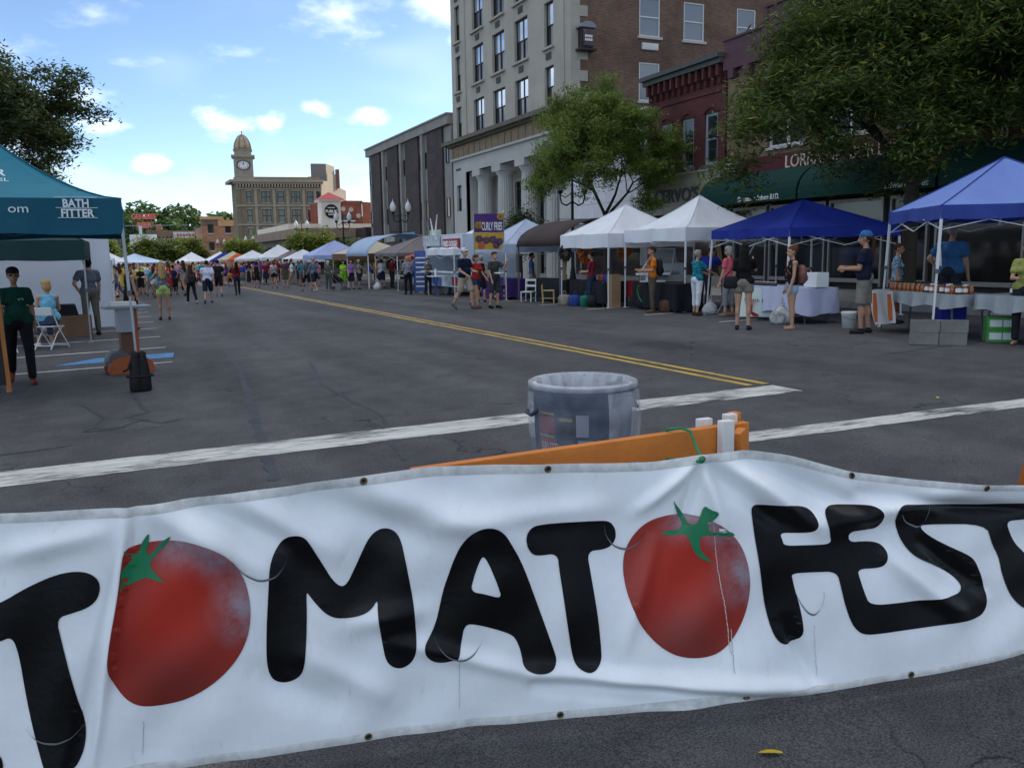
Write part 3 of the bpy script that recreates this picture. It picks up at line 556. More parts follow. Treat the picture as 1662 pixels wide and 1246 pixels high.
# ---------------------------------------------------------------- far buildings
REDB=brick('red_brick',(.30,.075,.045),(.24,.06,.04),(.2,.12,.09),'y',.3,.1,.01,.2); BEIGE=mat('beige_render',(.42,.37,.30),.9,.15,.3); BRN=mat('brown_cladding',(.19,.13,.10),.85,.2,.5); DARKM=mat('dark_maroon_render',(.035,.025,.03),.8,.1)
lb=empty('flat_roofed_market_hall',(16,105,gz(16,105)),R_(0),'long low market hall with pale flat roof and brown fascia','building')
part('wall',mat('hall_wall',(.20,.185,.16),.85,.3,.6),lb,lambda b:[b.b2((16.5,90,-2),(30,118,3.6)),b.b2((20.5,84,-2),(32,90.2,3.2))])
part('roof',mat('pale_roof_edge',(.66,.60,.50),.8,.1),lb,lambda b:[b.b2((16.2,96,4.3),(32,120,4.95))])
part('fascia',mat('brown_fascia',(.24,.18,.14),.85,.15,.6),lb,lambda b:[b.b2((15.6,88,3.3),(31,118.5,4.25))])
part('end_wall',DARKM,lb,lambda b:b.b2((21.6,84,-2),(31.5,87.9,4.2)))
for k in range(5): part('shop_window',GLD,lb,lambda b:b.b2((17.2+k*.9,89.93,.2),(17.9+k*.9,89.98,2.4)))
for k in range(6): part('poster',mat('poster_%d'%(k%3),[(.5,.5,.48),(.1,.16,.24),(.35,.2,.15)][k%3],.7,.5,3),lb,lambda b:b.b2((16.44,92+k*4.2,.3),(16.49,94+k*4.2,2.2)))
pt=empty('square_sign_tower',(20.9,98,4.9),0,'white square sign tower with red pyramid roof and round black sign','sign')
part('shaft',mat('tower_white',(.62,.60,.55),.8,.1,.5),pt,lambda b:[b.b2((19.72,95.1,4.5),(21.78,97.2,7.35)),b.b2((19.6,95.0,4.3),(21.9,97.3,4.75))])
part('eaves',WHFR,pt,lambda b:b.b2((19.4,94.8,7.35),(22.1,97.5,7.5)))
part('roof',mat('red_metal_roof',(.42,.075,.075),.6,.12),pt,lambda b:b.add([(19.3,94.7,7.5),(22.2,94.7,7.5),(22.2,97.6,7.5),(19.3,97.6,7.5),(20.75,96.15,8.35)],[(0,1,4),(1,2,4),(2,3,4),(3,0,4),(0,3,2,1)]))
part('sign_disc',mat('black_sign',(.012,.012,.014),.6,0),pt,lambda b:b.loft([[(20.75+.74*math.cos(2*math.pi*k/28),y,6.25+.74*math.sin(2*math.pi*k/28)) for k in range(28)] for y in (95.09,95.0)]))
text('lettering','PUBLIC',.42,WL,(20.1,94.98,6.1),(1,0,0),(0,0,1),pt,ext=.01,width=1.3,bold=.012)
part('small_print',WL,pt,lambda b:[b.b2((20.35+i*.1,94.975,6.58),(20.42+i*.1,94.99,6.68)) for i in range(8)]); part('small_print',WL,pt,lambda b:[b.b2((20.4+i*.1,94.975,5.84),(20.47+i*.1,94.99,5.96)) for i in range(7)])
rb=empty('red_brick_hall',(30,132,gz(30,132)),0,'red brick hall with arched window panel beyond market roof','building')
part('front_wall',REDB,rb,lambda b:[b.b2((27.2,132,-2),(33.5,140,9.4)),b.b2((27.1,131.9,9.2),(33.6,132.5,9.65))])
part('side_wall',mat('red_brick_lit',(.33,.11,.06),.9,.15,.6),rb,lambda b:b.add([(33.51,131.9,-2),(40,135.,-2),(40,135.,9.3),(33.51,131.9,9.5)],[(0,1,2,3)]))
part('arch_panel',mat('slate_arch',(.1,.07,.07),.8,.1),rb,lambda b:b.add([(30.6+1.6*math.cos(math.pi*k/10),131.88,6.7+.9*math.sin(math.pi*k/10)) for k in range(11)],[tuple(range(11))]))
for k in range(4): part('window',WHFR,rb,lambda b:b.b2((29.3+k*.72,131.86,5.0),(29.8+k*.72,131.95,6.3)))
part('window_hood',WHFR,rb,lambda b:b.b2((29.,131.6,6.5),(32.3,131.95,6.7)))
for x,z in ((30.6,8.4),(29.4,8.3),(31.8,8.3),(28.3,7.4),(32.9,7.4)): part('roundel',mat('cream_stone',(.5,.42,.36),.9,.1),rb,lambda b:b.loft([[(x+.35*math.cos(2*math.pi*k/12),y,z+.35*math.sin(2*math.pi*k/12)) for k in range(12)] for y in (131.99,131.85)]))
# buildings under the wooded hill
def block(name,label,x0,x1,y0,y1,h,m,wins=None,wm=None,roof=None):
    r=empty(name,((x0+x1)/2,y0,gz(x0,y0)),0,label,'building'); part('wall',m,r,lambda b:b.b2((x0,y0,-6),(x1,y1,h)))
    if roof: part('roof_edge',roof,r,lambda b:b.b2((x0-.2,y0-.2,h),(x1+.2,y1,h+.5)))
    if wins:
        nx,zs,ww,wh=wins
        for z in zs:
            for i in range(nx):
                xc=x0+(x1-x0)*(i+.5)/nx; o=part('window',wm or GL,r,lambda b:b.b2((xc-ww/2,y0-.06,z),(xc+ww/2,y0+.02,z+wh))); part('sill',LIME2,r,lambda b:b.b2((xc-ww/2-.15,y0-.18,z-.25),(xc+ww/2+.15,y0-.0,z)))
    return r
OB=brick('orange_brick',(.42,.2,.11),(.36,.17,.10),(.3,.2,.14),'y',.4,.14,.012,.2)
r=block('brick_corner_block','brick corner block with stepped orange parapet left of clock tower',16.6,32,215,235,8.6,OB,(4,(3.,7.),1.2,2.),GL)
part('parapet_trim',mat('orange_stucco',(.55,.34,.16),.85,.12),r,lambda b:[b.b2((16.4,214.7,10.1),(21.4,216,10.8)),b.b2((21.4,214.7,8.6),(29.5,215.6,10.)),b.b2((20.2,214.8,8.6),(21.6,216,10.4))])
part('parapet',BRN,r,lambda b:[b.b2((16.6,215,8.6),(20.2,218,10.1))])
for k in range(5): part('parapet_post',mat('orange_stucco',(.5,.3,.15),.85,.1),r,lambda b:b.b2((22.3+k*1.6,214.6,10.),(22.8+k*1.6,215.6,10.5)))
block('narrow_brick_house','narrow sunlit orange brick house behind far white kiosk',8.5,13.4,190,200,5.2,OB,(3,(.5,2.6),.8,1.2),GL)
block('white_block','plain white rendered block under the beer sign',1.2,7.2,228,240,7.1,mat('white_render',(.78,.76,.72),.85,.05))
block('white_low_block','small stepped white block beside the plain white block',7.2,10.8,226,236,5.6,mat('white_render2',(.7,.69,.66),.85,.05),(4,(6.,),.5,.5),DKFR)
r=block('long_brown_warehouse','long brown roofed warehouse carrying a faded wall sign',5.5,24,242,255,8.4,BRN,None)
part('wall_sign',mat('faded_sign',(.45,.5,.56),.7,.35,.8),r,lambda b:b.b2((11.6,241.8,6.4),(18.8,241.95,8.)))
part('faded_print',mat('sign_red',(.36,.12,.12),.7,.4,2),r,lambda b:[b.b2((12.4+i*.75,241.72,6.85+.1*(i%2)),(12.95+i*.75,241.79,7.55)) for i in range(7)])
part('chimney',OB,r,lambda b:b.b2((7.6,243,8.4),(8.9,244,10)))
block('dark_roof_block','dark grey roofed block at left end below trees',-9,-.9,236,250,6.3,mat('dark_slate',(.09,.095,.1),.85,.15))
gs=empty('roof_sign',(0,240,8.6),0,'red lettered rooftop beer sign standing above white block','sign')
RED=mat('neon_red_letters',(.62,.13,.12),.6,.05)
text('lettering','GENESEE',1.75,RED,(2.0,239.5,11.2),(1,0,0),(0,0,1),gs,ext=.15,width=5.8,bold=.06); text('lettering','BEER',1.75,RED,(3.2,239.5,9.1),(1,0,0),(0,0,1),gs,ext=.15,width=3.4,bold=.06)
part('scaffold',mat('sign_steel',(.06,.06,.06),.7,0),gs,lambda b:[b.bar((2.2+i*1.05,239.9,6.4),(2.2+i*1.05,239.9,12.6),.1,.1) for i in range(6)]+[b.bar((1.9,239.9,z),(7.8,239.9,z),.1,.1) for z in (9.,11.1)])
# ---------------------------------------------------------------- hill with its wood
LEAFS={}
def leafmat(name,c,tr=.35,var=.45):
    if name in MATS: return MATS[name]
    m=mat(name,c,.6,0,spec=.25); t=m.node_tree; b=t.nodes['Principled BSDF']; L=t.links.new
    g_=t.nodes.new('ShaderNodeNewGeometry'); 
    r=t.nodes.new('ShaderNodeMapRange'); L(g_.outputs['Random Per Island'],r.inputs[0]); r.inputs[3].default_value=1-var; r.inputs[4].default_value=1+var
    mx=t.nodes.new('ShaderNodeMixRGB'); mx.blend_type='MULTIPLY'; mx.inputs[0].default_value=1; mx.inputs[1].default_value=(*c,1); L(r.outputs[0],mx.inputs[2]); L(mx.outputs[0],b.inputs['Base Color'])
    tr_=t.nodes.new('ShaderNodeBsdfTranslucent'); L(mx.outputs[0],tr_.inputs[0]); ms=t.nodes.new('ShaderNodeMixShader'); ms.inputs[0].default_value=tr
    L(b.outputs[0],ms.inputs[1]); L(tr_.outputs[0],ms.inputs[2]); L(ms.outputs[0],t.nodes['Material Output'].inputs[0]); return m
def leaves(C,lx,ly,up=.5,seed=0):
    """leaf quads (kite shaped) at centres C with random tilt"""
    r=np.random.RandomState(seed); n=len(C); nr=r.normal(size=(n,3)); nr[:,2]=np.abs(nr[:,2])+up*2; nr/=np.linalg.norm(nr,axis=1)[:,None]
    t=r.normal(size=(n,3))+np.array([0,0,-.55]); t-=nr*(t*nr).sum(1)[:,None]; t/=np.linalg.norm(t,axis=1)[:,None]; s=np.cross(nr,t)
    k=r.uniform(.7,1.3,(n,1)); V=np.stack([C-t*lx*k,C+s*ly*k,C+t*lx*k,C-s*ly*k],1).reshape(-1,3); F=np.arange(4*n).reshape(-1,4); return V,F
hb=MB(); nx,ny=40,6; hx=np.linspace(-160,260,nx); hy=[262,285,310,350,420,600]
def hillz(x,j):
    prof=np.interp(x,[-160,-60,-22,-8,4,14,30,60,120,260],[0,3,7,13,13,14,11.5,10,6,1]); return -1.5+prof*[0,.45,.9,1.0,.9,.3][j]
for j in range(ny):
    for i in range(nx): hb.v.append((hx[i],hy[j],hillz(hx[i],j)))
hb.f=[(j*nx+i,j*nx+i+1,(j+1)*nx+i+1,(j+1)*nx+i) for j in range(ny-1) for i in range(nx-1)]; hb.m=[0]*len(hb.f)
tag(hb.build('hill',mat('grassy_hill',(.06,.085,.03),.95,.3,.1)),kind='structure')
pts=[]; r_=np.random.RandomState(5)
for k in range(240):
    x=r_.uniform(-70,110); j=r_.uniform(0,3); y=np.interp(j,[0,1,2,3],hy[:4]); z=np.interp(j,[0,1,2,3],[hillz(x,q) for q in range(4)])
    rad=r_.uniform(2.2,4.6); n=int(150*rad/3); d=r_.normal(size=(n,3)); d/=np.linalg.norm(d,axis=1)[:,None]; d*=r_.uniform(.72,1.05,(n,1))*rad; d[:,2]*=r_.uniform(.9,1.5)
    pts.append(d+np.array([x,y,z+rad*.9]))
C=np.concatenate(pts); V,F=leaves(C,.95,.6,.4,3); wood=bpy.data.objects.new('hillside_wood',npmesh('hillside_wood',V,F,leafmat('hill_leaves',(.075,.13,.04),.3,.5))); COL.objects.link(wood); tag(wood,'green wood covering the hill behind the town','trees',None,'stuff')
# ---------------------------------------------------------------- trees
BARK=mat('bark',(.045,.038,.032),.95,.3,6,.6,25); BARKL=mat('bark_light',(.09,.075,.06),.95,.3,6)
def grow(seed,h0,r0_,levels,spread,up,len0,droop=0.,lean=(0,0),nfork=(3,4),trunk_fork=1):
    q=random.Random(seed); b=MB(); tips=[]
    def br(p,d,L,r,lv):
        n=4; pts=[p]; cur=p.copy(); dd=d.copy()
        for i in range(n):
            dd=(dd+Vector((q.gauss(0,.11),q.gauss(0,.11),q.gauss(0,.06)+(up*.05 if lv<levels else -droop)))).normalized(); cur=cur+dd*L/n; pts.append(cur.copy())
        rr=[r*(1-.5*i/n) for i in range(n+1)]; b.tube(pts,rr,6 if lv<2 else 4,0,False)
        if lv>=levels: tips.extend(pts[1:]); return
        if lv>=levels-1: tips.extend(pts[3:])
        k=q.randint(*nfork)
        for i in range(k):
            a=2*math.pi*(i+q.random()*.7)/k; t=q.uniform(.45,1.) if i<k-1 else 1.; base=pts[min(n,int(round(t*n)))]
            o=dd.orthogonal().normalized(); o2=dd.cross(o); side=o*math.cos(a)+o2*math.sin(a); nd=(dd*.62+side*spread*q.uniform(.7,1.25)+Vector((0,0,up*.12))).normalized()
            br(base,nd,L*q.uniform(.66,.86),rr[min(n,int(round(t*n)))]*.68,lv+1)
    top=Vector((lean[0],lean[1],h0)); mid=Vector((lean[0]*.3+q.gauss(0,.04),lean[1]*.3+q.gauss(0,.04),h0*.5)); b.tube([(0,0,-.1),(0,0,.12),mid,top],[r0_*1.5,r0_*1.08,r0_*.95,r0_*.82],10)
    for i in range(4+(trunk_fork>1)):
        a=2*math.pi*(i+q.random()*.5)/4; br(top-Vector((0,0,.08*i)),Vector((math.cos(a)*spread*1.0,math.sin(a)*spread*1.0,.75+.35*q.random())).normalized(),len0*q.uniform(.85,1.15),r0_*.6,1)
    return b,np.array([tuple(t) for t in tips])
def make_tree(name,label,x,y,seed,h0,r0_,levels,len0,lm,nl,sig=(.32,.32,.13),lx=.085,ly=.032,spread=.75,up=1.,droop=.03,group=None,rz=0.,scale=1.,bark=None,upn=.6,yl=None):
    b,t=grow(seed,h0,r0_,levels,spread,up,len0,droop)
    root=ground_empty(name,x,y,rz,label,'tree',group); root.scale=(scale,)*3; b.build('trunk',bark or BARK,root,True)
    r=np.random.RandomState(seed+1); C=t[r.randint(len(t),size=nl)]+r.normal(size=(nl,3))*np.array(sig); V,F=leaves(C,lx,ly,upn,seed+2)
    me=npmesh('crown',V,F,[lm]+([yl] if yl else []),(r.rand(nl)<.06).astype(int) if yl else None); o=place('crown',me,root); return root,t
LOC=leafmat('locust_leaves',(.14,.205,.045),.5,.55); LOCD=leafmat('locust_leaves_deep',(.07,.108,.027),.45,.6); LOCY=leafmat('yellowing_leaves',(.22,.2,.03),.4,.4); LITL=leafmat('lime_leaves',(.16,.20,.035),.35,.4); OAK=leafmat('dark_leaves',(.05,.075,.025),.3,.45)
t1,tp=make_tree('street_tree','medium honey locust street tree in front of white panelled shop',18.6,31.7,21,2.9,.13,4,2.1,LOC,75000,(.25,.25,.11),.10,.024,.78,.7,.05,yl=LOCY)
t2,tp2=make_tree('street_tree','big spreading honey locust street tree hiding the tan brick building',18.2,16.2,5,3.2,.2,5,2.35,LOCD,150000,(.3,.3,.14),.105,.024,.8,.75,.06,yl=LOCY)
t3,tp3=make_tree('street_tree','dark broad tree rising behind the teal canopy',-7.0,46.,9,4.2,.26,4,3.9,OAK,120000,(.42,.42,.26),.15,.05,.75,1.,.02)
t3.scale=(.9,.9,.86)
t1.scale=(.86,.86,1.1); t1.location.y+=.5
t4,_=make_tree('columnar_tree','small dense dark tree beside the bank columns',18.4,40.4,14,1.6,.06,3,.85,OAK,9000,(.22,.22,.3),.07,.045,.35,1.2,0.)
t5,_=make_tree('young_tree','bright green young tree before the market hall',16.2,84.,33,1.5,.08,3,1.35,LITL,14000,(.4,.4,.3),.14,.08,.75,1.,0.)
for i,(x,y,s,l) in enumerate(((-6.5,92,1.5,'tall yellow green tree left of far street'),(-3.2,104,1.35,'rounded yellow green tree beside far left tents'),(-9,80,1.3,'broad yellow green tree behind white left canopy'),(4.5,150,1.7,'grey green tree beneath the white block'),(9.5,160,1.6,'grey green tree beside narrow brick house'),(15.5,130,1.2,'lime green tree under the clock tower'),(17.4,112,1.0,'low lime tree near the far street lamps'),(18,72,.85,'thin young tree before the office block'))):
    c=copy_tree(t5); c.location=(x,y,gz(x,y)); c.scale=(s*1.0,s*(.8+.1*(i%4)),s*(.78+.09*(i%3))); c.rotation_euler=(0,0,i*1.3); c['label']=l; c['group']='street trees along the far road'
# ---------------------------------------------------------------- street lamps
LG=mat('lamp_green_iron',(.012,.022,.02),.55,.1); GLOBE=mat('frosted_globe',(.75,.77,.78),.35,.03,trans=.3)
def lamp():
    r=empty('street_lamp',(0,0,0),0)
    p=MB(); p.lathe((0,0,0),[(.2,0),(.2,.25),(.14,.4),(.1,.7),(.065,.9),(.055,3.6),(.075,3.62),(.05,3.75),(.03,4.3),(.01,4.5)],12); p.build('post',LG,r,True)
    a=MB(); 
    for s in(-1,1): a.tube([(0,0,3.45),(s*.25,0,3.3),(s*.45,0,3.38),(s*.52,0,3.6),(s*.52,0,3.78)],.035,6); a.tube([(0,0,3.8),(s*.3,0,3.62),(s*.52,0,3.72)],.02,5)
    a.build('arm',LG,r,True)
    for s in(-1,1):
        h=MB(); h.lathe((s*.52,0,3.76),[(.06,0),(.12,.06),(.13,.12),(.1,.14)],10); f=h.build('lamp_holder',LG,r)
        gl=MB(); gl.lathe((s*.52,0,3.9),[(.11,0),(.19,.12),(.21,.26),(.17,.4),(.09,.52),(.03,.6),(.012,.72)],14); gl.build('globe',GLOBE,f,True)
    bm=MB(); bm.bar((-.7,0,2.75),(.7,0,2.75),.025,.025); bm.build('banner_arm',LG,r); return r
l0=lamp(); lps=[(17.5,33.1,0,'twin globe street lamp half hidden in the street tree'),(17.4,58,.2,'twin globe street lamp before the dark office block'),(16.4,71,.2,'twin globe street lamp before the square sign tower'),(15.8,86,.2,'twin globe street lamp beside bright young tree'),(16.6,104,.1,'twin globe street lamp right of clock building corner'),(17.4,120,.1,'twin globe street lamp in front of the clock tower'),(17.,135,.1,'farthest twin globe street lamp under the clock tower'),(-7.2,70,.1,'twin globe street lamp behind the left hand tents'),(14.2,148,.1,'small distant twin globe lamp left of clock tower')]
for i,(x,y,a,l) in enumerate(lps):
    c=l0 if i==0 else copy_tree(l0); c.location=(x,y,gz(x,y)+.14); c.rotation_euler=(0,0,a-.35); c.scale=(1,1,1.18) if i else (1,1,1.05); tag(c,l,'street lamp','twin globe street lamps')
# traffic signal mast
tm=ground_empty('signal_mast',-1.5,118,0,'white traffic signal mast arm reaching over far street','traffic light')
MB().tube([(-6,0,0),(-6,0,6.2)],[.12,.09],8).build('pole',CONC,tm); MB().tube([(-6,0,6.0),(0,0,6.5),(9,0,6.6)],[.08,.07,.05],6).build('mast_arm',CONC,tm)
for x in (1.2,3.4): MB().b2((x-.18,-.18,5.5),(x+.18,.18,6.5)).build('signal_head',WHFR,tm)
# ---------------------------------------------------------------- canopies
LEGW=mat('white_leg',(.62,.64,.66),.45,.06); LEGG=mat('grey_leg',(.30,.33,.36),.4,.08,metal=.3); LEGD=mat('dark_leg',(.09,.10,.11),.5,.1)
def canvas(name,c,tr=.22,rough=.75): return mat(name,c,rough,.09,1.4,.45,7,trans=tr,spec=.25)
WCAN=canvas('white_canvas',(.80,.83,.88)); 
def tent(name,label,cx,cy,rz,m,size=3.,eave=2.16,peak=3.15,val=.34,k=1.3,leg=LEGW,slant=0.,vm=None,legs=(1,1,1,1),truss=True,depth=None,group='pop-up canopies along the street',gap=0.):
    r=ground_empty(name,cx,cy,rz,label,'canopy',group); hx,hy=size/2,(depth or size)/2; q=random.Random(int(cx*131+cy*17)); n=10
    b=MB(); cor=[(-hx,-hy),(hx,-hy),(hx,hy),(-hx,hy)]
    for s in range(4):
        a,c=cor[s],cor[(s+1)%4]; G_=[]
        for j in range(n+1):
            t=j/n; row=[]
            for i in range(n+1):
                u=i/n; x=(a[0]+(c[0]-a[0])*u)*(1-t); y=(a[1]+(c[1]-a[1])*u)*(1-t); z=eave+(peak-eave)*t**k-.085*math.sin(math.pi*u)*math.sin(math.pi*t)+(.022*math.sin(u*17+s*2+t*5)*math.sin(math.pi*u)*(1-t))
                row.append((x,y,z))
            G_.append(row)
        V=[p for rr in G_ for p in rr]; b.add(V,[(j*(n+1)+i,j*(n+1)+i+1,(j+1)*(n+1)+i+1,(j+1)*(n+1)+i) for j in range(n) for i in range(n)])
    cm=b.mesh('canopy',m,True); bm=bmesh.new(); bm.from_mesh(cm); bmesh.ops.remove_doubles(bm,verts=bm.verts,dist=.002); bm.to_mesh(cm); bm.free(); place('canopy',cm,r)
    for s in range(4):
        h_=MB(); h_.tube([(cor[s][0]*(1-t),cor[s][1]*(1-t),eave+.004+(peak-eave)*t**k) for t in [j/8 for j in range(9)]],.011,5); h_.build('hip_seam',vm or m,r,True)
    v=MB()
    for s in range(4):
        a,c=cor[s],cor[(s+1)%4]; d=Vector((c[0]-a[0],c[1]-a[1],0)).normalized(); nr=Vector((d.y,-d.x,0)); N_=26; ph=q.random()*6; rows=5; L=[]
        for j in range(rows+1):
            for i in range(N_+1):
                u=i/N_; w_=math.sin(math.pi*u)**.5; off=.004+(.022*math.sin(u*19+ph)+.016*math.sin(u*41+ph*2))*(j/rows)*w_; zz=eave+.006-val*j/rows+(.018*math.sin(u*9+ph)*w_*j/rows)
                p=Vector((a[0],a[1],0)).lerp(Vector((c[0],c[1],0)),u)+nr*off; L.append((p.x,p.y,zz))
        v.add(L,[(j*(N_+1)+i,(j+1)*(N_+1)+i,(j+1)*(N_+1)+i+1,j*(N_+1)+i+1) for j in range(rows) for i in range(N_)])
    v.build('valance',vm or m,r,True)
    ca,sa=math.cos(rz),math.sin(rz)
    for i,(x,y) in enumerate(cor):
        if not legs[i]: continue
        sx,sy=x*.985,y*.985; fx,fy=sx*(1+slant),sy*(1+slant); wx,wy=cx+ca*fx-sa*fy,cy+sa*fx+ca*fy; g0=gz(wx,wy)-gz(cx,cy)
        l=MB(); l.bar((fx,fy,g0+.01),(sx+(fx-sx)*.45,sy+(fy-sy)*.45,eave*.55),.028,.028); l.bar((sx+(fx-sx)*.48,sy+(fy-sy)*.48,eave*.5),(sx,sy,eave-.03),.038,.038); lo_=l.build('leg',leg,r)
        f=MB(); f.box((fx,fy,g0+.006),(.1,.1,.012)); f.build('foot_plate',leg,lo_); f=MB(); f.box((sx+(fx-sx)*.47,sy+(fy-sy)*.47,eave*.52),(.06,.06,.07)); f.build('slider',LEGD,lo_)
    if truss:
        for s in range(4):
            a,c=Vector((*cor[s],0))*.98,Vector((*cor[(s+1)%4],0))*.98
            for h in (0,1):
                p0=a.lerp(c,h*.5); p1=a.lerp(c,h*.5+.5); t=MB(); t.bar((p0.x,p0.y,eave-.08),(p1.x,p1.y,eave-.38),.02,.012); t.bar((p0.x*.995,p0.y*.995,eave-.38),(p1.x*.995,p1.y*.995,eave-.08),.02,.012); t.build('scissor_truss',leg,r)
        MB().tube([(0,0,eave-.3),(0,0,peak-.03)],.02,6).build('centre_pole',leg,r)
    return r
def corner_tent(label,x0,y0,m,rz=0.,size=3.,**k):
    e1=Vector((math.cos(rz),math.sin(rz))); e2=Vector((-e1.y,e1.x)); c=Vector((x0,y0))+e1*size/2+e2*size/2; return tent('canopy_tent',label,c.x,c.y,rz,m,size,**k)
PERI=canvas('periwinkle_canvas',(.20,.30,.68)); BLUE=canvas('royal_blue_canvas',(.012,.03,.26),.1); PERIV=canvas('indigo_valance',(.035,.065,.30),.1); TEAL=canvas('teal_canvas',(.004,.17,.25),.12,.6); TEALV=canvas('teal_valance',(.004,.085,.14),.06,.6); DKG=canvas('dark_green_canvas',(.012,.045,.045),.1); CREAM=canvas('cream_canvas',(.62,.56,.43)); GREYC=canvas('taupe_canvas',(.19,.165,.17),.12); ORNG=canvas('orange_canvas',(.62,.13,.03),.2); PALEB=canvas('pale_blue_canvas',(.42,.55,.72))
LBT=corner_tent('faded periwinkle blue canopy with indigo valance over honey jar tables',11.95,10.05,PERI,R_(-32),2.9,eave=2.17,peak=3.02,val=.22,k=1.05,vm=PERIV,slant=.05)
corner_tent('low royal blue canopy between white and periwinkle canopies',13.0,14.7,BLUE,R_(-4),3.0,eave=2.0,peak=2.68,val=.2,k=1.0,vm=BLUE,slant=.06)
corner_tent('white canopy with tall concave peak next to royal blue canopy',13.13,18.67,WCAN,0,3.,eave=2.16,peak=3.08,k=1.45)
corner_tent('white canopy second from the royal blue one, over wreath stall',12.65,21.76,WCAN,0,3.,eave=2.12,peak=3.02,val=.4,k=1.15)
corner_tent('bluish white canopy just right of curly fries banner',12.4,28.6,canvas('cool_white_canvas',(.50,.58,.74)),0,3.1,eave=1.98,peak=2.92,val=.3,k=1.1)
corner_tent('small white peaked canopy over the fried dough stand',11.9,32.6,WCAN,0,3.4,eave=1.9,peak=2.75,val=.25,k=1.1)
corner_tent('taupe canopy between arched white shelter and orange canopy',12.2,41.6,GREYC,0,4.2,eave=1.85,peak=2.75,val=.15,k=.9)
corner_tent('small orange canopy in front of the taupe canopy',12.3,38.2,ORNG,0,2.4,eave=1.62,peak=2.1,val=.15,k=1.)
corner_tent('cream canopy with brown valance left of arched shelter',12.4,53.,CREAM,0,4.2,eave=1.95,peak=2.85,val=.42,k=1.,vm=canvas('brown_valance',(.16,.08,.045),.1))
corner_tent('lavender blue canopy left of the cream canopy',11.9,61.,canvas('lavender_canvas',(.42,.50,.80)),0,3.9,eave=1.95,peak=3.0,val=.28,k=1.)
for i,(x,y,c,l,s,pk) in enumerate(((11.5,69,'white_canvas','white canopy wedge behind the lavender canopy',3.4,2.8),(11.8,75,'taupe_canvas','taupe canopy behind the lavender one',3.2,2.9),(11.2,81,'white_canvas','pale blue white canopy with tall peak before lamps',4.2,3.5),(10.6,94,'white_canvas','white canopy between blue-white and orange ones in far row',4,3.2),(10.3,100,'orange_canvas','orange canopy in the far right row',2.6,3.),(9.9,106,'cream_canvas','far cream canopy past the orange one',4,3.3),(9.7,113,'royal_blue_canvas','far royal blue canopy in the right row',4,3.4),(9.5,121,'white_canvas','far white canopy beyond the blue one',5,3.5),(6.2,126,'white_canvas','lone white canopy standing in mid street',5.,3.6),(-2.4,112,'pale_blue_canvas','long pale blue marquee on the far left',8,3.4),(-3.2,34.5,'white_canvas','white canopy behind the dark green canopy',3.,3.),(-3.1,39.,'pale_blue_canvas','second pale canopy in the left row',3.,2.9),(-3.2,44,'royal_blue_canvas','royal blue canopy in the left row',3,2.3),(-3.4,50,'white_canvas','third white canopy in the left row',3.4,3.1),(-3.4,58,'pale_blue_canvas','faded blue canopy farther up left row',3.4,3.),(-3.4,68,'royal_blue_canvas','dark blue canopy near left row end',3.4,2.9),(-3.2,78,'white_canvas','last white canopy of the left row',4,3.2))):
    corner_tent(l,x,y,MATS[c],0,s*.85,eave=min(2.0,pk*.9-.75),peak=pk*.9,val=.25,k=1.05,truss=False)
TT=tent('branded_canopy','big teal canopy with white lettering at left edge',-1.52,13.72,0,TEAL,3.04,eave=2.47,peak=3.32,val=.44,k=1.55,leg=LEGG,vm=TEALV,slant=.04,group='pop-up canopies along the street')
GT=tent('canopy_tent','dark green canopy behind the teal canopy',-2.45,22.3,0,DKG,3.3,eave=2.2,peak=3.0,val=.42,k=1.1,leg=LEGG)
LT=mat('canopy_lettering',(.62,.72,.76),.6,0)
yF=12.17
def tl(s,size,x,z,wd,**k): return text('lettering',s,size,LT,(x,yF,z),(1,0,0),(0,0,1),TT,ext=.002,width=wd,**k)
tl('BATH',.135,-.665,2.235,.29,bold=.004); tl('FITTER',.135,-.69,2.115,.37,bold=.004); tl('om',.15,-1.26,2.165,.215)
for z,xa,xb in ((2.35,-.76,-.28),(2.222,-.745,-.275),(2.10,-.73,-.285)): part('rule',LT,TT,lambda b:b.b2((xa,yF-.004,z),(xb,yF+.001,z+.006)))
sn=Vector((0,-1,1.0)).normalized(); yd=Vector((0,.76,.62))
text('lettering','BATH FITTER',.2,LT,(-2.62,12.60,2.63),(1,0,0),yd,TT,ext=.004,width=1.33); text('lettering','REMODEL',.09,LT,(-1.8,12.45,2.555),(1,0,0),yd,TT,ext=.004,width=.55)
# barrel shelters
def barrel(label,x0,x1,y0,y1,ze,zp,m,axis='y',leg=LEGW,cat='shelter'):
    r=ground_empty('arched_shelter',(x0+x1)/2,(y0+y1)/2,0,label,cat); cx,cy=(x0+x1)/2,(y0+y1)/2; n=14; b=MB(); prof=[]
    for i in range(n+1):
        t=math.pi*i/n; prof.append((-math.cos(t),ze+(zp-ze)*math.sin(t)))
    hx,hy=(x1-x0)/2,(y1-y0)/2
    rows=[[(u*hx,e*hy,z) if axis=='x' else (e*hx,u*hy,z) for u,z in prof] for e in (-1,-.5,0,.5,1)]
    V=[p for w_ in rows for p in w_]; b.add(V,[(j*(n+1)+i,j*(n+1)+i+1,(j+1)*(n+1)+i+1,(j+1)*(n+1)+i) for j in range(4) for i in range(n)]); o=b.build('canopy',m,r,True); sd_=o.modifiers.new('thick','SOLIDIFY'); sd_.thickness=.02
    for sx in(-1,1):
        for sy in(-1,1): MB().bar((sx*hx*.97,sy*hy*.97,-.05),(sx*hx*.97,sy*hy*.97,ze+.05),.05,.05).build('leg',leg,r)
    return r
barrel('arched white shelter left of the taupe canopy',11.9,16.4,46.2,51.2,1.75,2.95,PALEB,'x')
BRW=canvas('dark_brown_canvas',(.045,.03,.027),.05)
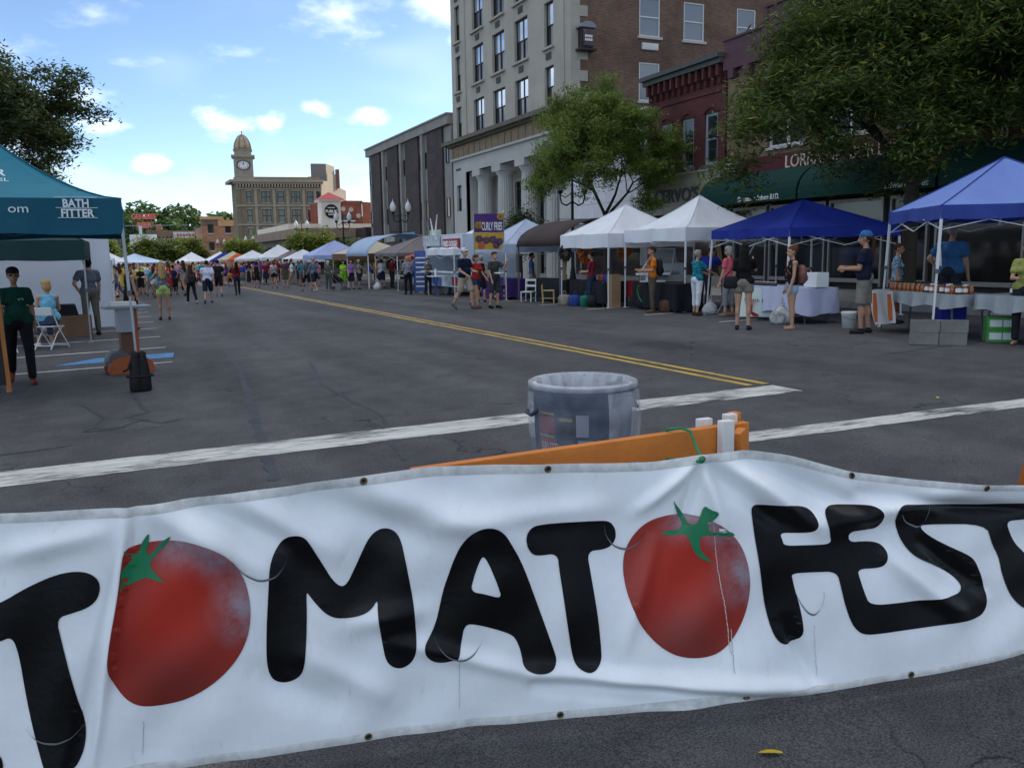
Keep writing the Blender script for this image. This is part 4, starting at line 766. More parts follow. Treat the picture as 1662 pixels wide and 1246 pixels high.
barrel('dark brown arched shelter between two white canopies',12.7,16.6,24.95,28.3,1.85,2.75,BRW,'x',LEGD)
# ---------------------------------------------------------------- stall furniture
def table(label,x,y,rz,L,W,cloth=None,drop=.5,h=.75,name='folding_table',topm=None,side_drop=None):
    r=ground_empty(name,x,y,rz,label,'table'); MB().box((0,0,h-.02),(L,W,.035)).build('table_top',topm or mat('table_laminate',(.35,.34,.32),.6,.05),r)
    for sx in(-1,1):
        for sy in(-1,1): MB().bar((sx*(L/2-.15),sy*(W/2-.08),0),(sx*(L/2-.22),sy*(W/2-.08),h-.04),.025,.025).build('leg',LEGD,r)
    if cloth:
        q=random.Random(int(x*97+y*31)); b=MB(); per=[]; N_=90; P=2*(L+W)
        for i in range(N_):
            s=P*i/N_
            if s<L: p=(-L/2+s,-W/2,0,-1)
            elif s<L+W: p=(L/2,-W/2+s-L,1,0)
            elif s<2*L+W: p=(L/2-(s-L-W),W/2,0,1)
            else: p=(-L/2,W/2-(s-2*L-W),-1,0)
            per.append(p)
        rings=[]
        for j in range(6):
            t=j/5; ring=[]
            for i,(px,py,nx,ny) in enumerate(per):
                wv=.035*math.sin(i*1.1+x)*t+.02*math.sin(i*2.3)*t; ring.append((px*1.006+nx*(.012+wv+.03*t),py*1.006+ny*(.012+wv+.03*t),h+.003-drop*t+(.03*math.sin(i*.5+y)*t)))
            rings.append(ring)
        b.loft(rings,0,False); b.add(rings[0],[tuple(range(N_))]); o=b.build('tablecloth_skirt',cloth,r,True)
    return r
CLEARC=mat('translucent_cloth',(.42,.47,.50),.3,.15,3,trans=.4,spec=.6); LILAC=canvas('lilac_cloth',(.50,.53,.70),.1); BLACKC=mat('black_cloth',(.012,.012,.018),.85,.2,4); PURPC=mat('purple_cloth',(.045,.018,.13),.8,.15,3); REDC=mat('red_cloth',(.22,.015,.02),.8,.15,3)
tA=table('table of honey jars under clear plastic cover by periwinkle canopy leg',12.95,11.0,R_(76),2.3,.72,CLEARC,.22)
tB=table('second jar table with clear cover at the right edge',12.75,8.75,R_(86),1.9,.72,CLEARC,.26)
tC=table('lilac cloth covered table under the royal blue canopy',13.25,14.95,R_(84),2.3,.75,LILAC,.55)
tD=table('black covered craft table under the peaked white canopy',13.3,19.8,R_(82),2.6,.75,BLACKC,.68)
tE=table('black covered table of the wreath stall',13.1,23.2,R_(88),2.2,.75,BLACKC,.6)
tF=table('long black covered table under the dark brown shelter',13.3,26.4,R_(88),3.,.75,BLACKC,.6)
tG=table('purple covered table under the bluish white canopy',12.9,30.0,R_(88),2.6,.75,PURPC,.68)
tH=table('small red covered table beside the craft table',13.7,21.4,R_(80),1.2,.7,REDC,.45)
tI=table('low folding serving table by the orange canopy',12.6,41.8,R_(80),1.8,.7,None)
# banner cloth on the honey table
sg=ground_empty('draped_sign',12.55,11.75,R_(72),'orange and white cloth sign hanging from the honey table','sign')
b=MB(); n=12
for j in range(n+1):
    for i in range(n+1): b.v.append((-.38+.76*i/n,-.02-.1*(j/n)**1.5-.03*math.sin(i*.8+j*.3)*(j/n),.76-.56*j/n-.1*(i/n)*(j/n)))
b.f=[(j*(n+1)+i,(j+1)*(n+1)+i,(j+1)*(n+1)+i+1,j*(n+1)+i+1) for j in range(n) for i in range(n)]; b.m=[1 if (0<i<3 or 8<i<11) and 0<j<11 else 0 for j in range(n) for i in range(n)]
b.build('cloth',[mat('white_cloth',(.6,.6,.6),.8,.1,4),mat('orange_print',(.55,.14,.035),.8,.15,4)],sg,True)
b=MB(); b.v=[(-.0+.17*math.cos(2*math.pi*k/18),-.1-.02*math.sin(k),.46+.14*math.sin(2*math.pi*k/18)) for k in range(18)]; b.f=[tuple(range(18))]; b.m=[0]; b.build('print_mark',mat('tan_print',(.38,.29,.2),.8,.2,6),sg)
# jars
def jar_mesh(r,h,c,lid,lab=None):
    g_=empty('jar',(0,0,0)); MB().lathe((0,0,0),[(r*.92,0),(r,.012),(r,h*.78),(r*.8,h*.88),(r*.8,h*.9)],12).build('jar_body',c,g_,True); MB().cyl((0,0,h*.9),r*.86,h*.12,12).build('lid',lid,g_)
    if lab: MB().lathe((0,0,h*.22),[(r*1.01,0),(r*1.01,h*.4)],12,0,False).build('paper_label',lab,g_)
    return g_
AMB=mat('amber_honey',(.26,.075,.012),.15,.1,spec=.7); DKH=mat('dark_honey',(.07,.02,.008),.15,.1,spec=.7); JAM=mat('dark_jam',(.03,.006,.01),.15,.1,spec=.7); GLID=mat('gold_lid',(.5,.33,.08),.35,0,metal=.7); BLID=mat('black_lid',(.02,.02,.025),.4,0); WLID=mat('white_lid',(.6,.62,.65),.5,0); PAPR=mat('paper_label',(.72,.7,.66),.7,.05)
protos=[jar_mesh(.042,.135,AMB,GLID,None),jar_mesh(.05,.16,DKH,BLID,PAPR),jar_mesh(.05,.15,AMB,WLID,PAPR),jar_mesh(.055,.16,JAM,BLID,PAPR)]
jl=['amber honey jar with gold lid on the long jar table','dark honey jar with black lid on the long jar table','amber honey jar with white lid on the long jar table','dark jam jar with white label on right edge table']; used=[0]*4
def jar(k,x,y,zt):
    c=protos[k] if not used[k] else copy_tree(protos[k]); used[k]=1; c.location=(x,y,zt); tag(c,jl[k],'jar','jars for sale on the tables under the periwinkle canopy')
def on(t,u,v,h=.75): 
    c,s=math.cos(t.rotation_euler.z),math.sin(t.rotation_euler.z); return (t.location.x+c*u-s*v,t.location.y+s*u+c*v,t.location.z+h+.004)
for i in range(15):
    for j in range(3): jar([0,2,1][(i+j)%3] if i<7 else 1 if j<2 else 0,*on(tA,-1.05+i*.13+rnd.uniform(-.015,.015),-.0+j*.12+.1*(i%2)*0+.02))
for i in range(9):
    for j in range(2): jar(3,*on(tB,-.75+i*.15,.0+j*.14))
# cinder blocks under the canopy leg
CIN=mat('cinder_block',(.19,.185,.175),.95,.2,5,.7,70)
cbm_=MB()
for x0,x1 in ((-.2,-.165),(-.018,.018),(.165,.2)): cbm_.b2((x0,-.064,0),(x1,.064,.19))
cbm_.b2((-.2,-.1,0),(.2,-.064,.19)); cbm_.b2((-.2,.064,0),(.2,.1,.19)); cme=cbm_.mesh('cinder_block',CIN)
for i,(dx,dy,dz,l) in enumerate(((-.2,0,0,'grey cinder block at bottom left of canopy leg stack'),(.205,0,0,'grey cinder block at bottom right of canopy leg stack'),(-.19,.01,.195,'grey cinder block at top left of canopy leg stack'),(.215,.005,.195,'grey cinder block at top right of canopy leg stack'))):
    a=R_(-40); o=place('cinder_block',cme,None,(11.68+dx*math.cos(a)-dy*math.sin(a),9.75+dx*math.sin(a)+dy*math.cos(a),gz(11.7,9.8)+.004+dz),a+rnd.uniform(-.05,.05)); tag(o,l,'cinder block','cinder blocks stacked at canopy leg')
def crate(name,label,x,y,rz,d,m,lm=None,z=0.,cat='box',bands=None):
    r=ground_empty(name,x,y,rz,label,cat,dz=z+.003); MB().box((0,0,d[2]/2),d).build('carton',m,r,bevel=.006)
    MB().box((0,0,d[2]+.002),(d[0]*.97,.045,.003)).build('packing_tape',mat('packing_tape',(.38,.33,.24),.35,0),r)
    if lm:
        for s in(-1,1): MB().box((s*d[0]*.22,-d[1]/2-.004,d[2]*.5),(d[0]*.4,.006,d[2]*.55)).build('printed_panel',lm,r)
    return r
GBOX=mat('green_carton',(.06,.26,.05),.7,.1); BOXW=mat('pale_print',(.55,.62,.6),.6,.1); CARD=mat('cardboard',(.27,.18,.10),.85,.15,3); BROWNBOX=mat('brown_carton',(.15,.09,.06),.85,.15,3)
crate('carton','lower green carton under right edge table',12.72,9.45,R_(-42),(.44,.3,.2),GBOX,BOXW); crate('carton','upper green carton stacked under right edge table',12.73,9.46,R_(-42),(.44,.3,.2),GBOX,BOXW,.203)
crate('storage_tub','deep blue storage tub under the honey table',13.0,10.62,R_(-30),(.42,.3,.3),mat('blue_plastic',(.012,.02,.25),.4,.05),None,.2); crate('carton','green and white carton beneath the blue tub',13.0,10.6,R_(-30),(.4,.3,.19),mat('lime_carton',(.16,.36,.08),.7,.3,8),BOXW)
bk=ground_empty('bucket',12.75,12.68,0,'white lidded bucket beside the man in blue bandana','bucket'); MB().lathe((0,0,.004),[(.115,0),(.14,.27),(.145,.275),(.145,.29)],18).build('pail',mat('white_plastic',(.62,.63,.63),.45,.05),bk,True); MB().lathe((0,0,.29),[(.15,0),(.15,.03),(.135,.04)],18).build('lid',mat('white_plastic',(.62,.63,.63),.45,.05),bk); MB().tube([(-.15,0,.24),(-.11,-.12,.2),(0,-.17,.17),(.11,-.12,.2),(.15,0,.24)],.005,5).build('handle',LEGD,bk)
crate('cooler_box','white foam cooler box on the lilac table',*on(tC,-1.0,.05)[:2],R_(84),(.42,.3,.3),mat('white_foam',(.7,.73,.76),.7,.04),None,.757,'cooler')
def hang_sign(label,x,y,rz,wd,z0,z1,m,name='paper_sign'):
    r=ground_empty(name,x,y,rz,label,'sign'); b=MB(); n=10
    for j in range(n+1):
        for i in range(n+1): b.v.append((-wd/2+wd*i/n,-.03*math.sin(i*.7)*(1-j/n)-.12*(1-j/n),z0+(z1-z0)*j/n))
    b.f=[(j*(n+1)+i,j*(n+1)+i+1,(j+1)*(n+1)+i+1,(j+1)*(n+1)+i) for j in range(n) for i in range(n)]; b.m=[0]*len(b.f); b.build('sheet',m,r,True); return r
ps=hang_sign('pale paper sign with red boot hanging from lilac table',12.83,15.55,R_(-48),.75,.08,.72,mat('pale_green_paper',(.52,.60,.56),.7,.05)); INK=mat('black_ink',(.02,.02,.02),.7,0)
yl_=ps.location; cz=math.cos(R_(-48)); sz=math.sin(R_(-48))
def pl(x,y,z): return (yl_.x+cz*x-sz*y,yl_.y+sz*x+cz*y,yl_.z+z)
text('lettering','s with Pat!',.12,INK,pl(-.22,-.1,.44),(cz,sz,-.12),(0,0.,1),ps,ext=.001,width=.58)
b=MB(); b.add([pl(x,-.115,z) for x,z in ((-.16,.36),(-.03,.36),(-.04,.2),(.1,.13),(.1,.09),(-.14,.09),(-.15,.2))],[tuple(range(7))]); b.build('boot_print',mat('red_print',(.28,.02,.02),.7,.1),ps,False,True)
b=MB(); b.add([pl(-.095+.1*math.cos(2*math.pi*k/12),-.118,.4+.06*math.sin(2*math.pi*k/12)) for k in range(12)],[tuple(range(12))]); b.build('boot_cuff',mat('pink_print',(.5,.2,.2),.7,.1),ps,False,True)
# row of small jars on the lilac table
pj=jar_mesh(.035,.09,JAM,WLID,None)
for i in range(11): c=pj if i==0 else copy_tree(pj); c.location=on(tC,.1+i*.09,.27); tag(c,'tiny dark jar with white lid along lilac table edge','jar','tiny jars on the lilac table')
# bags
def sack(name,label,x,y,s,m,seed,cat='bag',neck=True):
    q=random.Random(seed); r=ground_empty(name,x,y,q.random()*6,label,cat); b=MB(); rings=[]; n=14
    prof=[(.75,.0),(1.,.12),(1.02,.35),(.85,.6),(.5,.82),(.22,.95),(.3,1.12)] if neck else [(.85,0),(1,.1),(1,.8),(.8,.98),(.3,1.04)]
    for rr,z in prof: rings.append([(s*.5*rr*(1+.18*math.sin(k*2.3+z*4+seed)+.1*q.uniform(-1,1))*math.cos(2*math.pi*k/n),s*.42*rr*(1+.15*math.sin(k*3.1+seed))*math.sin(2*math.pi*k/n),s*.8*z) for k in range(n)])
    b.loft(rings); b.build('body',m,r,True); MB().tube([(-s*.1,0,s*.8),(-s*.12,0,s*1.02),(0,0,s*1.12),(s*.12,0,s*1.02),(s*.1,0,s*.8)],.01,5).build('handle',m,r); return r
PLB=mat('white_plastic_bag',(.62,.64,.66),.35,.15,6,trans=.25); ZEB=mat('zebra_print',(.35,.36,.36),.5,.9,7)
sack('plastic_bag','white plastic bag on road beside woman in teal shirt',13.25,17.75,.42,PLB,3); sack('shopping_bag','black and white patterned bag beside girl with backpack',12.55,14.35,.5,ZEB,5)
sack('plastic_bag','white plastic bag hanging at the far serving table',12.0,44.6,.5,PLB,8)
# craft stall display: slanted screen in frame, shelf, emblem, ladder, leaning pole
ds=ground_empty('slanted_display',13.6,20.3,R_(-20),'grey slanted screen display with white shelf on craft table','display'); GREYM=mat('grey_screen',(.13,.135,.14),.6,.15,6)
b=MB(); b.add([(-.75,-.25,.98),(.35,-.25,.98),(.35,.25,1.62),(-.2,.25,1.62)],[(0,1,2,3)]); o=b.build('screen',GREYM,ds); o.modifiers.new('t','SOLIDIFY').thickness=.02
part_=MB(); part_.bar((-.75,-.27,.98),(-.2,.24,1.64),.03,.03); part_.bar((-.2,.25,1.64),(.35,.25,1.64),.03,.03); part_.bar((.1,-.27,.98),(.35,.24,1.64),.03,.03); part_.build('frame',LEGG,ds)
MB().b2((-.85,-.45,.95),(.05,-.2,1.0)).build('shelf',LEGW,ds); MB().b2((-.6,-.42,.78),(-.52,-.3,.95)).build('bracket',LEGW,ds); MB().b2((-.75,-.5,.762),(-.1,-.25,.8)).build('tray',LEGW,ds); MB().b2((-.45,-.2,.76),(.5,.2,1.25)).build('panel',mat('grey_panel',(.26,.27,.28),.7,.1),ds)
em=ground_empty('table_emblem',12.83,20.35,0,'green curled emblem on front of the black craft table','emblem'); MB().tube([(-.0,.12*math.sin(t)*1.0-.1*0,.45+.22*math.cos(t*.7)) for t in [k*.35 for k in range(16)]],.014,5).build('curl',mat('green_emblem',(.02,.22,.06),.7,.1),em)
ld=ground_empty('step_ladder','',0) if False else ground_empty('step_ladder',15.6,20.2,R_(60),'aluminium ladder standing at back of craft stall','ladder')
for s in(-.22,.22): MB().bar((s,0,0),(s*.8,.3,2.3),.03,.07).build('rail',mat('wood_rail',(.33,.25,.15),.7,.1),ld)
for k in range(7): MB().bar((-.2,.04+.04*k,.3+.3*k),(.2,.04+.04*k,.3+.3*k),.05,.025).build('rung',LEGG,ld)
lp_=ground_empty('leaning_pole',13.2,17.4,0,'thin grey pole leaning beside the royal blue canopy','pole'); MB().tube([(0,0,.02),(.28,-1.2,1.95)],.018,8).build('shaft',LEGG,lp_); MB().tube([(0,0,.0),(.006,-.03,.04)],.026,8).build('rubber_tip',LEGD,lp_)
crate('display_cabinet','tall beige cabinet behind red covered table',14.9,22.0,R_(5),(.9,.5,1.1),mat('beige_cabinet',(.34,.28,.19),.8,.1),None,.0,'cabinet'); 
pk=MB().lathe((0,0,0),[(.04,0),(.11,.02),(.13,.09),(.1,.16),(.03,.17),(.02,.22)],12)
pkm=pk.mesh('pumpkin',mat('pumpkin_orange',(.5,.12,.02),.6,.15,8),True)
for i in range(4): o=place('pumpkin',pkm,None,(14.6+i*.2,21.95+.05*i,gz(14.8,22)+1.105)); tag(o,'small orange pumpkin on top of beige cabinet','pumpkin','pumpkins on the beige cabinet')
# wreaths
def wreath(label,x,y,z,R,c1,seed):
    r=empty('wreath',(x,y,z),0,label,'wreath'); r2=np.random.RandomState(seed); n=900; a=r2.uniform(0,2*np.pi,n); rr=R*(1+r2.normal(size=n)*.16); C=np.stack([rr*np.cos(a)*.75,rr*np.cos(a)*-.6*0+r2.normal(size=n)*.04,rr*np.sin(a)],1); V,F=leaves(C,.05,.025,.0,seed); place('foliage',npmesh('foliage',V,F,c1),r); MB().tube([(R*.75*math.cos(t),0,R*math.sin(t)) for t in [2*math.pi*k/16 for k in range(17)]],.02,5).build('ring',BARK,r); MB().tube([(0,0,R),(0,0,1.95-z+gz(x,y)+.2)],.006,4).build('hanging_wire',LEGD,r)
WR1=leafmat('orange_wreath_leaves',(.42,.11,.02),.2,.6); WR2=leafmat('dark_wreath_leaves',(.05,.05,.045),.2,.5)
wreath('round orange autumn leaf wreath hanging in white canopy',12.9,23.6,1.52,.24,WR1,1); wreath('dark green wreath hanging left of the orange wreath',12.75,24.6,1.55,.2,WR2,2); wreath('small orange wreath at right of wreath stall',13.6,22.4,1.6,.2,WR1,4)
crate('cardboard_stand','tall cardboard stand beside white canopy leg',12.95,21.95,R_(0),(.3,.3,.95),CARD,None,0.,'stand')
for i,(u,v,c,l) in enumerate(((-.7,.05,(.03,.05,.3),'blue fabric bundle on the wreath table'),(-.3,0,(.5,.1,.03),'orange ornament bundle on the wreath table'),(.1,.1,(.6,.6,.6),'white ceramic lump on the wreath table'),(.5,0,(.2,.12,.05),'brown basket lump on the wreath table'))):
    p=on(tE,u,v); r=sack('merchandise',l,p[0],p[1],.22,mat('merch_%d'%i,c,.7,.3,9),i+20,'goods',False); r.location.z=p[2]
for i,(x,y,c,l) in enumerate(((12.45,24.1,(.35,.32,.26),'patterned cloth tote at wreath stall leg'),(12.5,23.5,(.03,.06,.3),'blue tote bag below wreath table'),(12.6,23.0,(.01,.2,.13),'green tote bag below wreath table'),(12.65,22.6,(.02,.02,.02),'black sack beside white canopy leg'),(13.0,18.9,(.015,.015,.02),'black backpack on road under craft table'),(12.8,19.0,(.1,.05,.03),'brown sack under craft table'))):
    sack('tote_bag',l,x,y,.4,mat('tote_%d'%i,tuple(q*.7 for q in c),.7,.5,8),i+40,'bag',False)
# tree trunk carving and little chairs
tk=ground_empty('carved_trunk',13.0,25.2,0,'pale carved tree trunk post at front of brown shelter','carving'); MB().tube([(0,0,0),(.02,.01,.5),(-.04,0,1.0),(.03,0,1.5),(0,0,1.95)],[.13,.1,.11,.08,.12],9).build('trunk',mat('peeled_wood',(.30,.23,.14),.8,.35,5,.5,20),tk,True)
for k,(z,a) in enumerate(((.7,.6),(1.2,2.4),(1.55,4.4))): MB().tube([(0,0,z),(.12*math.cos(a),.12*math.sin(a),z+.08),(.2*math.cos(a),.2*math.sin(a),z+.2)],[.045,.035,.02],6).build('stub_branch',mat('peeled_wood',(.3,.23,.14),.8,.3),tk,True)
def chair(label,x,y,rz,m,h=.45,w_=.36,back=.85,slats=2,name='wooden_chair'):
    r=ground_empty(name,x,y,rz,label,'chair'); MB().box((0,0,h),(w_,w_,.03)).build('seat',m,r)
    for sx in(-1,1):
        MB().bar((sx*w_*.44,-w_*.44,0),(sx*w_*.44,-w_*.44,h-.015),.03,.03).build('leg',m,r); MB().bar((sx*w_*.44,w_*.44,0),(sx*w_*.44,w_*.52,back),.03,.03).build('leg',m,r); MB().bar((sx*w_*.44,-w_*.42,h*.4),(sx*w_*.44,w_*.44,h*.4),.02,.02).build('stretcher',m,r)
    for k in range(slats): MB().bar((-w_*.44,w_*.5,h+(back-h)*(.45+.45*k)),(w_*.44,w_*.5,h+(back-h)*(.45+.45*k)),.02,.07).build('back_slat',m,r)
    return r
WCH=mat('white_chair_paint',(.6,.62,.62),.6,.08); YCH=mat('straw_chair',(.42,.33,.16),.7,.1)
chair('small white wooden chair before the dark brown shelter',12.5,26.9,R_(-50),WCH,.34,.42,.78); chair('small straw coloured chair by the patterned tote',12.55,25.45,R_(60),YCH,.42,.4,.6)
bn=ground_empty('low_bench',12.45,29.0,R_(20),'low dark bench with striped legs beside purple table','bench'); MB().box((0,0,.5),(1.1,.36,.05)).build('seat',mat('dark_wood',(.07,.045,.03),.6,.15),bn)
for x in(-.45,0,.45):
    for k in range(5): MB().box((x,-.1,.05+k*.095),(.07,.07,.093)).build('leg_block',YCH if k%2 else mat('dark_wood',(.07,.045,.03),.6,.15),bn)
# curly fries banner sign
cfs=ground_empty('food_banner',11.95,29.0,R_(-14),'purple and yellow curly fries banner on tall poles','sign'); PUR=mat('banner_purple',(.075,.03,.16),.6,.12,4); YEL=mat('banner_yellow',(.52,.33,.03),.6,.2,4)
MB().b2((-.52,-.01,2.42),(.52,.01,3.08)).build('upper_panel',PUR,cfs); MB().b2((-.52,-.012,1.82),(.52,.008,2.415)).build('lower_panel',YEL,cfs)
for s in(-1,1): MB().tube([(s*.54,.02,.0),(s*.54,.02,3.12)],.02,8).build('pole',LEGG,cfs)
MB().ball((.54,.02,3.14),.04).build('finial',WLID,cfs)
cc,ss=math.cos(R_(-14)),math.sin(R_(-14)); 
def cfp(x,y,z): L=cfs.location; return (L.x+cc*x-ss*y,L.y+ss*x+cc*y,L.z+z)
text('lettering','CURLY FRIES',.4,WL,cfp(-.26,-.02,2.5),(cc,ss,0),(0,0,1),cfs,ext=.003,width=.74,bold=.008); None; None
def spiral(cx,cz,m): 
    b=MB(); b.tube([cfp(cx+ (.02+.012*t)*math.cos(t*1.9),-.03,cz+(.02+.012*t)*math.sin(t*1.9)) for t in [k*.5 for k in range(22)]],.014,5); return b.build('curl_print',m,cfs,True,True)
spiral(-.38,2.68,YEL); spiral(-.38,2.2,PUR); spiral(-.12,2.15,PUR); spiral(.12,2.18,PUR); spiral(.36,2.1,PUR); spiral(-.3,1.97,RED); spiral(.25,1.98,PUR); spiral(.42,2.98,YEL)
# fried dough trailer
tr=ground_empty('food_trailer',13.4,34.6,0,'white fried dough food trailer with red sign and menus','trailer'); TW=mat('trailer_white',(.58,.64,.72),.5,.08,2)
b=MB(); b.b2((-1.2,-2.2,.35),(-1.1,2.6,.95)); b.b2((-1.2,-2.2,.95),(-1.1,-1.85,2.05)); b.b2((-1.2,2.3,.95),(-1.1,2.6,2.05)); b.b2((-1.2,-2.2,2.05),(-1.1,2.6,2.45)); b.b2((-1.1,-2.2,.35),(1.1,-2.1,2.45)); b.b2((-1.1,2.5,.35),(1.1,2.6,2.45)); b.b2((1.0,-2.1,.35),(1.1,2.5,2.45)); b.b2((-1.2,-2.2,2.45),(1.1,2.6,2.5)); b.b2((-1.1,-2.1,.35),(1.,2.5,.42)); b.build('body',TW,tr,bevel=.02)
MB().b2((-1.5,-1.9,.95),(-1.05,2.3,1.0)).build('counter',LEGW,tr); RSG=mat('red_sign',(.3,.02,.03),.5,.1)
MB().b2((-1.28,-2.0,1.95),(-1.21,-.1,2.32)).build('sign_board',RSG,tr)
text('lettering','FRIED DOUGH',.3,WL,(13.4-1.29,34.6-.2,tr.location.z+2.02),(0,-1,0),(0,0,1),tr,ext=.003,width=1.65,bold=.01)
for i,(y,z,c) in enumerate(((-1.2,1.8,(.6,.65,.7)),(.3,1.75,(.1,.2,.45)),(.7,.55,(.1,.16,.4)),(-1.3,.6,(.3,.04,.04)),(-.5,.6,(.45,.5,.55)),(1.4,.6,(.12,.2,.5)))): MB().b2((-1.24,y-.3,z-.18),(-1.205,y+.3,z+.18)).build('menu_card',mat('menu_%d'%i,c,.6,.6,7),tr)
for s in(-1,1): o=MB(); o.lathe((0,0,0),[(.1,-.09),(.3,-.09),(.3,.09),(.1,.09)],16); w_=o.build('wheel',LEGD,tr); w_.rotation_euler=(0,math.pi/2,0); w_.location=(s*1.0,.2,.3)
for s,dx in((-1,0),(1,0)): MB().loft([[(-1.3+a*.02,.9+s*.12+b_*.09,2.5) for a,b_ in((-1,-1),(1,-1),(1,1),(-1,1))],[(-1.3+a*.01,.9+s*.45+b_*.02,3.35-.12*(s>0)) for a,b_ in((-1,-1),(1,-1),(1,1),(-1,1))]]).build('horn_board',LEGW,tr)
MB().b2((-1.35,.3,2.05),(-1.25,2.3,2.5)).build('side_sign',mat('side_sign_print',(.45,.5,.55),.6,.5,5),tr)
BLT=ground_empty('small_serving_table',11.6,34.0,0,'small white serving table with blue crossed legs at trailer','table'); MB().box((0,0,.82),(.5,.9,.03)).build('table_top',LEGW,BLT)
for s in(-1,1): MB().bar((0,s*.3,0),(0,-s*.3,.8),.03,.05).build('leg',mat('blue_leg',(.03,.08,.25),.5,.05),BLT)
b=MB(); b.lathe((0,0,.835),[(.05,0),(.06,.2),(.035,.27),(.03,.3)],10); b.build('paper_roll',WLID,BLT)
mbd=ground_empty('menu_board',12.0,37.2,R_(-30),'tall blue menu board beside the fried dough trailer','sign'); MB().b2((-.28,-.02,.1),(.28,.02,1.9)).build('board',mat('menu_blue',(.06,.11,.32),.6,.4,5),mbd)
for k in range(7): MB().b2((-.22,-.03,.3+k*.21),(.22,-.021,.36+k*.21)).build('menu_line',PAPR,mbd)
# ---------------------------------------------------------------- left side things
pd=ground_empty('display_podium',-.08,14.35,R_(10),'grey topped podium with rounded orange wood feet under teal canopy','podium'); ORW=mat('orange_wood',(.30,.085,.03),.5,.15,4,.1,30); GRP=mat('grey_laminate',(.25,.28,.31),.5,.06)
MB().b2((-.3,-.2,.97),(.35,.2,1.01)).build('top',GRP,pd,bevel=.01); MB().b2((-.12,-.16,.62),(.1,.14,.97)).build('cabinet',GRP,pd); MB().b2((-.1,-.1,.15),(.08,.1,.62)).build('column',mat('brown_laminate',(.12,.065,.045),.6,.15),pd)
MB().b2((.1,-.12,.15),(.15,.12,.97)).build('front_panel',ORW,pd)
def foot(y): 
    b=MB(); pr=[(-.3,0),(.3,0),(.33,.05),(.3,.16),(.2,.24),(0,.27),(-.2,.24),(-.3,.16),(-.33,.05)]; b.loft([[(x,yy,z) for x,z in pr] for yy in (y-.03,y+.03)]); return b.build('foot',ORW,pd)
foot(-.2); foot(.2); b=MB(); b.lathe((0,0,0),[(.16,-.16),(.18,-.1),(.18,.1),(.16,.16)],16); o=b.build('black_roll',LEGD,pd); o.rotation_euler=(math.pi/2,0,0); o.location=(-.15,0,.18)
MB().b2((-.2,-.12,1.012),(.15,.1,1.07)).build('leaflet_stack',PAPR,pd)
wb=ground_empty('canopy_weight_bag',.05,12.0,R_(8),'black canopy weight bag at foot of teal canopy leg','bag'); BLK=mat('black_nylon',(.012,.012,.014),.7,.3,8,.3,30)
b=MB(); 
for s in(-1,1): b.lathe((s*.045,.0,0),[(.075,0),(.092,.03),(.086,.18),(.066,.36),(.05,.44),(.046,.5),(.02,.52)],12)
b.build('sandbag',BLK,wb,True); MB().tube([(-.16,-.05,.2),(0,-.1,.2),(.16,-.05,.2),(.16,.05,.2),(0,.1,.2),(-.16,.05,.2),(-.16,-.05,.2)],.012,5).build('strap',BLK,wb); MB().tube([(-.08,0,.44),(-.14,-.04,.3),(-.2,-.02,.27)],.015,5).build('strap_end',BLK,wb)
sb=ground_empty('sandwich_board',-1.95,12.7,R_(20),'dark display board with orange wood frame at left edge','sign')
MB().b2((-.45,-.02,.12),(.42,.02,1.4)).build('panel',mat('board_black',(.03,.03,.03),.6,.2),sb)
for s in(-1,1): MB().bar((s*.45,0,0.02),(s*.42,.0,1.45),.05,.06).build('frame_rail',mat('orange_frame',(.38,.15,.05),.6,.15,4),sb)
MB().bar((.3,.02,.0),(.3,.35,.9),.02,.02).build('strut',LEGD,sb)
def folding_chair(label,x,y,rz):
    r=ground_empty('folding_chair',x,y,rz,label,'chair'); m=WCH
    for s in(-1,1): MB().tube([(s*.2,-.28,.01),(s*.2,0,.4),(s*.19,.2,.82)],.012,6).build('leg',m,r); MB().tube([(s*.17,.28,.01),(s*.17,.05,.3),(s*.17,-.16,.45)],.012,6).build('leg',m,r)
    MB().box((0,0,.45),(.38,.36,.02),0,0,.05).build('seat',m,r); MB().box((0,.2,.76),(.4,.02,.16),0,0,-.2).build('backrest',m,r); MB().tube([(-.17,.24,.08),(.17,.24,.08)],.01,5).build('crossbar',m,r); MB().tube([(-.2,-.26,.06),(.2,-.26,.06)],.01,5).build('crossbar',m,r); return r
FC=folding_chair('white folding chair under the seated woman in light blue',-1.5,19.55,R_(150)); folding_chair('white folding chair half hidden behind woman in green polo',-2.3,19.2,R_(200))
crate('carton','large brown carton beside the seated woman',-1.25,22.6,R_(8),(.75,.6,.5),BROWNBOX)
table('black covered information table under the dark green canopy',-2.2,22.8,R_(5),2.,.75,BLACKC,.3)
# white side wall of a canopy
sw=ground_empty('canopy_side_wall',-3.0,25.2,0,'creased white canopy side wall behind seated woman','side wall'); b=MB(); n=24
for j in range(n+1):
    for i in range(n+1):
        x=-2.6+5.2*i/n; z=.05+2.4*j/n; b.v.append((x,.05*math.sin(x*3+z*2)+.05*math.sin(x*1.3-z*4)*z/2,z))
b.f=[(j*(n+1)+i,j*(n+1)+i+1,(j+1)*(n+1)+i+1,(j+1)*(n+1)+i) for j in range(n) for i in range(n)]; b.m=[0]*len(b.f); b.build('sheet',canvas('white_side_wall',(.62,.66,.74),.3),sw,True)
for s in(-1,1): MB().bar((s*2.6,.02,0),(s*2.6,.02,2.5),.03,.03).build('pole',LEGW,sw)
for i,(x,y,l) in enumerate(((-1.6,36,'lilac covered vendor table in the left row'),(-1.5,41,'white covered vendor table in the left row'),(-1.5,46.5,'farther white covered vendor table in the left row'))): table(l,x,y,R_(90),2.2,.75,[LILAC,WCAN,WCAN][i],.6)
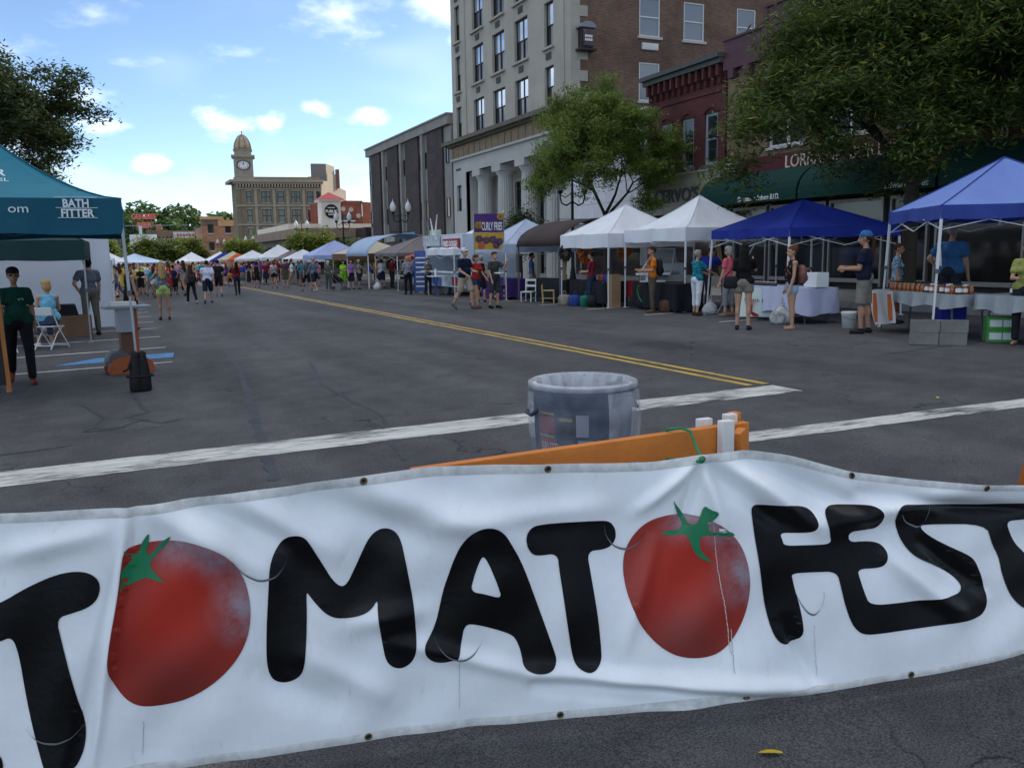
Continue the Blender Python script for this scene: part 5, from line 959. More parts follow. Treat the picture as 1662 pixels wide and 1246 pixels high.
# far white kiosk
ki=ground_empty('white_kiosk',5.6,150,0,'white flat roofed kiosk canopy at the far end','kiosk'); KW=mat('kiosk_white',(.8,.79,.75),.6,.03)
MB().b2((-1.9,-2,3.9),(1.9,2,4.5)).build('roof',KW,ki); MB().b2((-1.1,-1.6,4.5),(1.1,1.6,5.)).build('roof_sign',KW,ki)
for s in(-1,1): MB().b2((s*1.2-.15,-.2,0),(s*1.2+.15,.2,3.9)).build('column',DKFR,ki)
# ---------------------------------------------------------------- foreground banner
BAN_U= [0.0, 0.0385, 0.0769, 0.1077, 0.1487, 0.1836, 0.2154, 0.2462, 0.2923, 0.3333, 0.3795, 0.4359, 0.4872, 0.5333, 0.5795, 0.6205, 0.66, 0.7, 0.7333, 0.759, 0.7867, 0.8103, 0.8359, 0.8615, 0.8887, 0.9077, 0.9292, 0.9641, 1.0]
BAN_B= [[-0.699, 2.8, 0.019], [-0.582, 2.783, 0.02], [-0.462, 2.766, 0.022], [-0.364, 2.751, 0.023], [-0.23, 2.73, 0.024], [-0.114, 2.711, 0.026], [-0.005, 2.694, 0.027], [0.102, 2.676, 0.028], [0.266, 2.647, 0.03], [0.417, 2.621, 0.032], [0.59, 2.59, 0.034], [0.804, 2.533, 0.037], [1.001, 2.478, 0.039], [1.183, 2.428, 0.042], [1.365, 2.372, 0.044], [1.528, 2.32, 0.046], [1.683, 2.265, 0.048], [1.841, 2.208, 0.051], [1.99, 2.179, 0.052], [2.108, 2.157, 0.054], [2.238, 2.132, 0.055], [2.35, 2.112, 0.057], [2.475, 2.089, 0.058], [2.615, 2.076, 0.06], [2.768, 2.063, 0.062], [2.881, 2.056, 0.063], [3.013, 2.048, 0.064], [3.239, 2.037, 0.067], [3.482, 2.025, 0.069]]
BAN_T= [[-0.635, 2.918, 0.863], [-0.518, 2.898, 0.861], [-0.398, 2.877, 0.86], [-0.3, 2.859, 0.857], [-0.167, 2.834, 0.852], [-0.051, 2.813, 0.848], [0.057, 2.793, 0.853], [0.164, 2.773, 0.858], [0.328, 2.741, 0.87], [0.477, 2.712, 0.882], [0.649, 2.679, 0.896], [0.86, 2.62, 0.912], [1.055, 2.564, 0.905], [1.234, 2.514, 0.898], [1.414, 2.459, 0.895], [1.576, 2.409, 0.893], [1.73, 2.354, 0.913], [1.887, 2.299, 0.922], [2.037, 2.272, 0.894], [2.155, 2.25, 0.856], [2.287, 2.225, 0.814], [2.401, 2.205, 0.793], [2.527, 2.182, 0.77], [2.668, 2.169, 0.747], [2.823, 2.155, 0.721], [2.938, 2.148, 0.709], [3.071, 2.139, 0.694], [3.3, 2.127, 0.663], [3.547, 2.113, 0.629]]
BAN_POLY= {"T1":[[0.0358,0.632],[0.0423,0.6739],[0.0552,0.6685],[0.0769,0.6912],[0.0985,0.7386],[0.1179,0.7692],[0.1309,0.7818],[0.144,0.7843],[0.1537,0.7718],[0.1597,0.7461],[0.1608,0.7126],[0.158,0.6757],[0.1505,0.6502],[0.1374,0.6364],[0.124,0.623],[0.1287,0.5371],[0.1352,0.4312],[0.1418,0.3245],[0.1472,0.2291],[0.1479,0.1796],[0.1466,0.1333],[0.1429,0.0933],[0.1385,0.0671],[0.1276,0.0595],[0.1179,0.0774],[0.1147,0.0888],[0.1094,0.1664],[0.1029,0.2719],[0.0974,0.3852],[0.0931,0.5066],[0.0881,0.5747],[0.0769,0.5593],[0.0509,0.5355],[0.0401,0.5585]],"DOT":[[0.0638,0.1838],[0.0725,0.1801],[0.0769,0.1682],[0.0801,0.1434],[0.0808,0.1111],[0.078,0.0811],[0.0682,0.0832],[0.0638,0.1043]],"TOM1":[[0.1812,0.8509],[0.1894,0.8595],[0.2002,0.8652],[0.2154,0.8638],[0.2327,0.8545],[0.2479,0.8325],[0.2607,0.7997],[0.2715,0.7537],[0.2791,0.6952],[0.2842,0.6237],[0.2859,0.5446],[0.2835,0.4681],[0.277,0.4041],[0.2672,0.3521],[0.2543,0.3073],[0.2392,0.2736],[0.224,0.2545],[0.2067,0.2516],[0.1937,0.2605],[0.183,0.2869],[0.1742,0.3302],[0.1688,0.3762],[0.1671,0.4247],[0.1677,0.472],[0.171,0.5659],[0.1742,0.6409],[0.1768,0.7164],[0.1786,0.7828]],"STEM1":[[0.1812,0.8509],[0.1862,0.8277],[0.1926,0.829],[0.1948,0.8662],[0.2002,0.896],[0.2015,0.8915],[0.2002,0.8537],[0.198,0.826],[0.2024,0.814],[0.2111,0.8575],[0.2186,0.8775],[0.2193,0.8753],[0.2154,0.8455],[0.2078,0.8207],[0.2035,0.799],[0.2013,0.7857],[0.2035,0.7605],[0.2089,0.7333],[0.215,0.7086],[0.2067,0.722],[0.198,0.7375],[0.1948,0.7316],[0.1873,0.7215],[0.1808,0.7102],[0.1768,0.6877],[0.179,0.7443],[0.1782,0.7753],[0.183,0.791],[0.1851,0.8091],[0.1816,0.8412]],"M":[[0.3008,0.676],[0.3019,0.7289],[0.3062,0.7747],[0.3138,0.8134],[0.3236,0.8206],[0.3305,0.8072],[0.3344,0.7832],[0.3387,0.7482],[0.3462,0.6894],[0.3527,0.6362],[0.3602,0.6008],[0.3657,0.6079],[0.3711,0.6532],[0.3766,0.7033],[0.382,0.7537],[0.3884,0.7845],[0.3971,0.7927],[0.4057,0.7755],[0.4107,0.7388],[0.4137,0.6787],[0.4176,0.5888],[0.4209,0.5089],[0.4226,0.4296],[0.4237,0.3506],[0.4224,0.3021],[0.4187,0.2744],[0.4111,0.2605],[0.4035,0.2722],[0.3981,0.2996],[0.3955,0.355],[0.3927,0.435],[0.3912,0.4946],[0.3912,0.5358],[0.3863,0.5021],[0.3766,0.485],[0.3591,0.4831],[0.3483,0.5071],[0.3397,0.5521],[0.3344,0.5851],[0.3316,0.6016],[0.3323,0.523],[0.3318,0.4254],[0.3305,0.3381],[0.3279,0.2908],[0.3214,0.2639],[0.3127,0.2591],[0.3041,0.2779],[0.2998,0.3201],[0.2985,0.3895],[0.2987,0.4871],[0.2998,0.584]],"A":[[0.4826,0.7806],[0.475,0.776],[0.4674,0.7545],[0.4598,0.7067],[0.4544,0.6537],[0.4501,0.5957],[0.4458,0.5379],[0.4426,0.47],[0.4393,0.4121],[0.435,0.3694],[0.4307,0.3422],[0.4302,0.3178],[0.4329,0.287],[0.4393,0.2665],[0.4469,0.2636],[0.4533,0.2741],[0.4587,0.275],[0.4609,0.3358],[0.4637,0.4063],[0.4739,0.401],[0.4891,0.3781],[0.5031,0.3531],[0.5074,0.3243],[0.5107,0.2775],[0.5124,0.2209],[0.5215,0.2019],[0.5313,0.1978],[0.5378,0.2107],[0.54,0.2408],[0.5378,0.2774],[0.5324,0.351],[0.527,0.4242],[0.5215,0.497],[0.515,0.5797],[0.5085,0.6518],[0.502,0.7034],[0.4967,0.7444],[0.4902,0.7704]],"AHOLE":[[0.4787,0.6663],[0.475,0.6344],[0.4713,0.5856],[0.4683,0.5299],[0.4804,0.5207],[0.4943,0.4988],[0.4913,0.5457],[0.487,0.5968],[0.4826,0.6426]],"T2":[[0.5259,0.7724],[0.5194,0.7654],[0.515,0.743],[0.5139,0.7161],[0.5161,0.6804],[0.5204,0.6593],[0.5259,0.654],[0.541,0.6566],[0.5421,0.5932],[0.5449,0.5005],[0.5475,0.4075],[0.5503,0.3245],[0.5529,0.2515],[0.5562,0.2091],[0.5648,0.1841],[0.5724,0.1906],[0.5772,0.222],[0.5768,0.274],[0.5746,0.3783],[0.5713,0.4826],[0.5681,0.5761],[0.5653,0.659],[0.58,0.6606],[0.5865,0.6745],[0.59,0.7047],[0.5891,0.741],[0.5854,0.7675],[0.579,0.777],[0.5497,0.7748]],"TOM2":[[0.5953,0.5725],[0.596,0.6281],[0.599,0.6719],[0.6037,0.7099],[0.6107,0.7474],[0.62,0.7734],[0.634,0.7835],[0.6468,0.7764],[0.6596,0.7595],[0.6736,0.7264],[0.6852,0.6834],[0.6946,0.625],[0.6997,0.5517],[0.702,0.4743],[0.7011,0.3972],[0.6969,0.3268],[0.6887,0.2632],[0.6794,0.222],[0.6689,0.2033],[0.6526,0.2037],[0.6375,0.2231],[0.6247,0.2656],[0.6142,0.3203],[0.606,0.3792],[0.6002,0.4482],[0.5967,0.5163]],"STEM2":[[0.6365,0.8396],[0.6391,0.8168],[0.6433,0.7919],[0.6463,0.7712],[0.648,0.7447],[0.6508,0.7319],[0.6561,0.7319],[0.6585,0.7547],[0.662,0.8024],[0.6666,0.7841],[0.6736,0.7725],[0.6701,0.7443],[0.6655,0.7241],[0.6666,0.6962],[0.6771,0.6899],[0.6841,0.6916],[0.6894,0.6698],[0.6782,0.6752],[0.6666,0.683],[0.6596,0.6824],[0.6585,0.6556],[0.6601,0.6216],[0.6648,0.5978],[0.6706,0.5702],[0.6643,0.5814],[0.6573,0.6011],[0.6522,0.6427],[0.6491,0.6887],[0.6445,0.7004],[0.6363,0.6987],[0.6247,0.7114],[0.6317,0.7216],[0.6398,0.7165],[0.6445,0.7281],[0.6438,0.7529],[0.6398,0.7886],[0.6375,0.8179]],"FES":[[0.7108,0.7904],[0.7057,0.7812],[0.7025,0.7551],[0.7032,0.7057],[0.7062,0.6178],[0.7097,0.5179],[0.7136,0.4167],[0.7178,0.3255],[0.7225,0.2556],[0.7295,0.2204],[0.7377,0.2172],[0.7446,0.2302],[0.7472,0.2651],[0.7453,0.3188],[0.7423,0.3897],[0.7388,0.4479],[0.7365,0.4939],[0.7354,0.5167],[0.7528,0.528],[0.773,0.5386],[0.7761,0.4664],[0.7796,0.3905],[0.7843,0.3196],[0.7889,0.2727],[0.7959,0.2429],[0.8088,0.2425],[0.832,0.25],[0.8577,0.2566],[0.8809,0.2564],[0.8915,0.2685],[0.8961,0.302],[0.8973,0.3557],[0.8954,0.4361],[0.8915,0.5101],[0.8868,0.5829],[0.8797,0.6157],[0.8693,0.6484],[0.8577,0.6872],[0.8483,0.7241],[0.8436,0.7499],[0.8425,0.7697],[0.853,0.7745],[0.8954,0.78],[0.9008,0.6686],[0.9078,0.5844],[0.9094,0.4867],[0.9147,0.3927],[0.9217,0.3113],[0.9292,0.2556],[0.9437,0.2149],[0.9484,0.2947],[0.9391,0.4424],[0.9292,0.5933],[0.9229,0.639],[0.917,0.708],[0.9124,0.7864],[0.9252,0.7897],[0.946,0.7952],[0.9472,0.8904],[0.9292,0.89],[0.832,0.8755],[0.825,0.8668],[0.8204,0.8442],[0.8199,0.8099],[0.8227,0.7629],[0.8262,0.7018],[0.832,0.6471],[0.8402,0.6043],[0.853,0.5676],[0.8646,0.531],[0.8727,0.4898],[0.8758,0.4504],[0.8744,0.4181],[0.8693,0.4021],[0.846,0.3928],[0.8227,0.3856],[0.7999,0.3825],[0.7959,0.4403],[0.7924,0.5066],[0.7906,0.5525],[0.8076,0.5554],[0.8129,0.5712],[0.8146,0.6118],[0.8134,0.6523],[0.8088,0.6787],[0.7971,0.6824],[0.7836,0.6736],[0.7822,0.7239],[0.7971,0.7363],[0.8064,0.7451],[0.8102,0.7729],[0.8102,0.8132],[0.8064,0.8452],[0.7994,0.857],[0.7702,0.834],[0.7633,0.8097],[0.7617,0.7752],[0.7626,0.7394],[0.7656,0.6987],[0.7684,0.6586],[0.7505,0.6429],[0.729,0.6284],[0.7272,0.6533],[0.7255,0.6815],[0.7388,0.6863],[0.7505,0.6977],[0.754,0.7205],[0.7542,0.7567],[0.7516,0.7903],[0.7446,0.8041]]}
BAN_ARC= {"s1":[[0.0985,0.244],[0.105,0.2079],[0.1136,0.1888],[0.1255,0.1786],[0.1374,0.188],[0.1483,0.2266]],"s2":[[0.2694,0.7989],[0.2715,0.7489],[0.2802,0.7043],[0.2933,0.6742],[0.3062,0.6772],[0.3138,0.7112],[0.3166,0.758]],"s3":[[0.4381,0.3752],[0.4415,0.3327],[0.4501,0.2921],[0.4609,0.2742],[0.4717,0.2921],[0.4778,0.3249],[0.48,0.3691]],"s4":[[0.5796,0.7635],[0.5811,0.717],[0.5876,0.6764],[0.5973,0.6596],[0.607,0.6801],[0.6125,0.7152],[0.6138,0.7616]],"s5":[[0.7388,0.4421],[0.7423,0.4014],[0.7481,0.3601],[0.7544,0.3454],[0.7594,0.3719],[0.7617,0.4147],[0.7614,0.4538]],"s6":[[0.8238,0.825],[0.8297,0.7857],[0.8402,0.7626],[0.846,0.7956],[0.8487,0.882]]}
BAN_GROM= [[0.3795,0.9977],[0.5333,0.9928],[0.66,0.9928],[0.7867,0.9972],[0.8887,0.9966],[0.3835,0.0056],[0.543,0.0081],[0.7,0.0049],[0.8359,0.0062]]
BAN_FOLD= [[0.2051,0.9708,0.3025,0.6821,0.044,0.012],[0.2307,0.9919,0.323,0.7838,0.036,-0.01],[0.2716,0.9673,0.364,0.7102,0.048,0.01],[0.3333,0.9614,0.4359,0.717,0.052,-0.01],[0.3846,0.9282,0.5179,0.7011,0.052,0.01],[0.66,0.9807,0.6051,0.8041,0.024,0.01],[0.66,0.9807,0.641,0.7145,0.02,-0.01],[0.66,0.9807,0.682,0.646,0.024,0.01],[0.66,0.9807,0.723,0.716,0.032,-0.014],[0.6666,0.9779,0.759,0.7108,0.036,0.014],[0.7,0.964,0.8051,0.8246,0.036,-0.014],[0.759,0.7375,0.8768,0.9439,0.044,0.014],[0.523,0.1944,0.7615,0.0171,0.032,0.016],[0.523,0.146,0.7615,-0.0371,0.028,-0.014],[0.405,0.3617,0.5384,0.1638,0.028,0.008],[0.2923,0.3187,0.364,0.1287,0.052,-0.01],[0.3333,0.36,0.405,0.1517,0.044,0.008],[0.1846,0.9927,0.1538,0.0561,0.02,0.012],[0.6205,0.6779,0.5948,0.241,0.028,0.006],[0.7333,0.313,0.759,0.0138,0.024,-0.012],[0.7948,0.9073,0.9292,0.8641,0.028,-0.012],[0.0769,0.8535,0.1691,0.9174,0.036,0.008],[0.4359,0.7862,0.5846,0.8325,0.04,0.008],[0.8153,0.6197,0.8768,0.2767,0.036,0.012],[0.8461,0.6811,0.8974,0.3929,0.028,-0.01],[0.4307,0.465,0.364,0.4551,0.04,0.01]]
BU=np.array(BAN_U); BB=np.array(BAN_B); BT=np.array(BAN_T)
kt=np.interp(BU,[0,.5,.62,1],[.974,.974,1,1])[:,None]; BT=np.array([0,0,1.6])+(BT-np.array([0,0,1.6]))*kt
def smooth_curve(A,n=9):
    uu=np.linspace(0,1,400); R2=np.stack([np.interp(uu,BU,A[:,k]) for k in range(3)],1); k=np.ones(n)/n
    P=np.concatenate([R2[:1]+(R2[:1]-R2[n:0:-1]),R2,R2[-1:]+(R2[-1:]-R2[-2:-n-2:-1])]); S_=np.stack([np.convolve(P[:,i],k,'same') for i in range(3)],1)[n:n+400]; return uu,S_
UU,BS=smooth_curve(BB); _,TS=smooth_curve(BT,7)
FOLD=np.array(BAN_FOLD); ULEN=np.linalg.norm(BS[-1]-BS[0])*1.04
def disp(u,v):
    X=u*ULEN; Y=v*.86; d=np.zeros_like(X)
    for u0,v0,u1,v1,wd,amp in FOLD:
        ax,ay,bx,by=u0*ULEN,v0*.86,u1*ULEN,v1*.86; dx,dy=bx-ax,by-ay; L2=dx*dx+dy*dy; t=np.clip(((X-ax)*dx+(Y-ay)*dy)/L2,0,1); dist=np.hypot(X-ax-t*dx,Y-ay-t*dy); env=np.sin(np.pi*np.clip(t*.9+.08,0,1))**.6
        d+=amp*2.6*env*np.exp(-(dist/wd)**2)
    d+=.011*np.sin(X*5.1+Y*3.)*np.sin(Y*4.+1.)+.006*np.sin(X*9.+Y*7.)*np.sin(Y*5-X*2)+.0045*np.sin(X*17-Y*15)*np.sin(X*4+Y*6)+.0025*np.sin(X*23-Y*13+1.)*np.sin(Y*9+X*4)
    # overlap step beside the first letter
    xs_=.1836-.0555*(1-v); k=1/(1+np.exp(np.clip((u-xs_)/.0012,-40,40))); d+=.012*k*np.exp(-np.maximum(xs_-u,0)/.05)
    # rolled-over top on the right
    rr=np.clip((u-.80)/.12,0,1)*np.clip((v-.86)/.14,0,1); d+=.05*np.sin(np.clip(rr,0,1)*np.pi/2)
    return d
def SB(u,v,off=0.):
    u=np.asarray(u,float); v=np.asarray(v,float)
    def base(u,v):
        b=np.stack([np.interp(u,UU,BS[:,k]) for k in range(3)],-1); t=np.stack([np.interp(u,UU,TS[:,k]) for k in range(3)],-1); return b+(t-b)*v[...,None]
    P=base(u,v); e=2e-3; n=np.cross(base(np.minimum(u+e,1),v)-base(np.maximum(u-e,0),v),base(u,v+e)-base(u,v-e)); n/=np.linalg.norm(n,axis=-1)[...,None]
    return P+n*(disp(u,v)+off)[...,None]
ban=empty('festival_banner',(1.2,2.45,gz(1.2,2.45)),0,'long white vinyl festival banner with black letters and red tomatoes','banner')
def vinyl(name,col,rough,sp,dirt=.1):
    m=mat(name,col,rough,dirt,7,0,spec=sp); t=m.node_tree; b=t.nodes['Principled BSDF']; L=t.links.new
    tcn=t.nodes.new('ShaderNodeTexCoord'); wv=t.nodes.new('ShaderNodeTexWave'); wv.wave_type='BANDS'; wv.bands_direction='Z'; wv.inputs['Scale'].default_value=95; wv.inputs['Distortion'].default_value=.4; L(tcn.outputs['Object'],wv.inputs['Vector'])
    n=t.nodes.new('ShaderNodeTexNoise'); n.inputs['Scale'].default_value=26; n.inputs['Detail'].default_value=6; L(tcn.outputs['Object'],n.inputs['Vector'])
    mx=t.nodes.new('ShaderNodeMath'); mx.operation='MULTIPLY_ADD'; L(wv.outputs['Fac'],mx.inputs[0]); mx.inputs[1].default_value=.12; L(n.outputs['Fac'],mx.inputs[2])
    bp=t.nodes.new('ShaderNodeBump'); bp.inputs['Strength'].default_value=.28; bp.inputs['Distance'].default_value=.006; L(mx.outputs[0],bp.inputs['Height']); L(bp.outputs[0],b.inputs['Normal']); return m
VIN=vinyl('white_vinyl',(.84,.87,.90),.38,.4,.06); BLKV=vinyl('black_vinyl',(.005,.005,.006),.3,.22,.3)
# scuffs on the white vinyl
t_=VIN.node_tree; bn_=t_.nodes['Principled BSDF']; src=bn_.inputs['Base Color'].links[0].from_socket; tcn=t_.nodes.new('ShaderNodeTexCoord'); mpp=t_.nodes.new('ShaderNodeMapping'); mpp.inputs['Scale'].default_value=(9,9,2.2); t_.links.new(tcn.outputs['Object'],mpp.inputs[0]); nn=t_.nodes.new('ShaderNodeTexNoise'); nn.inputs['Scale'].default_value=3.2; nn.inputs['Detail'].default_value=9; nn.inputs['Roughness'].default_value=.7; t_.links.new(mpp.outputs[0],nn.inputs['Vector']); rr_=t_.nodes.new('ShaderNodeMapRange'); t_.links.new(nn.outputs['Fac'],rr_.inputs[0]); rr_.inputs[1].default_value=.60; rr_.inputs[2].default_value=.80; rr_.inputs[4].default_value=.38; mxx=t_.nodes.new('ShaderNodeMixRGB'); t_.links.new(rr_.outputs[0],mxx.inputs[0]); t_.links.new(src,mxx.inputs[1]); mxx.inputs[2].default_value=(.42,.38,.32,1); t_.links.new(mxx.outputs[0],bn_.inputs['Base Color'])
nu,nv=640,170; gu,gv=np.meshgrid(np.linspace(0,1,nu+1),np.linspace(0,1,nv+1),indexing='ij'); P=SB(gu,gv).reshape(-1,3)
idx=np.arange((nu+1)*(nv+1)).reshape(nu+1,nv+1); Fq=np.stack([idx[:-1,:-1],idx[1:,:-1],idx[1:,1:],idx[:-1,1:]],-1).reshape(-1,4)
o=bpy.data.objects.new('vinyl_sheet',npmesh('vinyl_sheet',P,Fq,VIN,None,True)); COL.objects.link(o); attach(o,ban,True)
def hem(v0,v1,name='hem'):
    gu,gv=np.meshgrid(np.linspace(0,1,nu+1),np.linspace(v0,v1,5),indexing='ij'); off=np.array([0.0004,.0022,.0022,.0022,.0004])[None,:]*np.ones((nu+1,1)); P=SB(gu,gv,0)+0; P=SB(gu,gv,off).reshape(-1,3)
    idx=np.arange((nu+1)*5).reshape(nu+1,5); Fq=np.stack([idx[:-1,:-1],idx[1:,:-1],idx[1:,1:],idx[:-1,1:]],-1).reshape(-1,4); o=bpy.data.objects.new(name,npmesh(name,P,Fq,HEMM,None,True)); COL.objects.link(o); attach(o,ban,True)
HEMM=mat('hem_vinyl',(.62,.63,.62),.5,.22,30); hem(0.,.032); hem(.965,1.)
def chaikin(p,n):
    for _ in range(n):
        q=[]
        for i in range(len(p)):
            a,b=p[i],p[(i+1)%len(p)]; q+=[(a[0]*.75+b[0]*.25,a[1]*.75+b[1]*.25),(a[0]*.25+b[0]*.75,a[1]*.25+b[1]*.75)]
        p=q
    return p
def printed(name,poly,m,n=2,off=.0026,hole=None,sp=.0075,label=None):
    p=chaikin([tuple(q) for q in poly],n); V=[Vector(q) for q in p]; E=[(i,(i+1)%len(p)) for i in range(len(p))]
    h=[]
    if hole: h=chaikin([tuple(q) for q in hole],n); b=len(V); V+=[Vector(q) for q in h]; E+=[(b+i,b+(i+1)%len(h)) for i in range(len(h))]
    us=[q[0] for q in p]; vs2=[q[1] for q in p]
    def ins(x,y,pp):
        c=False
        for i in range(len(pp)):
            (x1,y1),(x2,y2)=pp[i],pp[i-1]
            if (y1>y)!=(y2>y) and x<(x2-x1)*(y-y1)/(y2-y1)+x1: c=not c
        return c
    du,dv=sp*.42,sp*1.9
    for u in np.arange(min(us)+du/2,max(us),du):
        for v in np.arange(min(vs2)+dv/2,max(vs2),dv):
            if ins(u,v,p) and not(h and ins(u,v,h)): V.append(Vector((u,v)))
    vo,eo,fo,*_r=delaunay_2d_cdt(V,E,[],0,1e-5)
    fo=[f for f in fo if ins(sum(vo[i][0] for i in f)/3,sum(vo[i][1] for i in f)/3,p) and not(h and ins(sum(vo[i][0] for i in f)/3,sum(vo[i][1] for i in f)/3,h))]
    A=np.array([tuple(q) for q in vo]); Q=SB(A[:,0],A[:,1],np.full(len(A),off)); me=npmesh(name,Q,np.array([tuple(f) for f in fo]),m,None,True)
    uv=me.uv_layers.new(name='banner'); li=np.zeros(len(me.loops),np.int32); me.loops.foreach_get('vertex_index',li); lo_u,hi_u,lo_v,hi_v=min(us),max(us),min(vs2),max(vs2)
    uv.data.foreach_set('uv',np.stack([(A[li,0]-lo_u)/(hi_u-lo_u),(A[li,1]-lo_v)/(hi_v-lo_v)],1).ravel().astype(np.float32))
    o=bpy.data.objects.new(name,me); COL.objects.link(o); attach(o,ban,True); 
    if label: o['label']=label
    return o
def tomato():
    m=mat('tomato_print',(.4,.03,.02),.4,0,spec=.4); t=m.node_tree; L=t.links.new; b=t.nodes['Principled BSDF']; uvn=t.nodes.new('ShaderNodeUVMap'); uvn.uv_map='banner'
    def blob(c,r0__,r1__):
        s=t.nodes.new('ShaderNodeVectorMath'); s.operation='DISTANCE'; L(uvn.outputs[0],s.inputs[0]); s.inputs[1].default_value=(*c,0); r=t.nodes.new('ShaderNodeMapRange'); r.interpolation_type='SMOOTHSTEP'; L(s.outputs['Value'],r.inputs[0]); r.inputs[1].default_value=r0__; r.inputs[2].default_value=r1__; r.inputs[3].default_value=1; r.inputs[4].default_value=0; return r.outputs[0]
    nz_=t.nodes.new('ShaderNodeTexNoise'); nz_.inputs['Scale'].default_value=60; nz_.inputs['Detail'].default_value=4; L(uvn.outputs[0],nz_.inputs['Vector'])
    def mixc(f,a,c):
        x=t.nodes.new('ShaderNodeMixRGB'); L(f,x.inputs[0]); (L(a,x.inputs[1]) if not isinstance(a,tuple) else setattr(x.inputs[1],'default_value',a)); x.inputs[2].default_value=c; return x.outputs[0]
    c=mixc(blob((.45,.62),.1,.5),(.30,.028,.018,1),(.46,.032,.018,1)); 
    d=t.nodes.new('ShaderNodeMath'); d.operation='MULTIPLY'; L(blob((.5,-.05),.12,.5),d.inputs[0]); d.inputs[1].default_value=.55; c=mixc(d.outputs[0],c,(.11,.02,.018,1))
    nq=t.nodes.new('ShaderNodeTexNoise'); nq.inputs['Scale'].default_value=5; nq.inputs['Detail'].default_value=7; nq.inputs['Roughness'].default_value=.7; L(uvn.outputs[0],nq.inputs['Vector']); nqr=t.nodes.new('ShaderNodeMapRange'); L(nq.outputs['Fac'],nqr.inputs[0]); nqr.inputs[1].default_value=.35; nqr.inputs[2].default_value=.65; nqr.inputs[3].default_value=.15; nqr.inputs[4].default_value=1.15
    d=t.nodes.new('ShaderNodeMath'); d.operation='MULTIPLY'; L(blob((.98,.55),.03,.34),d.inputs[0]); L(nqr.outputs[0],d.inputs[1]); c=mixc(d.outputs[0],c,(.30,.23,.27,1))
    d=t.nodes.new('ShaderNodeMath'); d.operation='MULTIPLY'; L(blob((.5,1.02),.02,.3),d.inputs[0]); L(nqr.outputs[0],d.inputs[1]); c=mixc(d.outputs[0],c,(.34,.26,.30,1)); d=t.nodes.new('ShaderNodeMath'); d.operation='MULTIPLY'; L(blob((.8,.93),.02,.3),d.inputs[0]); L(nqr.outputs[0],d.inputs[1]); c=mixc(d.outputs[0],c,(.30,.25,.31,1))
    g_=t.nodes.new('ShaderNodeMapRange'); L(nz_.outputs['Fac'],g_.inputs[0]); g_.inputs[3].default_value=.82; g_.inputs[4].default_value=1.15; x=t.nodes.new('ShaderNodeMixRGB'); x.blend_type='MULTIPLY'; x.inputs[0].default_value=1; L(c,x.inputs[1]); L(g_.outputs[0],x.inputs[2]); L(x.outputs[0],b.inputs['Base Color']); return m
TOM=tomato(); GRN=vinyl('green_vinyl',(.012,.20,.085),.4,.4,.1)
Pp=BAN_POLY
printed('letter',Pp['T1'],BLKV); printed('printed_mark',Pp['DOT'],BLKV); printed('letter',Pp['M'],BLKV); printed('letter',Pp['A'],BLKV,2,.0026,Pp['AHOLE']); printed('letter',Pp['T2'],BLKV); printed('joined_letters',Pp['FES'],BLKV,2)
t1_=printed('tomato',Pp['TOM1'],TOM,2); t2_=printed('tomato',Pp['TOM2'],TOM,2)
printed('stem',Pp['STEM1'],GRN,1,.0042); printed('stem',Pp['STEM2'],GRN,1,.0042)
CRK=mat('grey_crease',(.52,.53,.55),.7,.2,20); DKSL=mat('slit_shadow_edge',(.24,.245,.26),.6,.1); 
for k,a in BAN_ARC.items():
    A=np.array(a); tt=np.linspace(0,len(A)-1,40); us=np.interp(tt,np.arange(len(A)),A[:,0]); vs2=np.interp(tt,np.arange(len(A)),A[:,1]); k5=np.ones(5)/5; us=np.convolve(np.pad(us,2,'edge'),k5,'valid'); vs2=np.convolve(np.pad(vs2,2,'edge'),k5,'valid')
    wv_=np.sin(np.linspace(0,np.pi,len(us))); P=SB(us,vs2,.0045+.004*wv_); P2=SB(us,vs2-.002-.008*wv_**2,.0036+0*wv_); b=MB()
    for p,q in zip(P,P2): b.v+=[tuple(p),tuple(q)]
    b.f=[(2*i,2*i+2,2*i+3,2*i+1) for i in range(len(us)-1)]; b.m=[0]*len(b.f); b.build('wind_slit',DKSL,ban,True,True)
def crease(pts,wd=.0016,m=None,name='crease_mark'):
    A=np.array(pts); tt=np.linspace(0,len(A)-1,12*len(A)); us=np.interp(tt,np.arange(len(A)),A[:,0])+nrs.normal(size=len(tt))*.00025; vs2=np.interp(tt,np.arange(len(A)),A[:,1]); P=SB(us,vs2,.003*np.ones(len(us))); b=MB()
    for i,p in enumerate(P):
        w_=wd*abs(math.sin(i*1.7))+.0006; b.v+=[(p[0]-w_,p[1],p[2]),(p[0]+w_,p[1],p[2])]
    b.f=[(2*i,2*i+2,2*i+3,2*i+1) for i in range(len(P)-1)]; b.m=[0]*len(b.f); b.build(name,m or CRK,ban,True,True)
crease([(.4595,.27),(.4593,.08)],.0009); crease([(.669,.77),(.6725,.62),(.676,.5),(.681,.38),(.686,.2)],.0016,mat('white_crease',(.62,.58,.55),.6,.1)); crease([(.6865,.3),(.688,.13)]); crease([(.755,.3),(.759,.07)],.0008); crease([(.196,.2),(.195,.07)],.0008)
BRS=mat('brass_eyelet',(.16,.12,.07),.4,.2,30,metal=.8)
gpos=[]
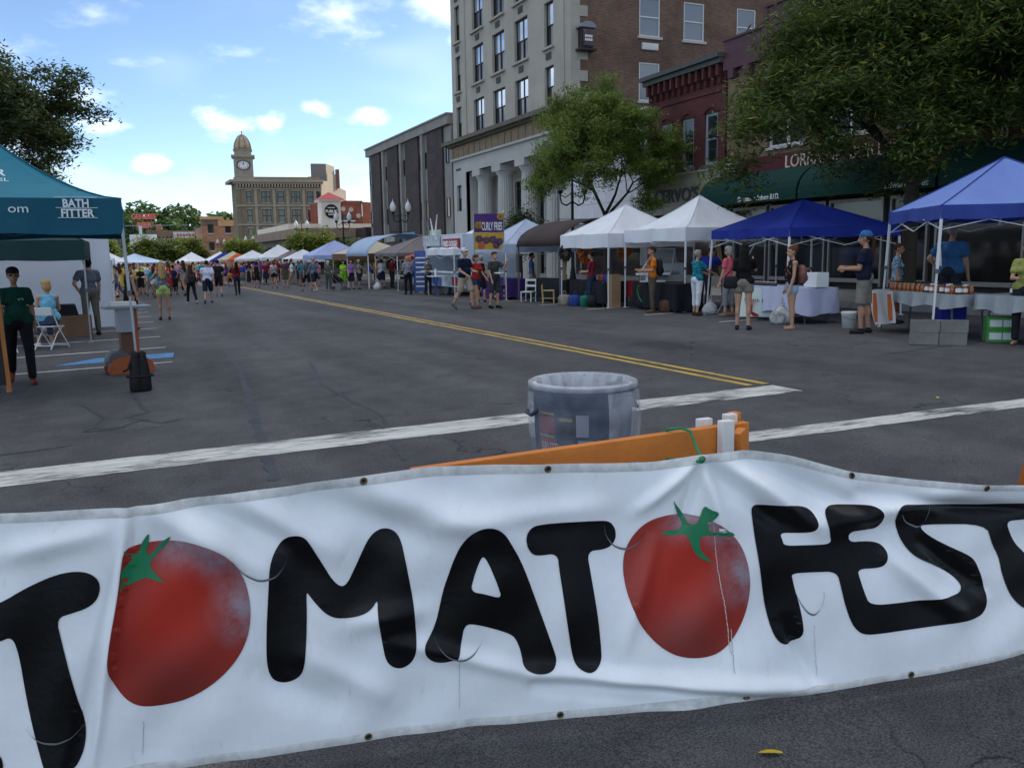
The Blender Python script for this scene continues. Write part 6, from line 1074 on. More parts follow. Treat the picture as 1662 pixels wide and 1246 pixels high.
for u,v in BAN_GROM:
    u=np.array(u);v=np.array(min(max(v,.018),.982)); p=SB(u,v,np.array(.0035)); e=.003; tu=Vector(SB(u+e,v)-SB(u-e,v)).normalized(); tv=Vector(SB(u,v+.006)-SB(u,v-.006)).normalized(); nn_=tu.cross(tv).normalized(); b=MB(); rings=[]
    for i in range(16):
        a=2*math.pi*i/16; d=tu*math.cos(a)+tv*math.sin(a); c=Vector(p)+d*.009; rings.append([c+(d*math.cos(w_)+nn_*math.sin(w_))*.0034 for w_ in [2*math.pi*k/6 for k in range(6)]])
    b.loft(rings,0,False,True); gr=b.build('eyelet',BRS,ban,True,True); c=MB(); c.v=[tuple(Vector(p)-nn_*.0012+(tu*math.cos(2*math.pi*k/12)+tv*math.sin(2*math.pi*k/12))*.0085) for k in range(12)]; c.f=[tuple(range(12))]; c.m=[0]; c.build('eyelet_hole',INK,ban,False,True); gpos.append(Vector(p))
# ---------------------------------------------------------------- barricade behind the banner
ORP=mat('orange_barricade_paint',(.56,.185,.035),.62,.16,6,.25,30); WPT=mat('chipped_white_paint',(.66,.66,.64),.65,.12,8,.2,40)
t_=ORP.node_tree; 
bar=empty('barricade',(1.7,2.63,gz(1.7,2.63)),0,'orange painted wooden barricade board behind the banner','barricade')
part('rail',ORP,bar,lambda b:b.bar((.80,2.64,.812),(2.165,2.655,.838),.038,.19),bevel=.003)
part('post',WPT,bar,lambda b:b.bar((2.028,2.60,0.04),(2.032,2.61,.957),.055,.036),bevel=.003)
part('post',WPT,bar,lambda b:b.bar((2.112,2.70,.04),(2.112,2.69,.962),.05,.036),bevel=.003)
part('end_block',ORP,bar,lambda b:b.b2((2.13,2.69,.5),(2.168,2.73,.962)),bevel=.003)
part('brace',ORP,bar,lambda b:b.bar((2.135,2.625,.72),(2.085,2.60,.915),.036,.055),bevel=.003)
part('rear_stub',WPT,bar,lambda b:b.bar((1.99,2.69,.55),(1.99,2.69,.955),.06,.03),bevel=.003)
for px_,pz in ((2.03,.93),(2.03,.885),(2.03,.84),(2.03,.80),(2.112,.92)):
    MB().ball((px_,2.578 if px_<2.1 else 2.664,pz),(.005,.004,.005),6,5).build('bolt_hole',INK,bar); bar.children[-1].matrix_parent_inverse=Matrix.Translation(-Vector(bar.location))
part('sticker',mat('red_sticker',(.34,.02,.025),.5,.1),bar,lambda b:b.bar((1.15,2.619,.79),(1.42,2.622,.79),.004,.09)); part('sticker',mat('silver_tape',(.42,.45,.48),.35,.3,15,metal=.4),bar,lambda b:b.bar((1.425,2.622,.79),(1.655,2.627,.79),.005,.095))
bar2=empty('barricade',(3.7,2.5,gz(3.7,2.5)),0,'orange barricade end just visible at right edge','barricade'); ORD=mat('dark_orange_paint',(.40,.12,.025),.65,.2,6)
part('rail',ORD,bar2,lambda b:b.bar((3.66,2.52,.70),(5.2,2.6,.75),.04,.2)); part('post',ORD,bar2,lambda b:b.bar((3.655,2.6,.06),(3.655,2.48,.80),.04,.07)); part('post',WPT,bar2,lambda b:b.bar((5.0,2.68,.06),(5.0,2.58,.9),.04,.07))
rp=empty('tie_rope',(1.85,2.6,.95),0,'green cord tying the banner to the orange barricade','rope'); g0=gpos[2]
part('cord',mat('green_cord',(.008,.22,.10),.55,.2,60,.4,200),rp,lambda b:(b.tube([(1.80,2.70,.90),(1.805,2.66,.937),(1.83,2.615,.945),(1.86,2.598,.935),(1.865,2.58,.90),g0+Vector((.03,.06,.01)),g0+Vector((.002,-.008,.0)),g0+Vector((-.01,-.006,-.006)),g0+Vector((-.03,.03,-.004)),(1.76,2.597,.84),(1.75,2.6,.80)],.0052,7)),True)
part('knot',mat('green_cord',(.008,.22,.10),.55,.2),rp,lambda b:b.ball(g0+Vector((-.006,-.008,.002)),(.011,.008,.009),8,6),True)
# ---------------------------------------------------------------- rubbish bin with liner
bx_,by_=2.47,4.55; bn=ground_empty('rubbish_bin',bx_,by_,0,'grey round rubbish bin behind the orange barricade','bin'); BINM=mat('bin_grey_plastic',(.035,.048,.075),.5,.1,4)
MB().lathe((0,0,0),[(.245,0),(.265,.03),(.268,.05),(.30,.70),(.31,.72),(.318,.725),(.322,.80),(.315,.83),(.298,.83),(.292,.78),(.262,.06),(.0,.05)],40,0,False).build('drum',BINM,bn,True)
for a in (math.radians(-5),math.radians(175)): MB().tube([(.315*math.cos(a-.2),.315*math.sin(a-.2),.7),(.35*math.cos(a-.12),.35*math.sin(a-.12),.66),(.35*math.cos(a+.12),.35*math.sin(a+.12),.66),(.315*math.cos(a+.2),.315*math.sin(a+.2),.7)],.012,6).build('handle',BINM,bn,True)
def patch(name,a0,a1,z0,z1,m,dr=.004):
    b=MB(); n=10
    for i in range(n+1):
        a=R_(a0+(a1-a0)*i/n)
        for z in (z0,z1):
            r=.268+(z-.05)/.65*.032+dr; b.v.append((r*math.cos(a),r*math.sin(a),z))
    b.f=[(2*i,2*i+2,2*i+3,2*i+1) for i in range(n)]; b.m=[0]*n; return b.build(name,m,bn,True)
# angle -118 deg faces the camera
YL=mat('label_yellow',(.26,.2,.04),.6,.1); RL=mat('label_red',(.22,.025,.025),.6,.1); KL=mat('label_black',(.015,.015,.018),.6,.1); SL=mat('label_silver',(.24,.26,.29),.5,.2,8)
patch('label',-178,-152,.56,.66,RL); patch('label_band',-178,-152,.67,.685,YL); patch('label_band',-178,-152,.535,.55,YL); patch('label_panel',-150,-112,.56,.68,KL); patch('label',-177,-150,.44,.53,RL); patch('label_text',-149,-130,.46,.475,YL,.005); patch('label_text',-149,-132,.485,.495,YL,.005); patch('label',-126,-112,.55,.68,SL,.006); patch('label',-124,-107,.42,.53,SL); patch('label_mark',-120,-111,.445,.505,mat('label_blue_grey',(.16,.19,.24),.6,.1),.006); patch('label_text',-146,-130,.64,.66,YL,.006)
bt=text_mesh('BRUTE',.07,PAPR,ext=.0005,width=.13,bold=.001)
for v in bt.vertices:
    a=R_(-173)+v.co.x/.3; r=.268+(.45+v.co.y-.05)/.65*.032+.006; v.co=Vector((r*math.cos(a),r*math.sin(a),.455+v.co.y))
o=bpy.data.objects.new('lettering',bt); COL.objects.link(o); o.parent=bn
def film(name,a0,a1,col=(.72,.75,.80)):
    m=bpy.data.materials.new(name); m.use_nodes=True; t=m.node_tree; pb=t.nodes['Principled BSDF']; pb.inputs['Base Color'].default_value=(*col,1); pb.inputs['Roughness'].default_value=.25; pb.inputs['Specular IOR Level'].default_value=.6
    tp_=t.nodes.new('ShaderNodeBsdfTransparent'); ms=t.nodes.new('ShaderNodeMixShader'); n=t.nodes.new('ShaderNodeTexNoise'); n.inputs['Scale'].default_value=6; n.inputs['Detail'].default_value=3; n.inputs['Distortion'].default_value=.6; tc_=t.nodes.new('ShaderNodeTexCoord'); t.links.new(tc_.outputs['Object'],n.inputs['Vector'])
    mr_=t.nodes.new('ShaderNodeMapRange'); t.links.new(n.outputs['Fac'],mr_.inputs[0]); mr_.inputs[1].default_value=.35; mr_.inputs[2].default_value=.7; mr_.inputs[3].default_value=a0; mr_.inputs[4].default_value=a1
    bpn=t.nodes.new('ShaderNodeBump'); bpn.inputs['Strength'].default_value=.5; bpn.inputs['Distance'].default_value=.012; t.links.new(n.outputs['Fac'],bpn.inputs['Height']); t.links.new(bpn.outputs[0],pb.inputs['Normal'])
    t.links.new(mr_.outputs[0],ms.inputs[0]); t.links.new(tp_.outputs[0],ms.inputs[1]); t.links.new(pb.outputs[0],ms.inputs[2]); t.links.new(ms.outputs[0],t.nodes['Material Output'].inputs[0]); return m
LIN_O=film('liner_film_outer',.14,.34,(.42,.48,.58)); LIN_R=film('liner_film_rim',.3,.5); LIN_I=film('liner_film_inner',.3,.7); LIN_G=film('liner_film_gathered',.16,.42)
liner=ground_empty('bin_liner',bx_,by_,0,'clear plastic liner folded over the grey bin rim','bin liner'); n=120
def film_part(name,prof,m,a0=0,a1=360,wob=.01,ph=0.,closed=True):
    b=MB(); K=n if closed else int(n*(a1-a0)/360); 
    for j,(r,z) in enumerate(prof):
        for k in range(K+1):
            a=R_(a0+(a1-a0)*k/K); kk=a*19; w_=wob*(math.sin(kk*.9+j*.5+ph)*.5+math.sin(kk*2.1+j*.9)*.35+math.sin(kk*3.7+j*1.7)*.25); e=1. if closed else math.sin(math.pi*k/K)**.7
            b.v.append(((r+w_*e+(0 if closed else -.012*(1-e)))*math.cos(a),(r+w_*e+(0 if closed else -.012*(1-e)))*math.sin(a),z+(0 if closed else .01*math.sin(k*.9)*(j==len(prof)-1))))
    b.f=[(j*(K+1)+k,j*(K+1)+k+1,(j+1)*(K+1)+k+1,(j+1)*(K+1)+k) for j in range(len(prof)-1) for k in range(K)]; b.m=[0]*len(b.f); return b.build(name,m,liner,True)
film_part('inner_film',[(.16,.2),(.215,.4),(.235,.58),(.25,.70),(.268,.79),(.292,.84)],LIN_I,wob=.016)
film_part('rim_fold',[(.292,.84),(.312,.849),(.326,.842),(.332,.833),(.332,.822),(.330,.812)],LIN_R,wob=.003)
film_part('outer_film',[(.330,.812),(.323,.66),(.315,.5),(.309,.36),(.303,.22),(.3,.14)],LIN_O,wob=.007)
film_part('gathered_film',[(.335,.80),(.345,.72),(.35,.62),(.345,.5),(.335,.4),(.325,.34)],LIN_G,-92,-22,.016,1.,False)
film_part('gathered_film',[(.335,.79),(.338,.7),(.335,.6),(.328,.52)],LIN_G,-205,-182,.008,2.,False)
for z,w_ in ((.42,.02),(.30,.03)): MB().tube([((.313+.004*math.sin(k))*math.cos(R_(-190+k*4)),(.313+.004*math.sin(k))*math.sin(R_(-190+k*4)),z-.07*math.sin(math.pi*k/36)) for k in range(37)],.003,5).build('liner_crease',LIN_G,liner,True)
# fallen leaves on the road
lf=MB(); 
for i in range(9):
    t=i/8; w_=.012*math.sin(math.pi*t)**.8+.0005; lf.v+=[(-.035+.07*t,-w_,.006+.008*math.sin(t*3)),(-.035+.07*t,w_,.006+.004*math.sin(t*2))]
lf.f=[(2*i,2*i+2,2*i+3,2*i+1) for i in range(8)]; lf.m=[0]*8; lme=lf.mesh('fallen_leaf',mat('yellow_leaf',(.55,.40,.02),.6,.15,40),True)
for x,y,a,s,l in ((1.76,2.0,-.5,1.1,'single yellow leaf on asphalt below the banner'),(1.28,2.0,.3,.5,'tiny yellow leaf scrap left of the larger leaf'),(7.6,6.3,.8,1.2,'pale leaf scrap right of the crosswalk line')):
    o=place('fallen_leaf',lme,None,(x,y,gz(x,y)+.002),a); o.scale=(s,s,s); tag(o,l,'leaf','fallen leaves on the road')
# ---------------------------------------------------------------- people
def sm(n): return np.asarray(n,float)
def cap_mesh(b,p0,p1,r0_,r1_,n=10,flat=False):
    p0=Vector(p0);p1=Vector(p1); d=(p1-p0); L=d.length; d=d/L if L>1e-6 else Vector((0,0,1)); a=d.orthogonal().normalized(); c=d.cross(a); rings=[]
    seq=([(-1,.25),(-.8,.6),(-.4,.92)] if not flat else [])+[(0,1)]
    for o,k in seq: rings.append([p0+d*o*r0_+(a*math.cos(t)+c*math.sin(t))*r0_*k for t in [2*math.pi*i/n for i in range(n)]])
    for o,k in [(0,1)]+([(.4,.92),(.8,.6),(1,.25)] if not flat else []): rings.append([p1+d*o*r1_+(a*math.cos(t)+c*math.sin(t))*r1_*k for t in [2*math.pi*i/n for i in range(n)]])
    b.loft(rings)
class Body:
    def __init__(s): s.pr=[]
    def cap(s,p0,p1,r0_,r1_,lab,flat=False): s.pr.append(('c',np.array(p0,float),np.array(p1,float),r0_,r1_,lab,flat))
    def ell(s,c,r,lab): s.pr.append(('e',np.array(c,float),np.array(r,float),0,0,lab,False))
    def mesh(s,voxel,name,iters=4,target=None):
        b=MB()
        for p in s.pr:
            if p[0]=='c': cap_mesh(b,p[1],p[2],p[3],p[4],10,p[6])
            else: b.ball(p[1],tuple(p[2]),14,10)
        me=b.mesh('tmp',[]) if False else bpy.data.meshes.new('tmp')
        me.from_pydata([tuple(v) for v in b.v],[],b.f); o=bpy.data.objects.new('tmp',me); COL.objects.link(o)
        m=o.modifiers.new('r','REMESH'); m.mode='VOXEL'; m.voxel_size=voxel; q=o.modifiers.new('s','SMOOTH'); q.factor=.5; q.iterations=iters
        dg=bpy.context.evaluated_depsgraph_get(); out=bpy.data.meshes.new_from_object(o.evaluated_get(dg)); bpy.data.objects.remove(o); bpy.data.meshes.remove(me)
        nv=len(out.vertices); V=np.zeros(nv*3,np.float32); out.vertices.foreach_get('co',V); V=V.reshape(-1,3)
        nf=len(out.polygons); Cn=np.zeros(nf*3,np.float32); out.polygons.foreach_get('center',Cn); Cn=Cn.reshape(-1,3)
        best=np.full(nf,1e9); lab=np.zeros(nf,int)
        for p in s.pr:
            if p[0]=='c':
                ab=p[2]-p[1]; t=((Cn-p[1])@ab)/max(ab@ab,1e-9); over=np.maximum(np.maximum(-t,t-1),0)*np.sqrt(ab@ab); t=np.clip(t,0,1); d=np.linalg.norm(Cn-p[1]-t[:,None]*ab,axis=1)-(p[3]+(p[4]-p[3])*t)+(over*.8 if p[6] else 0)
            else: 
                k=np.linalg.norm((Cn-p[1])/p[2],axis=1); d=(k-1)*p[2].min()
            w_=d<best; best[w_]=d[w_]; lab[w_]=p[5]
        out.polygons.foreach_set('material_index',lab.astype(np.int32)); out.polygons.foreach_set('use_smooth',np.ones(nf,bool)); out.name=name; out.update(); return out
SKIN_,SHIRT_,BOT_,SHOE_,HAIR_,HAT_=range(6)
def dirv(fwd,outw,side): f,o=R_(fwd),R_(outw); return np.array([side*math.sin(o),-math.sin(f)*math.cos(o),-math.cos(f)*math.cos(o)])
POSE=dict(stand=dict(L=(3,-2),R=(-3,-5),aL=((6,9),(18,4)),aR=((2,9),(14,4))),
 walk=dict(L=(24,6),R=(-16,-38),aL=((-20,9),(0,4)),aR=((24,8),(40,2))), walk2=dict(L=(-15,-36),R=(22,4),aL=((25,8),(45,0)),aR=((-18,9),(2,5))),
 hold=dict(L=(4,-3),R=(-4,-7),aL=((12,8),(88,-22)),aR=((16,9),(92,-22))), walkhold=dict(L=(22,4),R=(-14,-36),aL=((14,8),(82,-25)),aR=((8,9),(60,-12))),
 face=dict(L=(2,-2),R=(-2,-4),aL=((8,8),(20,3)),aR=((48,6),(138,-18))), facel=dict(L=(3,-3),R=(-5,-8),aL=((52,10),(140,-14)),aR=((5,9),(25,0))),
 photo=dict(L=(2,-2),R=(-3,-5),aL=((60,16),(132,-24)),aR=((60,16),(132,-24))), hip=dict(L=(3,-2),R=(-3,-4),aL=((-14,32),(30,-34)),aR=((4,9),(18,3))), reach=dict(L=(4,-2),R=(-5,-7),aL=((40,8),(75,-6)),aR=((46,8),(70,-8))),
 sit=dict(L=(82,4),R=(80,-2),aL=((18,10),(70,-10)),aR=((28,16),(64,4))), lean=dict(L=(10,-6),R=(2,-14),aL=((55,10),(60,-4)),aR=((50,10),(62,-4))))
PM={}
def person_mesh(pose,sex='m',build=1.,sleeve='short',bottom='shorts',hair='short',shoes=True,hat=None,hi=True,bend=0.):
    key=(pose,sex,build,sleeve,bottom,hair,shoes,hat,hi,bend)
    if key in PM: return PM[key]
    B=Body(); p=POSE[pose]; f=sex=='f'; k=build; hw=.092*(1.04 if f else 1); sw=(.158 if f else .188)*(.9+.1*k); th=.42; sh=.42; hipz=.93
    torso=SHIRT_; low=BOT_
    lm={}
    for sd_,q in ((1,p['L']),(-1,p['R'])):
        hp=np.array([sd_*hw,0,hipz]); kn=hp+dirv(q[0],2,sd_)*th; an=kn+dirv(q[1],1,sd_)*sh
        tr_=(.088 if not f else .09)*(.85+.15*k); tk=tr_
        lg=BOT_ if bottom in('pants','jeans') else SKIN_; B.cap(hp,kn,tk,.056*(.9+.1*k),lg if bottom!='capri' else BOT_); B.cap(kn,an,.054,.036,lg); cf=kn+(an-kn)*.32+np.array([0,.014,0]); B.ell(cf,(.05,.055,.11),lg if bottom!='capri' else BOT_)
        if bottom in('pants','jeans'): B.cap(hp,kn,tk+.012,.07,BOT_); B.cap(kn,kn+(an-kn)*.97,.07,.058,BOT_,True)
        elif bottom=='capri': B.cap(hp,kn,tk+.012,.072,BOT_); B.cap(kn,kn+(an-kn)*.55,.072,.066,BOT_,True)
        elif bottom=='shorts': B.cap(hp,hp+(kn-hp)*.98,tk+.02,.094*(.9+.1*k),BOT_,True)
        elif bottom=='minishorts': B.cap(hp,hp+(kn-hp)*.36,tk+.012,tk+.014,BOT_,True)
        fo=np.array([0,-1,0.]) if abs(q[1])<25 else np.array([0,-.85,-.5]); fl=SHOE_ if shoes else SKIN_
        hl=an+np.array([0,.035,-.045]); to=an+fo*.15+np.array([sd_*.02,0,-.052]); B.cap(hl,to,.04 if shoes else .034,.036 if shoes else .028,fl); B.cap(an,hl+np.array([0,-.02,0]),.038,.036,fl if shoes else SKIN_)
        lm[sd_]=an
    c_=math.cos(R_(bend)); s_=math.sin(R_(bend))
    def up(v):
        v=np.array(v,float); y,z=v[1],v[2]-hipz; return np.array([v[0],y*c_-z*s_,hipz+z*c_+y*s_])
    B.ell((0,.01,hipz+.03),(.172*(.88+.12*k)*(1.05 if f else 1),.125*k**.5,.13),BOT_ if bottom!='dress' else SHIRT_)
    B.ell(up((0,-.005 if k<=1 else -.03*(k-1)*3,1.1)),((.135 if f else .15)*k,.112*k*(1+.1*(k-1)),.16),torso); B.ell(up((0,0,1.27)),((.15 if f else .176)*(.8+.2*k),.118*(.8+.2*k),.18),torso); B.cap(up((-sw+.045,0,1.405)),up((sw-.045,0,1.405)),.062,.062,torso); B.ell(up((0,0.01,1.40)),(.12,.085,.075),torso)
    B.cap(up((-.1,0,1.0)),up((.1,0,1.0)),.105*k**.7,.105*k**.7,SHIRT_)
    if f: 
        for s in(-1,1): B.ell(up((s*.068,-.088,1.27)),(.062,.055,.06),torso)
    if bottom=='dress': B.cap((0,0,1.0),(0,0,.56),.15,.21,SHIRT_,True)
    if bottom=='skirt': B.cap((0,0,1.0),(0,0,.5),.155,.23,BOT_,True)
    B.cap(up((0,.012,1.43)),up((0,-.005,1.53)),.052 if not f else .045,.048 if not f else .042,SKIN_)
    for sd_,q in ((1,p['aL']),(-1,p['aR'])):
        s0=up((sd_*sw,0,1.405)); el=s0+dirv(q[0][0]-bend*0,q[0][1],sd_)*.285; wr=el+dirv(q[1][0],q[1][1],sd_)*.25; ar=(.046 if not f else .04)*(.8+.2*k)
        B.ell(s0,(.058,.058,.058),SHIRT_ if sleeve!='none' else SKIN_); B.cap(s0,el,ar+.004,ar-.006,SKIN_ if sleeve!='long' else SHIRT_); B.cap(el,wr,ar-.004,.028,SKIN_ if sleeve!='long' else SHIRT_)
        if sleeve=='short': B.cap(s0,s0+(el-s0)*.66,ar+.022,ar+.026,SHIRT_,True)
        d=(wr-el)/.25; pal=wr+d*.05; B.cap(wr,pal+d*.02,.026,.03,SKIN_)
        if hi:
            pn=np.cross(d,np.array([1,0,0])); pn/=max(np.linalg.norm(pn),1e-6); sv=np.cross(d,pn)
            for i in range(4):
                b0=pal+d*.03+pn*(-.027+.018*i); L=(.06,.07,.066,.052)[i]; m1=b0+d*L*.55-sv*.006*sd_; B.cap(b0,m1,.0095,.009,SKIN_); B.cap(m1,m1+d*L*.4-sv*.02*sd_,.009,.008,SKIN_)
            B.cap(wr+d*.02+pn*-.028,wr+d*.055+pn*-.052-sv*.012*sd_,.012,.01,SKIN_); B.cap(wr+d*.055+pn*-.052-sv*.012*sd_,wr+d*.08+pn*-.05-sv*.02*sd_,.01,.009,SKIN_)
        else: B.ell(pal+d*.04,(.03,.03,.045),SKIN_)
    hc=np.array([0,-.02,1.635]); H=lambda v:up(hc+np.array(v))
    B.ell(H((0,.008,.02)),(.076,.095,.1),SKIN_); B.ell(H((0,-.03,-.045)),(.058,.062,.072),SKIN_); B.ell(H((0,-.045,-.085)),(.034,.035,.03),SKIN_)
    B.cap(H((0,-.09,.01)),H((0,-.106,-.028)),.011,.016,SKIN_)
    B.cap(H((-.035,-.082,.028)),H((.035,-.082,.028)),.014,.014,SKIN_); B.cap(H((-.02,-.086,-.062)),H((.02,-.086,-.062)),.011,.011,SKIN_)
    for s in(-1,1): B.ell(H((s*.078,.012,-.005)),(.012,.02,.032),SKIN_)
    if hair!='bald':
        B.ell(H((0,.026,.038)),(.086,.094,.095),HAIR_); B.ell(H((0,-.022,.082)),(.074,.068,.042),HAIR_)
        if hair=='bob': B.ell(H((0,.04,-.02)),(.095,.075,.105),HAIR_); B.ell(H((0,.0,.06)),(.095,.1,.075),HAIR_)
        if hair=='long': B.ell(H((0,.045,-.02)),(.092,.075,.11),HAIR_); B.cap(H((0,.075,-.05)),H((0,.115,-.36)),.085,.07,HAIR_); B.cap(H((-.05,.06,-.05)),H((-.07,.09,-.3)),.05,.04,HAIR_); B.cap(H((.05,.06,-.05)),H((.07,.09,-.3)),.05,.04,HAIR_)
        if hair=='pony': B.cap(H((0,.11,.03)),H((0,.15,-.05)),.03,.035,HAIR_); B.cap(H((0,.15,-.05)),H((0,.125,-.36)),.035,.022,HAIR_)
        if hair=='bun': B.ell(H((0,.09,.1)),(.045,.045,.04),HAIR_)
        if hair=='grey': B.ell(H((0,.03,.03)),(.09,.1,.1),HAIR_)
    if hat=='cap': B.ell(H((0,.012,.062)),(.09,.105,.075),HAT_); B.ell(H((0,-.12,.05)),(.068,.075,.012),HAT_)
    if hat=='beanie': B.ell(H((0,.015,.06)),(.093,.11,.085),HAT_)
    me=B.mesh(.0125 if hi else .026,'person_body',4 if hi else 2)
    V=np.zeros(len(me.vertices)*3,np.float32); me.vertices.foreach_get('co',V); V=V.reshape(-1,3); zmin=V[:,2].min(); V[:,2]-=zmin; me.vertices.foreach_set('co',V.ravel()); me.update()
    for i in range(6): me.materials.append(None)
    top=hc+0; PM[key]=(me,{'zmin':zmin,'head':up(hc)-np.array([0,0,zmin]),'height':V[:,2].max()}); return PM[key]
CM={}
def cmat(c,pat=None):
    key=(tuple(round(x,3) for x in c),pat)
    if key in CM: return CM[key]
    m=mat('fabric_%d'%len(CM),c,.85,.28,9,.7,11,spec=.15) if pat!='skin' else mat('skin_%d'%len(CM),c,.55,.1,12,spec=.35)
    if pat in('plaid','print'):
        t=m.node_tree; L=t.links.new; b=t.nodes['Principled BSDF']; tcn=t.nodes.new('ShaderNodeTexCoord')
        if pat=='plaid':
            ck=t.nodes.new('ShaderNodeTexChecker'); ck.inputs['Scale'].default_value=26; ck.inputs['Color1'].default_value=(*c,1); ck.inputs['Color2'].default_value=(c[0]*.25+.02,c[1]*.25+.02,c[2]*.3+.03,1); L(tcn.outputs['Object'],ck.inputs['Vector']); L(ck.outputs['Color'],b.inputs['Base Color'])
        else:
            v=t.nodes.new('ShaderNodeTexVoronoi'); v.inputs['Scale'].default_value=22; L(tcn.outputs['Object'],v.inputs['Vector']); r=t.nodes.new('ShaderNodeMapRange'); L(v.outputs['Distance'],r.inputs[0]); r.inputs[2].default_value=.7; r.inputs[3].default_value=1.7; r.inputs[4].default_value=.35; mx=t.nodes.new('ShaderNodeMixRGB'); mx.blend_type='MULTIPLY'; mx.inputs[0].default_value=1; mx.inputs[1].default_value=(*c,1); L(r.outputs[0],mx.inputs[2]); L(mx.outputs[0],b.inputs['Base Color'])
    CM[key]=m; return m
SK=[(.42,.24,.16),(.36,.19,.12),(.48,.29,.2),(.22,.11,.065)]
HC=dict(brown=(.045,.022,.012),black=(.012,.01,.01),blond=(.36,.23,.10),grey=(.28,.26,.24),auburn=(.12,.04,.018),white=(.5,.46,.4))
def person(label,x,y,face,h,pose='stand',sex='m',shirt=(.1,.1,.1),bot=(.03,.03,.04),hairc='brown',skin=0,shoe=(.02,.02,.02),z=0.,spat=None,group='people at the street festival',hatc=(.05,.05,.06),**k):
    me,info=person_mesh(pose,sex,**k); s=h/info['height'] if pose!='sit' else h
    r=ground_empty('person',x,y,R_(face),label,'person',group,dz=z); r.scale=(s,s,s)
    o=place('body',me,r); ms=[cmat(SK[skin],'skin'),cmat(shirt,spat),cmat(bot),cmat(shoe),cmat(HC[hairc]),cmat(hatc)]
    for i,m in enumerate(ms): o.material_slots[i].link='OBJECT'; o.material_slots[i].material=m
    if k.get('hi',True):
        hd=info['head']
        for sx in(-1,1): e=MB(); e.ball((sx*.031,-.083,.006),(.012,.008,.007),8,6); eo=e.build('eye',mat('eye_dark',(.03,.02,.018),.3,0),r,True); eo.location=Vector(hd)
        e=MB(); e.ball((0,-.093,-.066),(.02,.006,.005),8,5); eo=e.build('lips',mat('lip_tone',(.28,.09,.07),.5,0),r,True); eo.location=Vector(hd)
    r['_h']=h; return r,info,s
def on_person(r,info,s,name,builder,m,smooth=True):
    b=MB(); builder(b,Vector(info['head'])); return b.build(name,m,r,smooth)
def shades(r,info,s):
    on_person(r,info,s,'sunglasses',lambda b,h:[b.ball(h+Vector((sx*.032,-.094,.006)),(.027,.012,.018),10,6) for sx in(-1,1)]+[b.bar(h+Vector((sx*.06,-.085,.012)),h+Vector((sx*.084,.01,.012)),.006,.006) for sx in(-1,1)],mat('dark_lens',(.01,.01,.012),.12,0,spec=.8))
def worn_bag(name,label,x,y,face,z,builder,m,cat='bag'):
    r=ground_empty(name,x,y,R_(face),label,cat,dz=z); b=MB(); builder(b); b.build('bag_body',m,r,True); return r
# near right
P1=person('man in navy polo, khaki shorts and white cap eating while walking',9.35,24.7,28,1.86,'walkhold','m',(.008,.012,.035),(.34,.30,.24),'grey',0,(.06,.065,.08),build=1.3,hat='cap',hatc=(.55,.56,.58))
P2=person('red haired woman in red top and denim shorts walking',9.85,25.05,24,1.66,'walk2','f',(.36,.025,.02),(.03,.05,.12),'auburn',0,(.16,.05,.03),bottom='minishorts',hair='bob')
P3=person('young man in charcoal T-shirt holding a white food tray',10.25,24.5,20,1.72,'facel','m',(.045,.05,.05),(.04,.045,.055),'brown',0,(.012,.012,.015))
P4=person('woman in black dress behind the man with food tray',11.3,28.2,150,1.62,'stand','f',(.01,.01,.016),(.01,.01,.01),'grey',0,bottom='dress',hair='grey',sleeve='none')
P5=person('man in mauve grey shirt and black trousers seen from behind',11.3,36.9,190,1.68,'hold','m',(.24,.23,.30),(.012,.012,.014),'grey',1,bottom='pants',build=1.2)
P6=person('person in blue denim overalls beside the blue menu board',12.0,38.4,170,1.7,'stand','m',(.10,.16,.24),(.03,.07,.2),'auburn',1,bottom='pants')
P7=person('woman in grey shirt holding food at fried dough stand',11.9,35.9,20,1.58,'hold','f',(.13,.14,.15),(.02,.02,.022),'brown',1,bottom='pants')
P8=person('vendor inside the fried dough trailer',13.2,34.2,90,1.62,'reach','f',(.1,.1,.1),(.05,.05,.05),'black',1,z=.1,hi=False)
P9=person('vendor in blue shirt and apron under bluish white canopy',13.9,29.6,60,1.66,'stand','m',(.06,.14,.3),(.3,.3,.32),'black',3,bottom='pants')
P10=person('person in maroon T-shirt browsing the wreath stall',12.75,22.9,215,1.62,'hold','f',(.16,.015,.03),(.02,.035,.08),'black',1,bottom='capri')
P11=person('man in orange T-shirt wearing a dark backpack',12.55,19.3,250,1.72,'hold','m',(.55,.16,.02),(.085,.072,.055),'brown',1,(.11,.06,.04),bottom='pants')
P12=person('person in royal blue shirt bending over the craft table',13.9,18.9,120,1.66,'lean','m',(.02,.035,.3),(.03,.03,.05),'brown',0,bottom='pants',bend=38)
P13=person('woman in teal patterned blouse and white capri trousers',12.7,17.55,95,1.6,'reach','f',(.02,.22,.30),(.62,.63,.68),'grey',0,(.05,.03,.025),spat='print',bottom='capri',hair='grey',build=1.15)
shades(*P13)
P14=person('woman in coral pink top and grey capri trousers from behind',13.1,16.85,200,1.67,'stand','f',(.52,.10,.13),(.19,.21,.22),'grey',0,(.2,.12,.08),bottom='capri',hair='bob',build=1.2)
P15=person('woman with long dark hair, black top, hand raised to face',11.1,13.8,130,1.7,'face','f',(.008,.008,.011),(.2,.17,.14),'black',0,(.02,.02,.03),bottom='minishorts',hair='long',build=1.1)
P16=person('man in red shirt behind the lilac table',14.3,16.1,50,1.68,'hold','m',(.26,.012,.015),(.03,.03,.03),'black',1,bottom='pants',build=1.15)
P17=person('girl in black tank top and denim shorts with flowered backpack',11.87,13.3,245,1.63,'stand','f',(.009,.009,.011),(.28,.38,.52),'auburn',0,(.35,.2,.14),bottom='minishorts',hair='bun',sleeve='none',shoes=False)
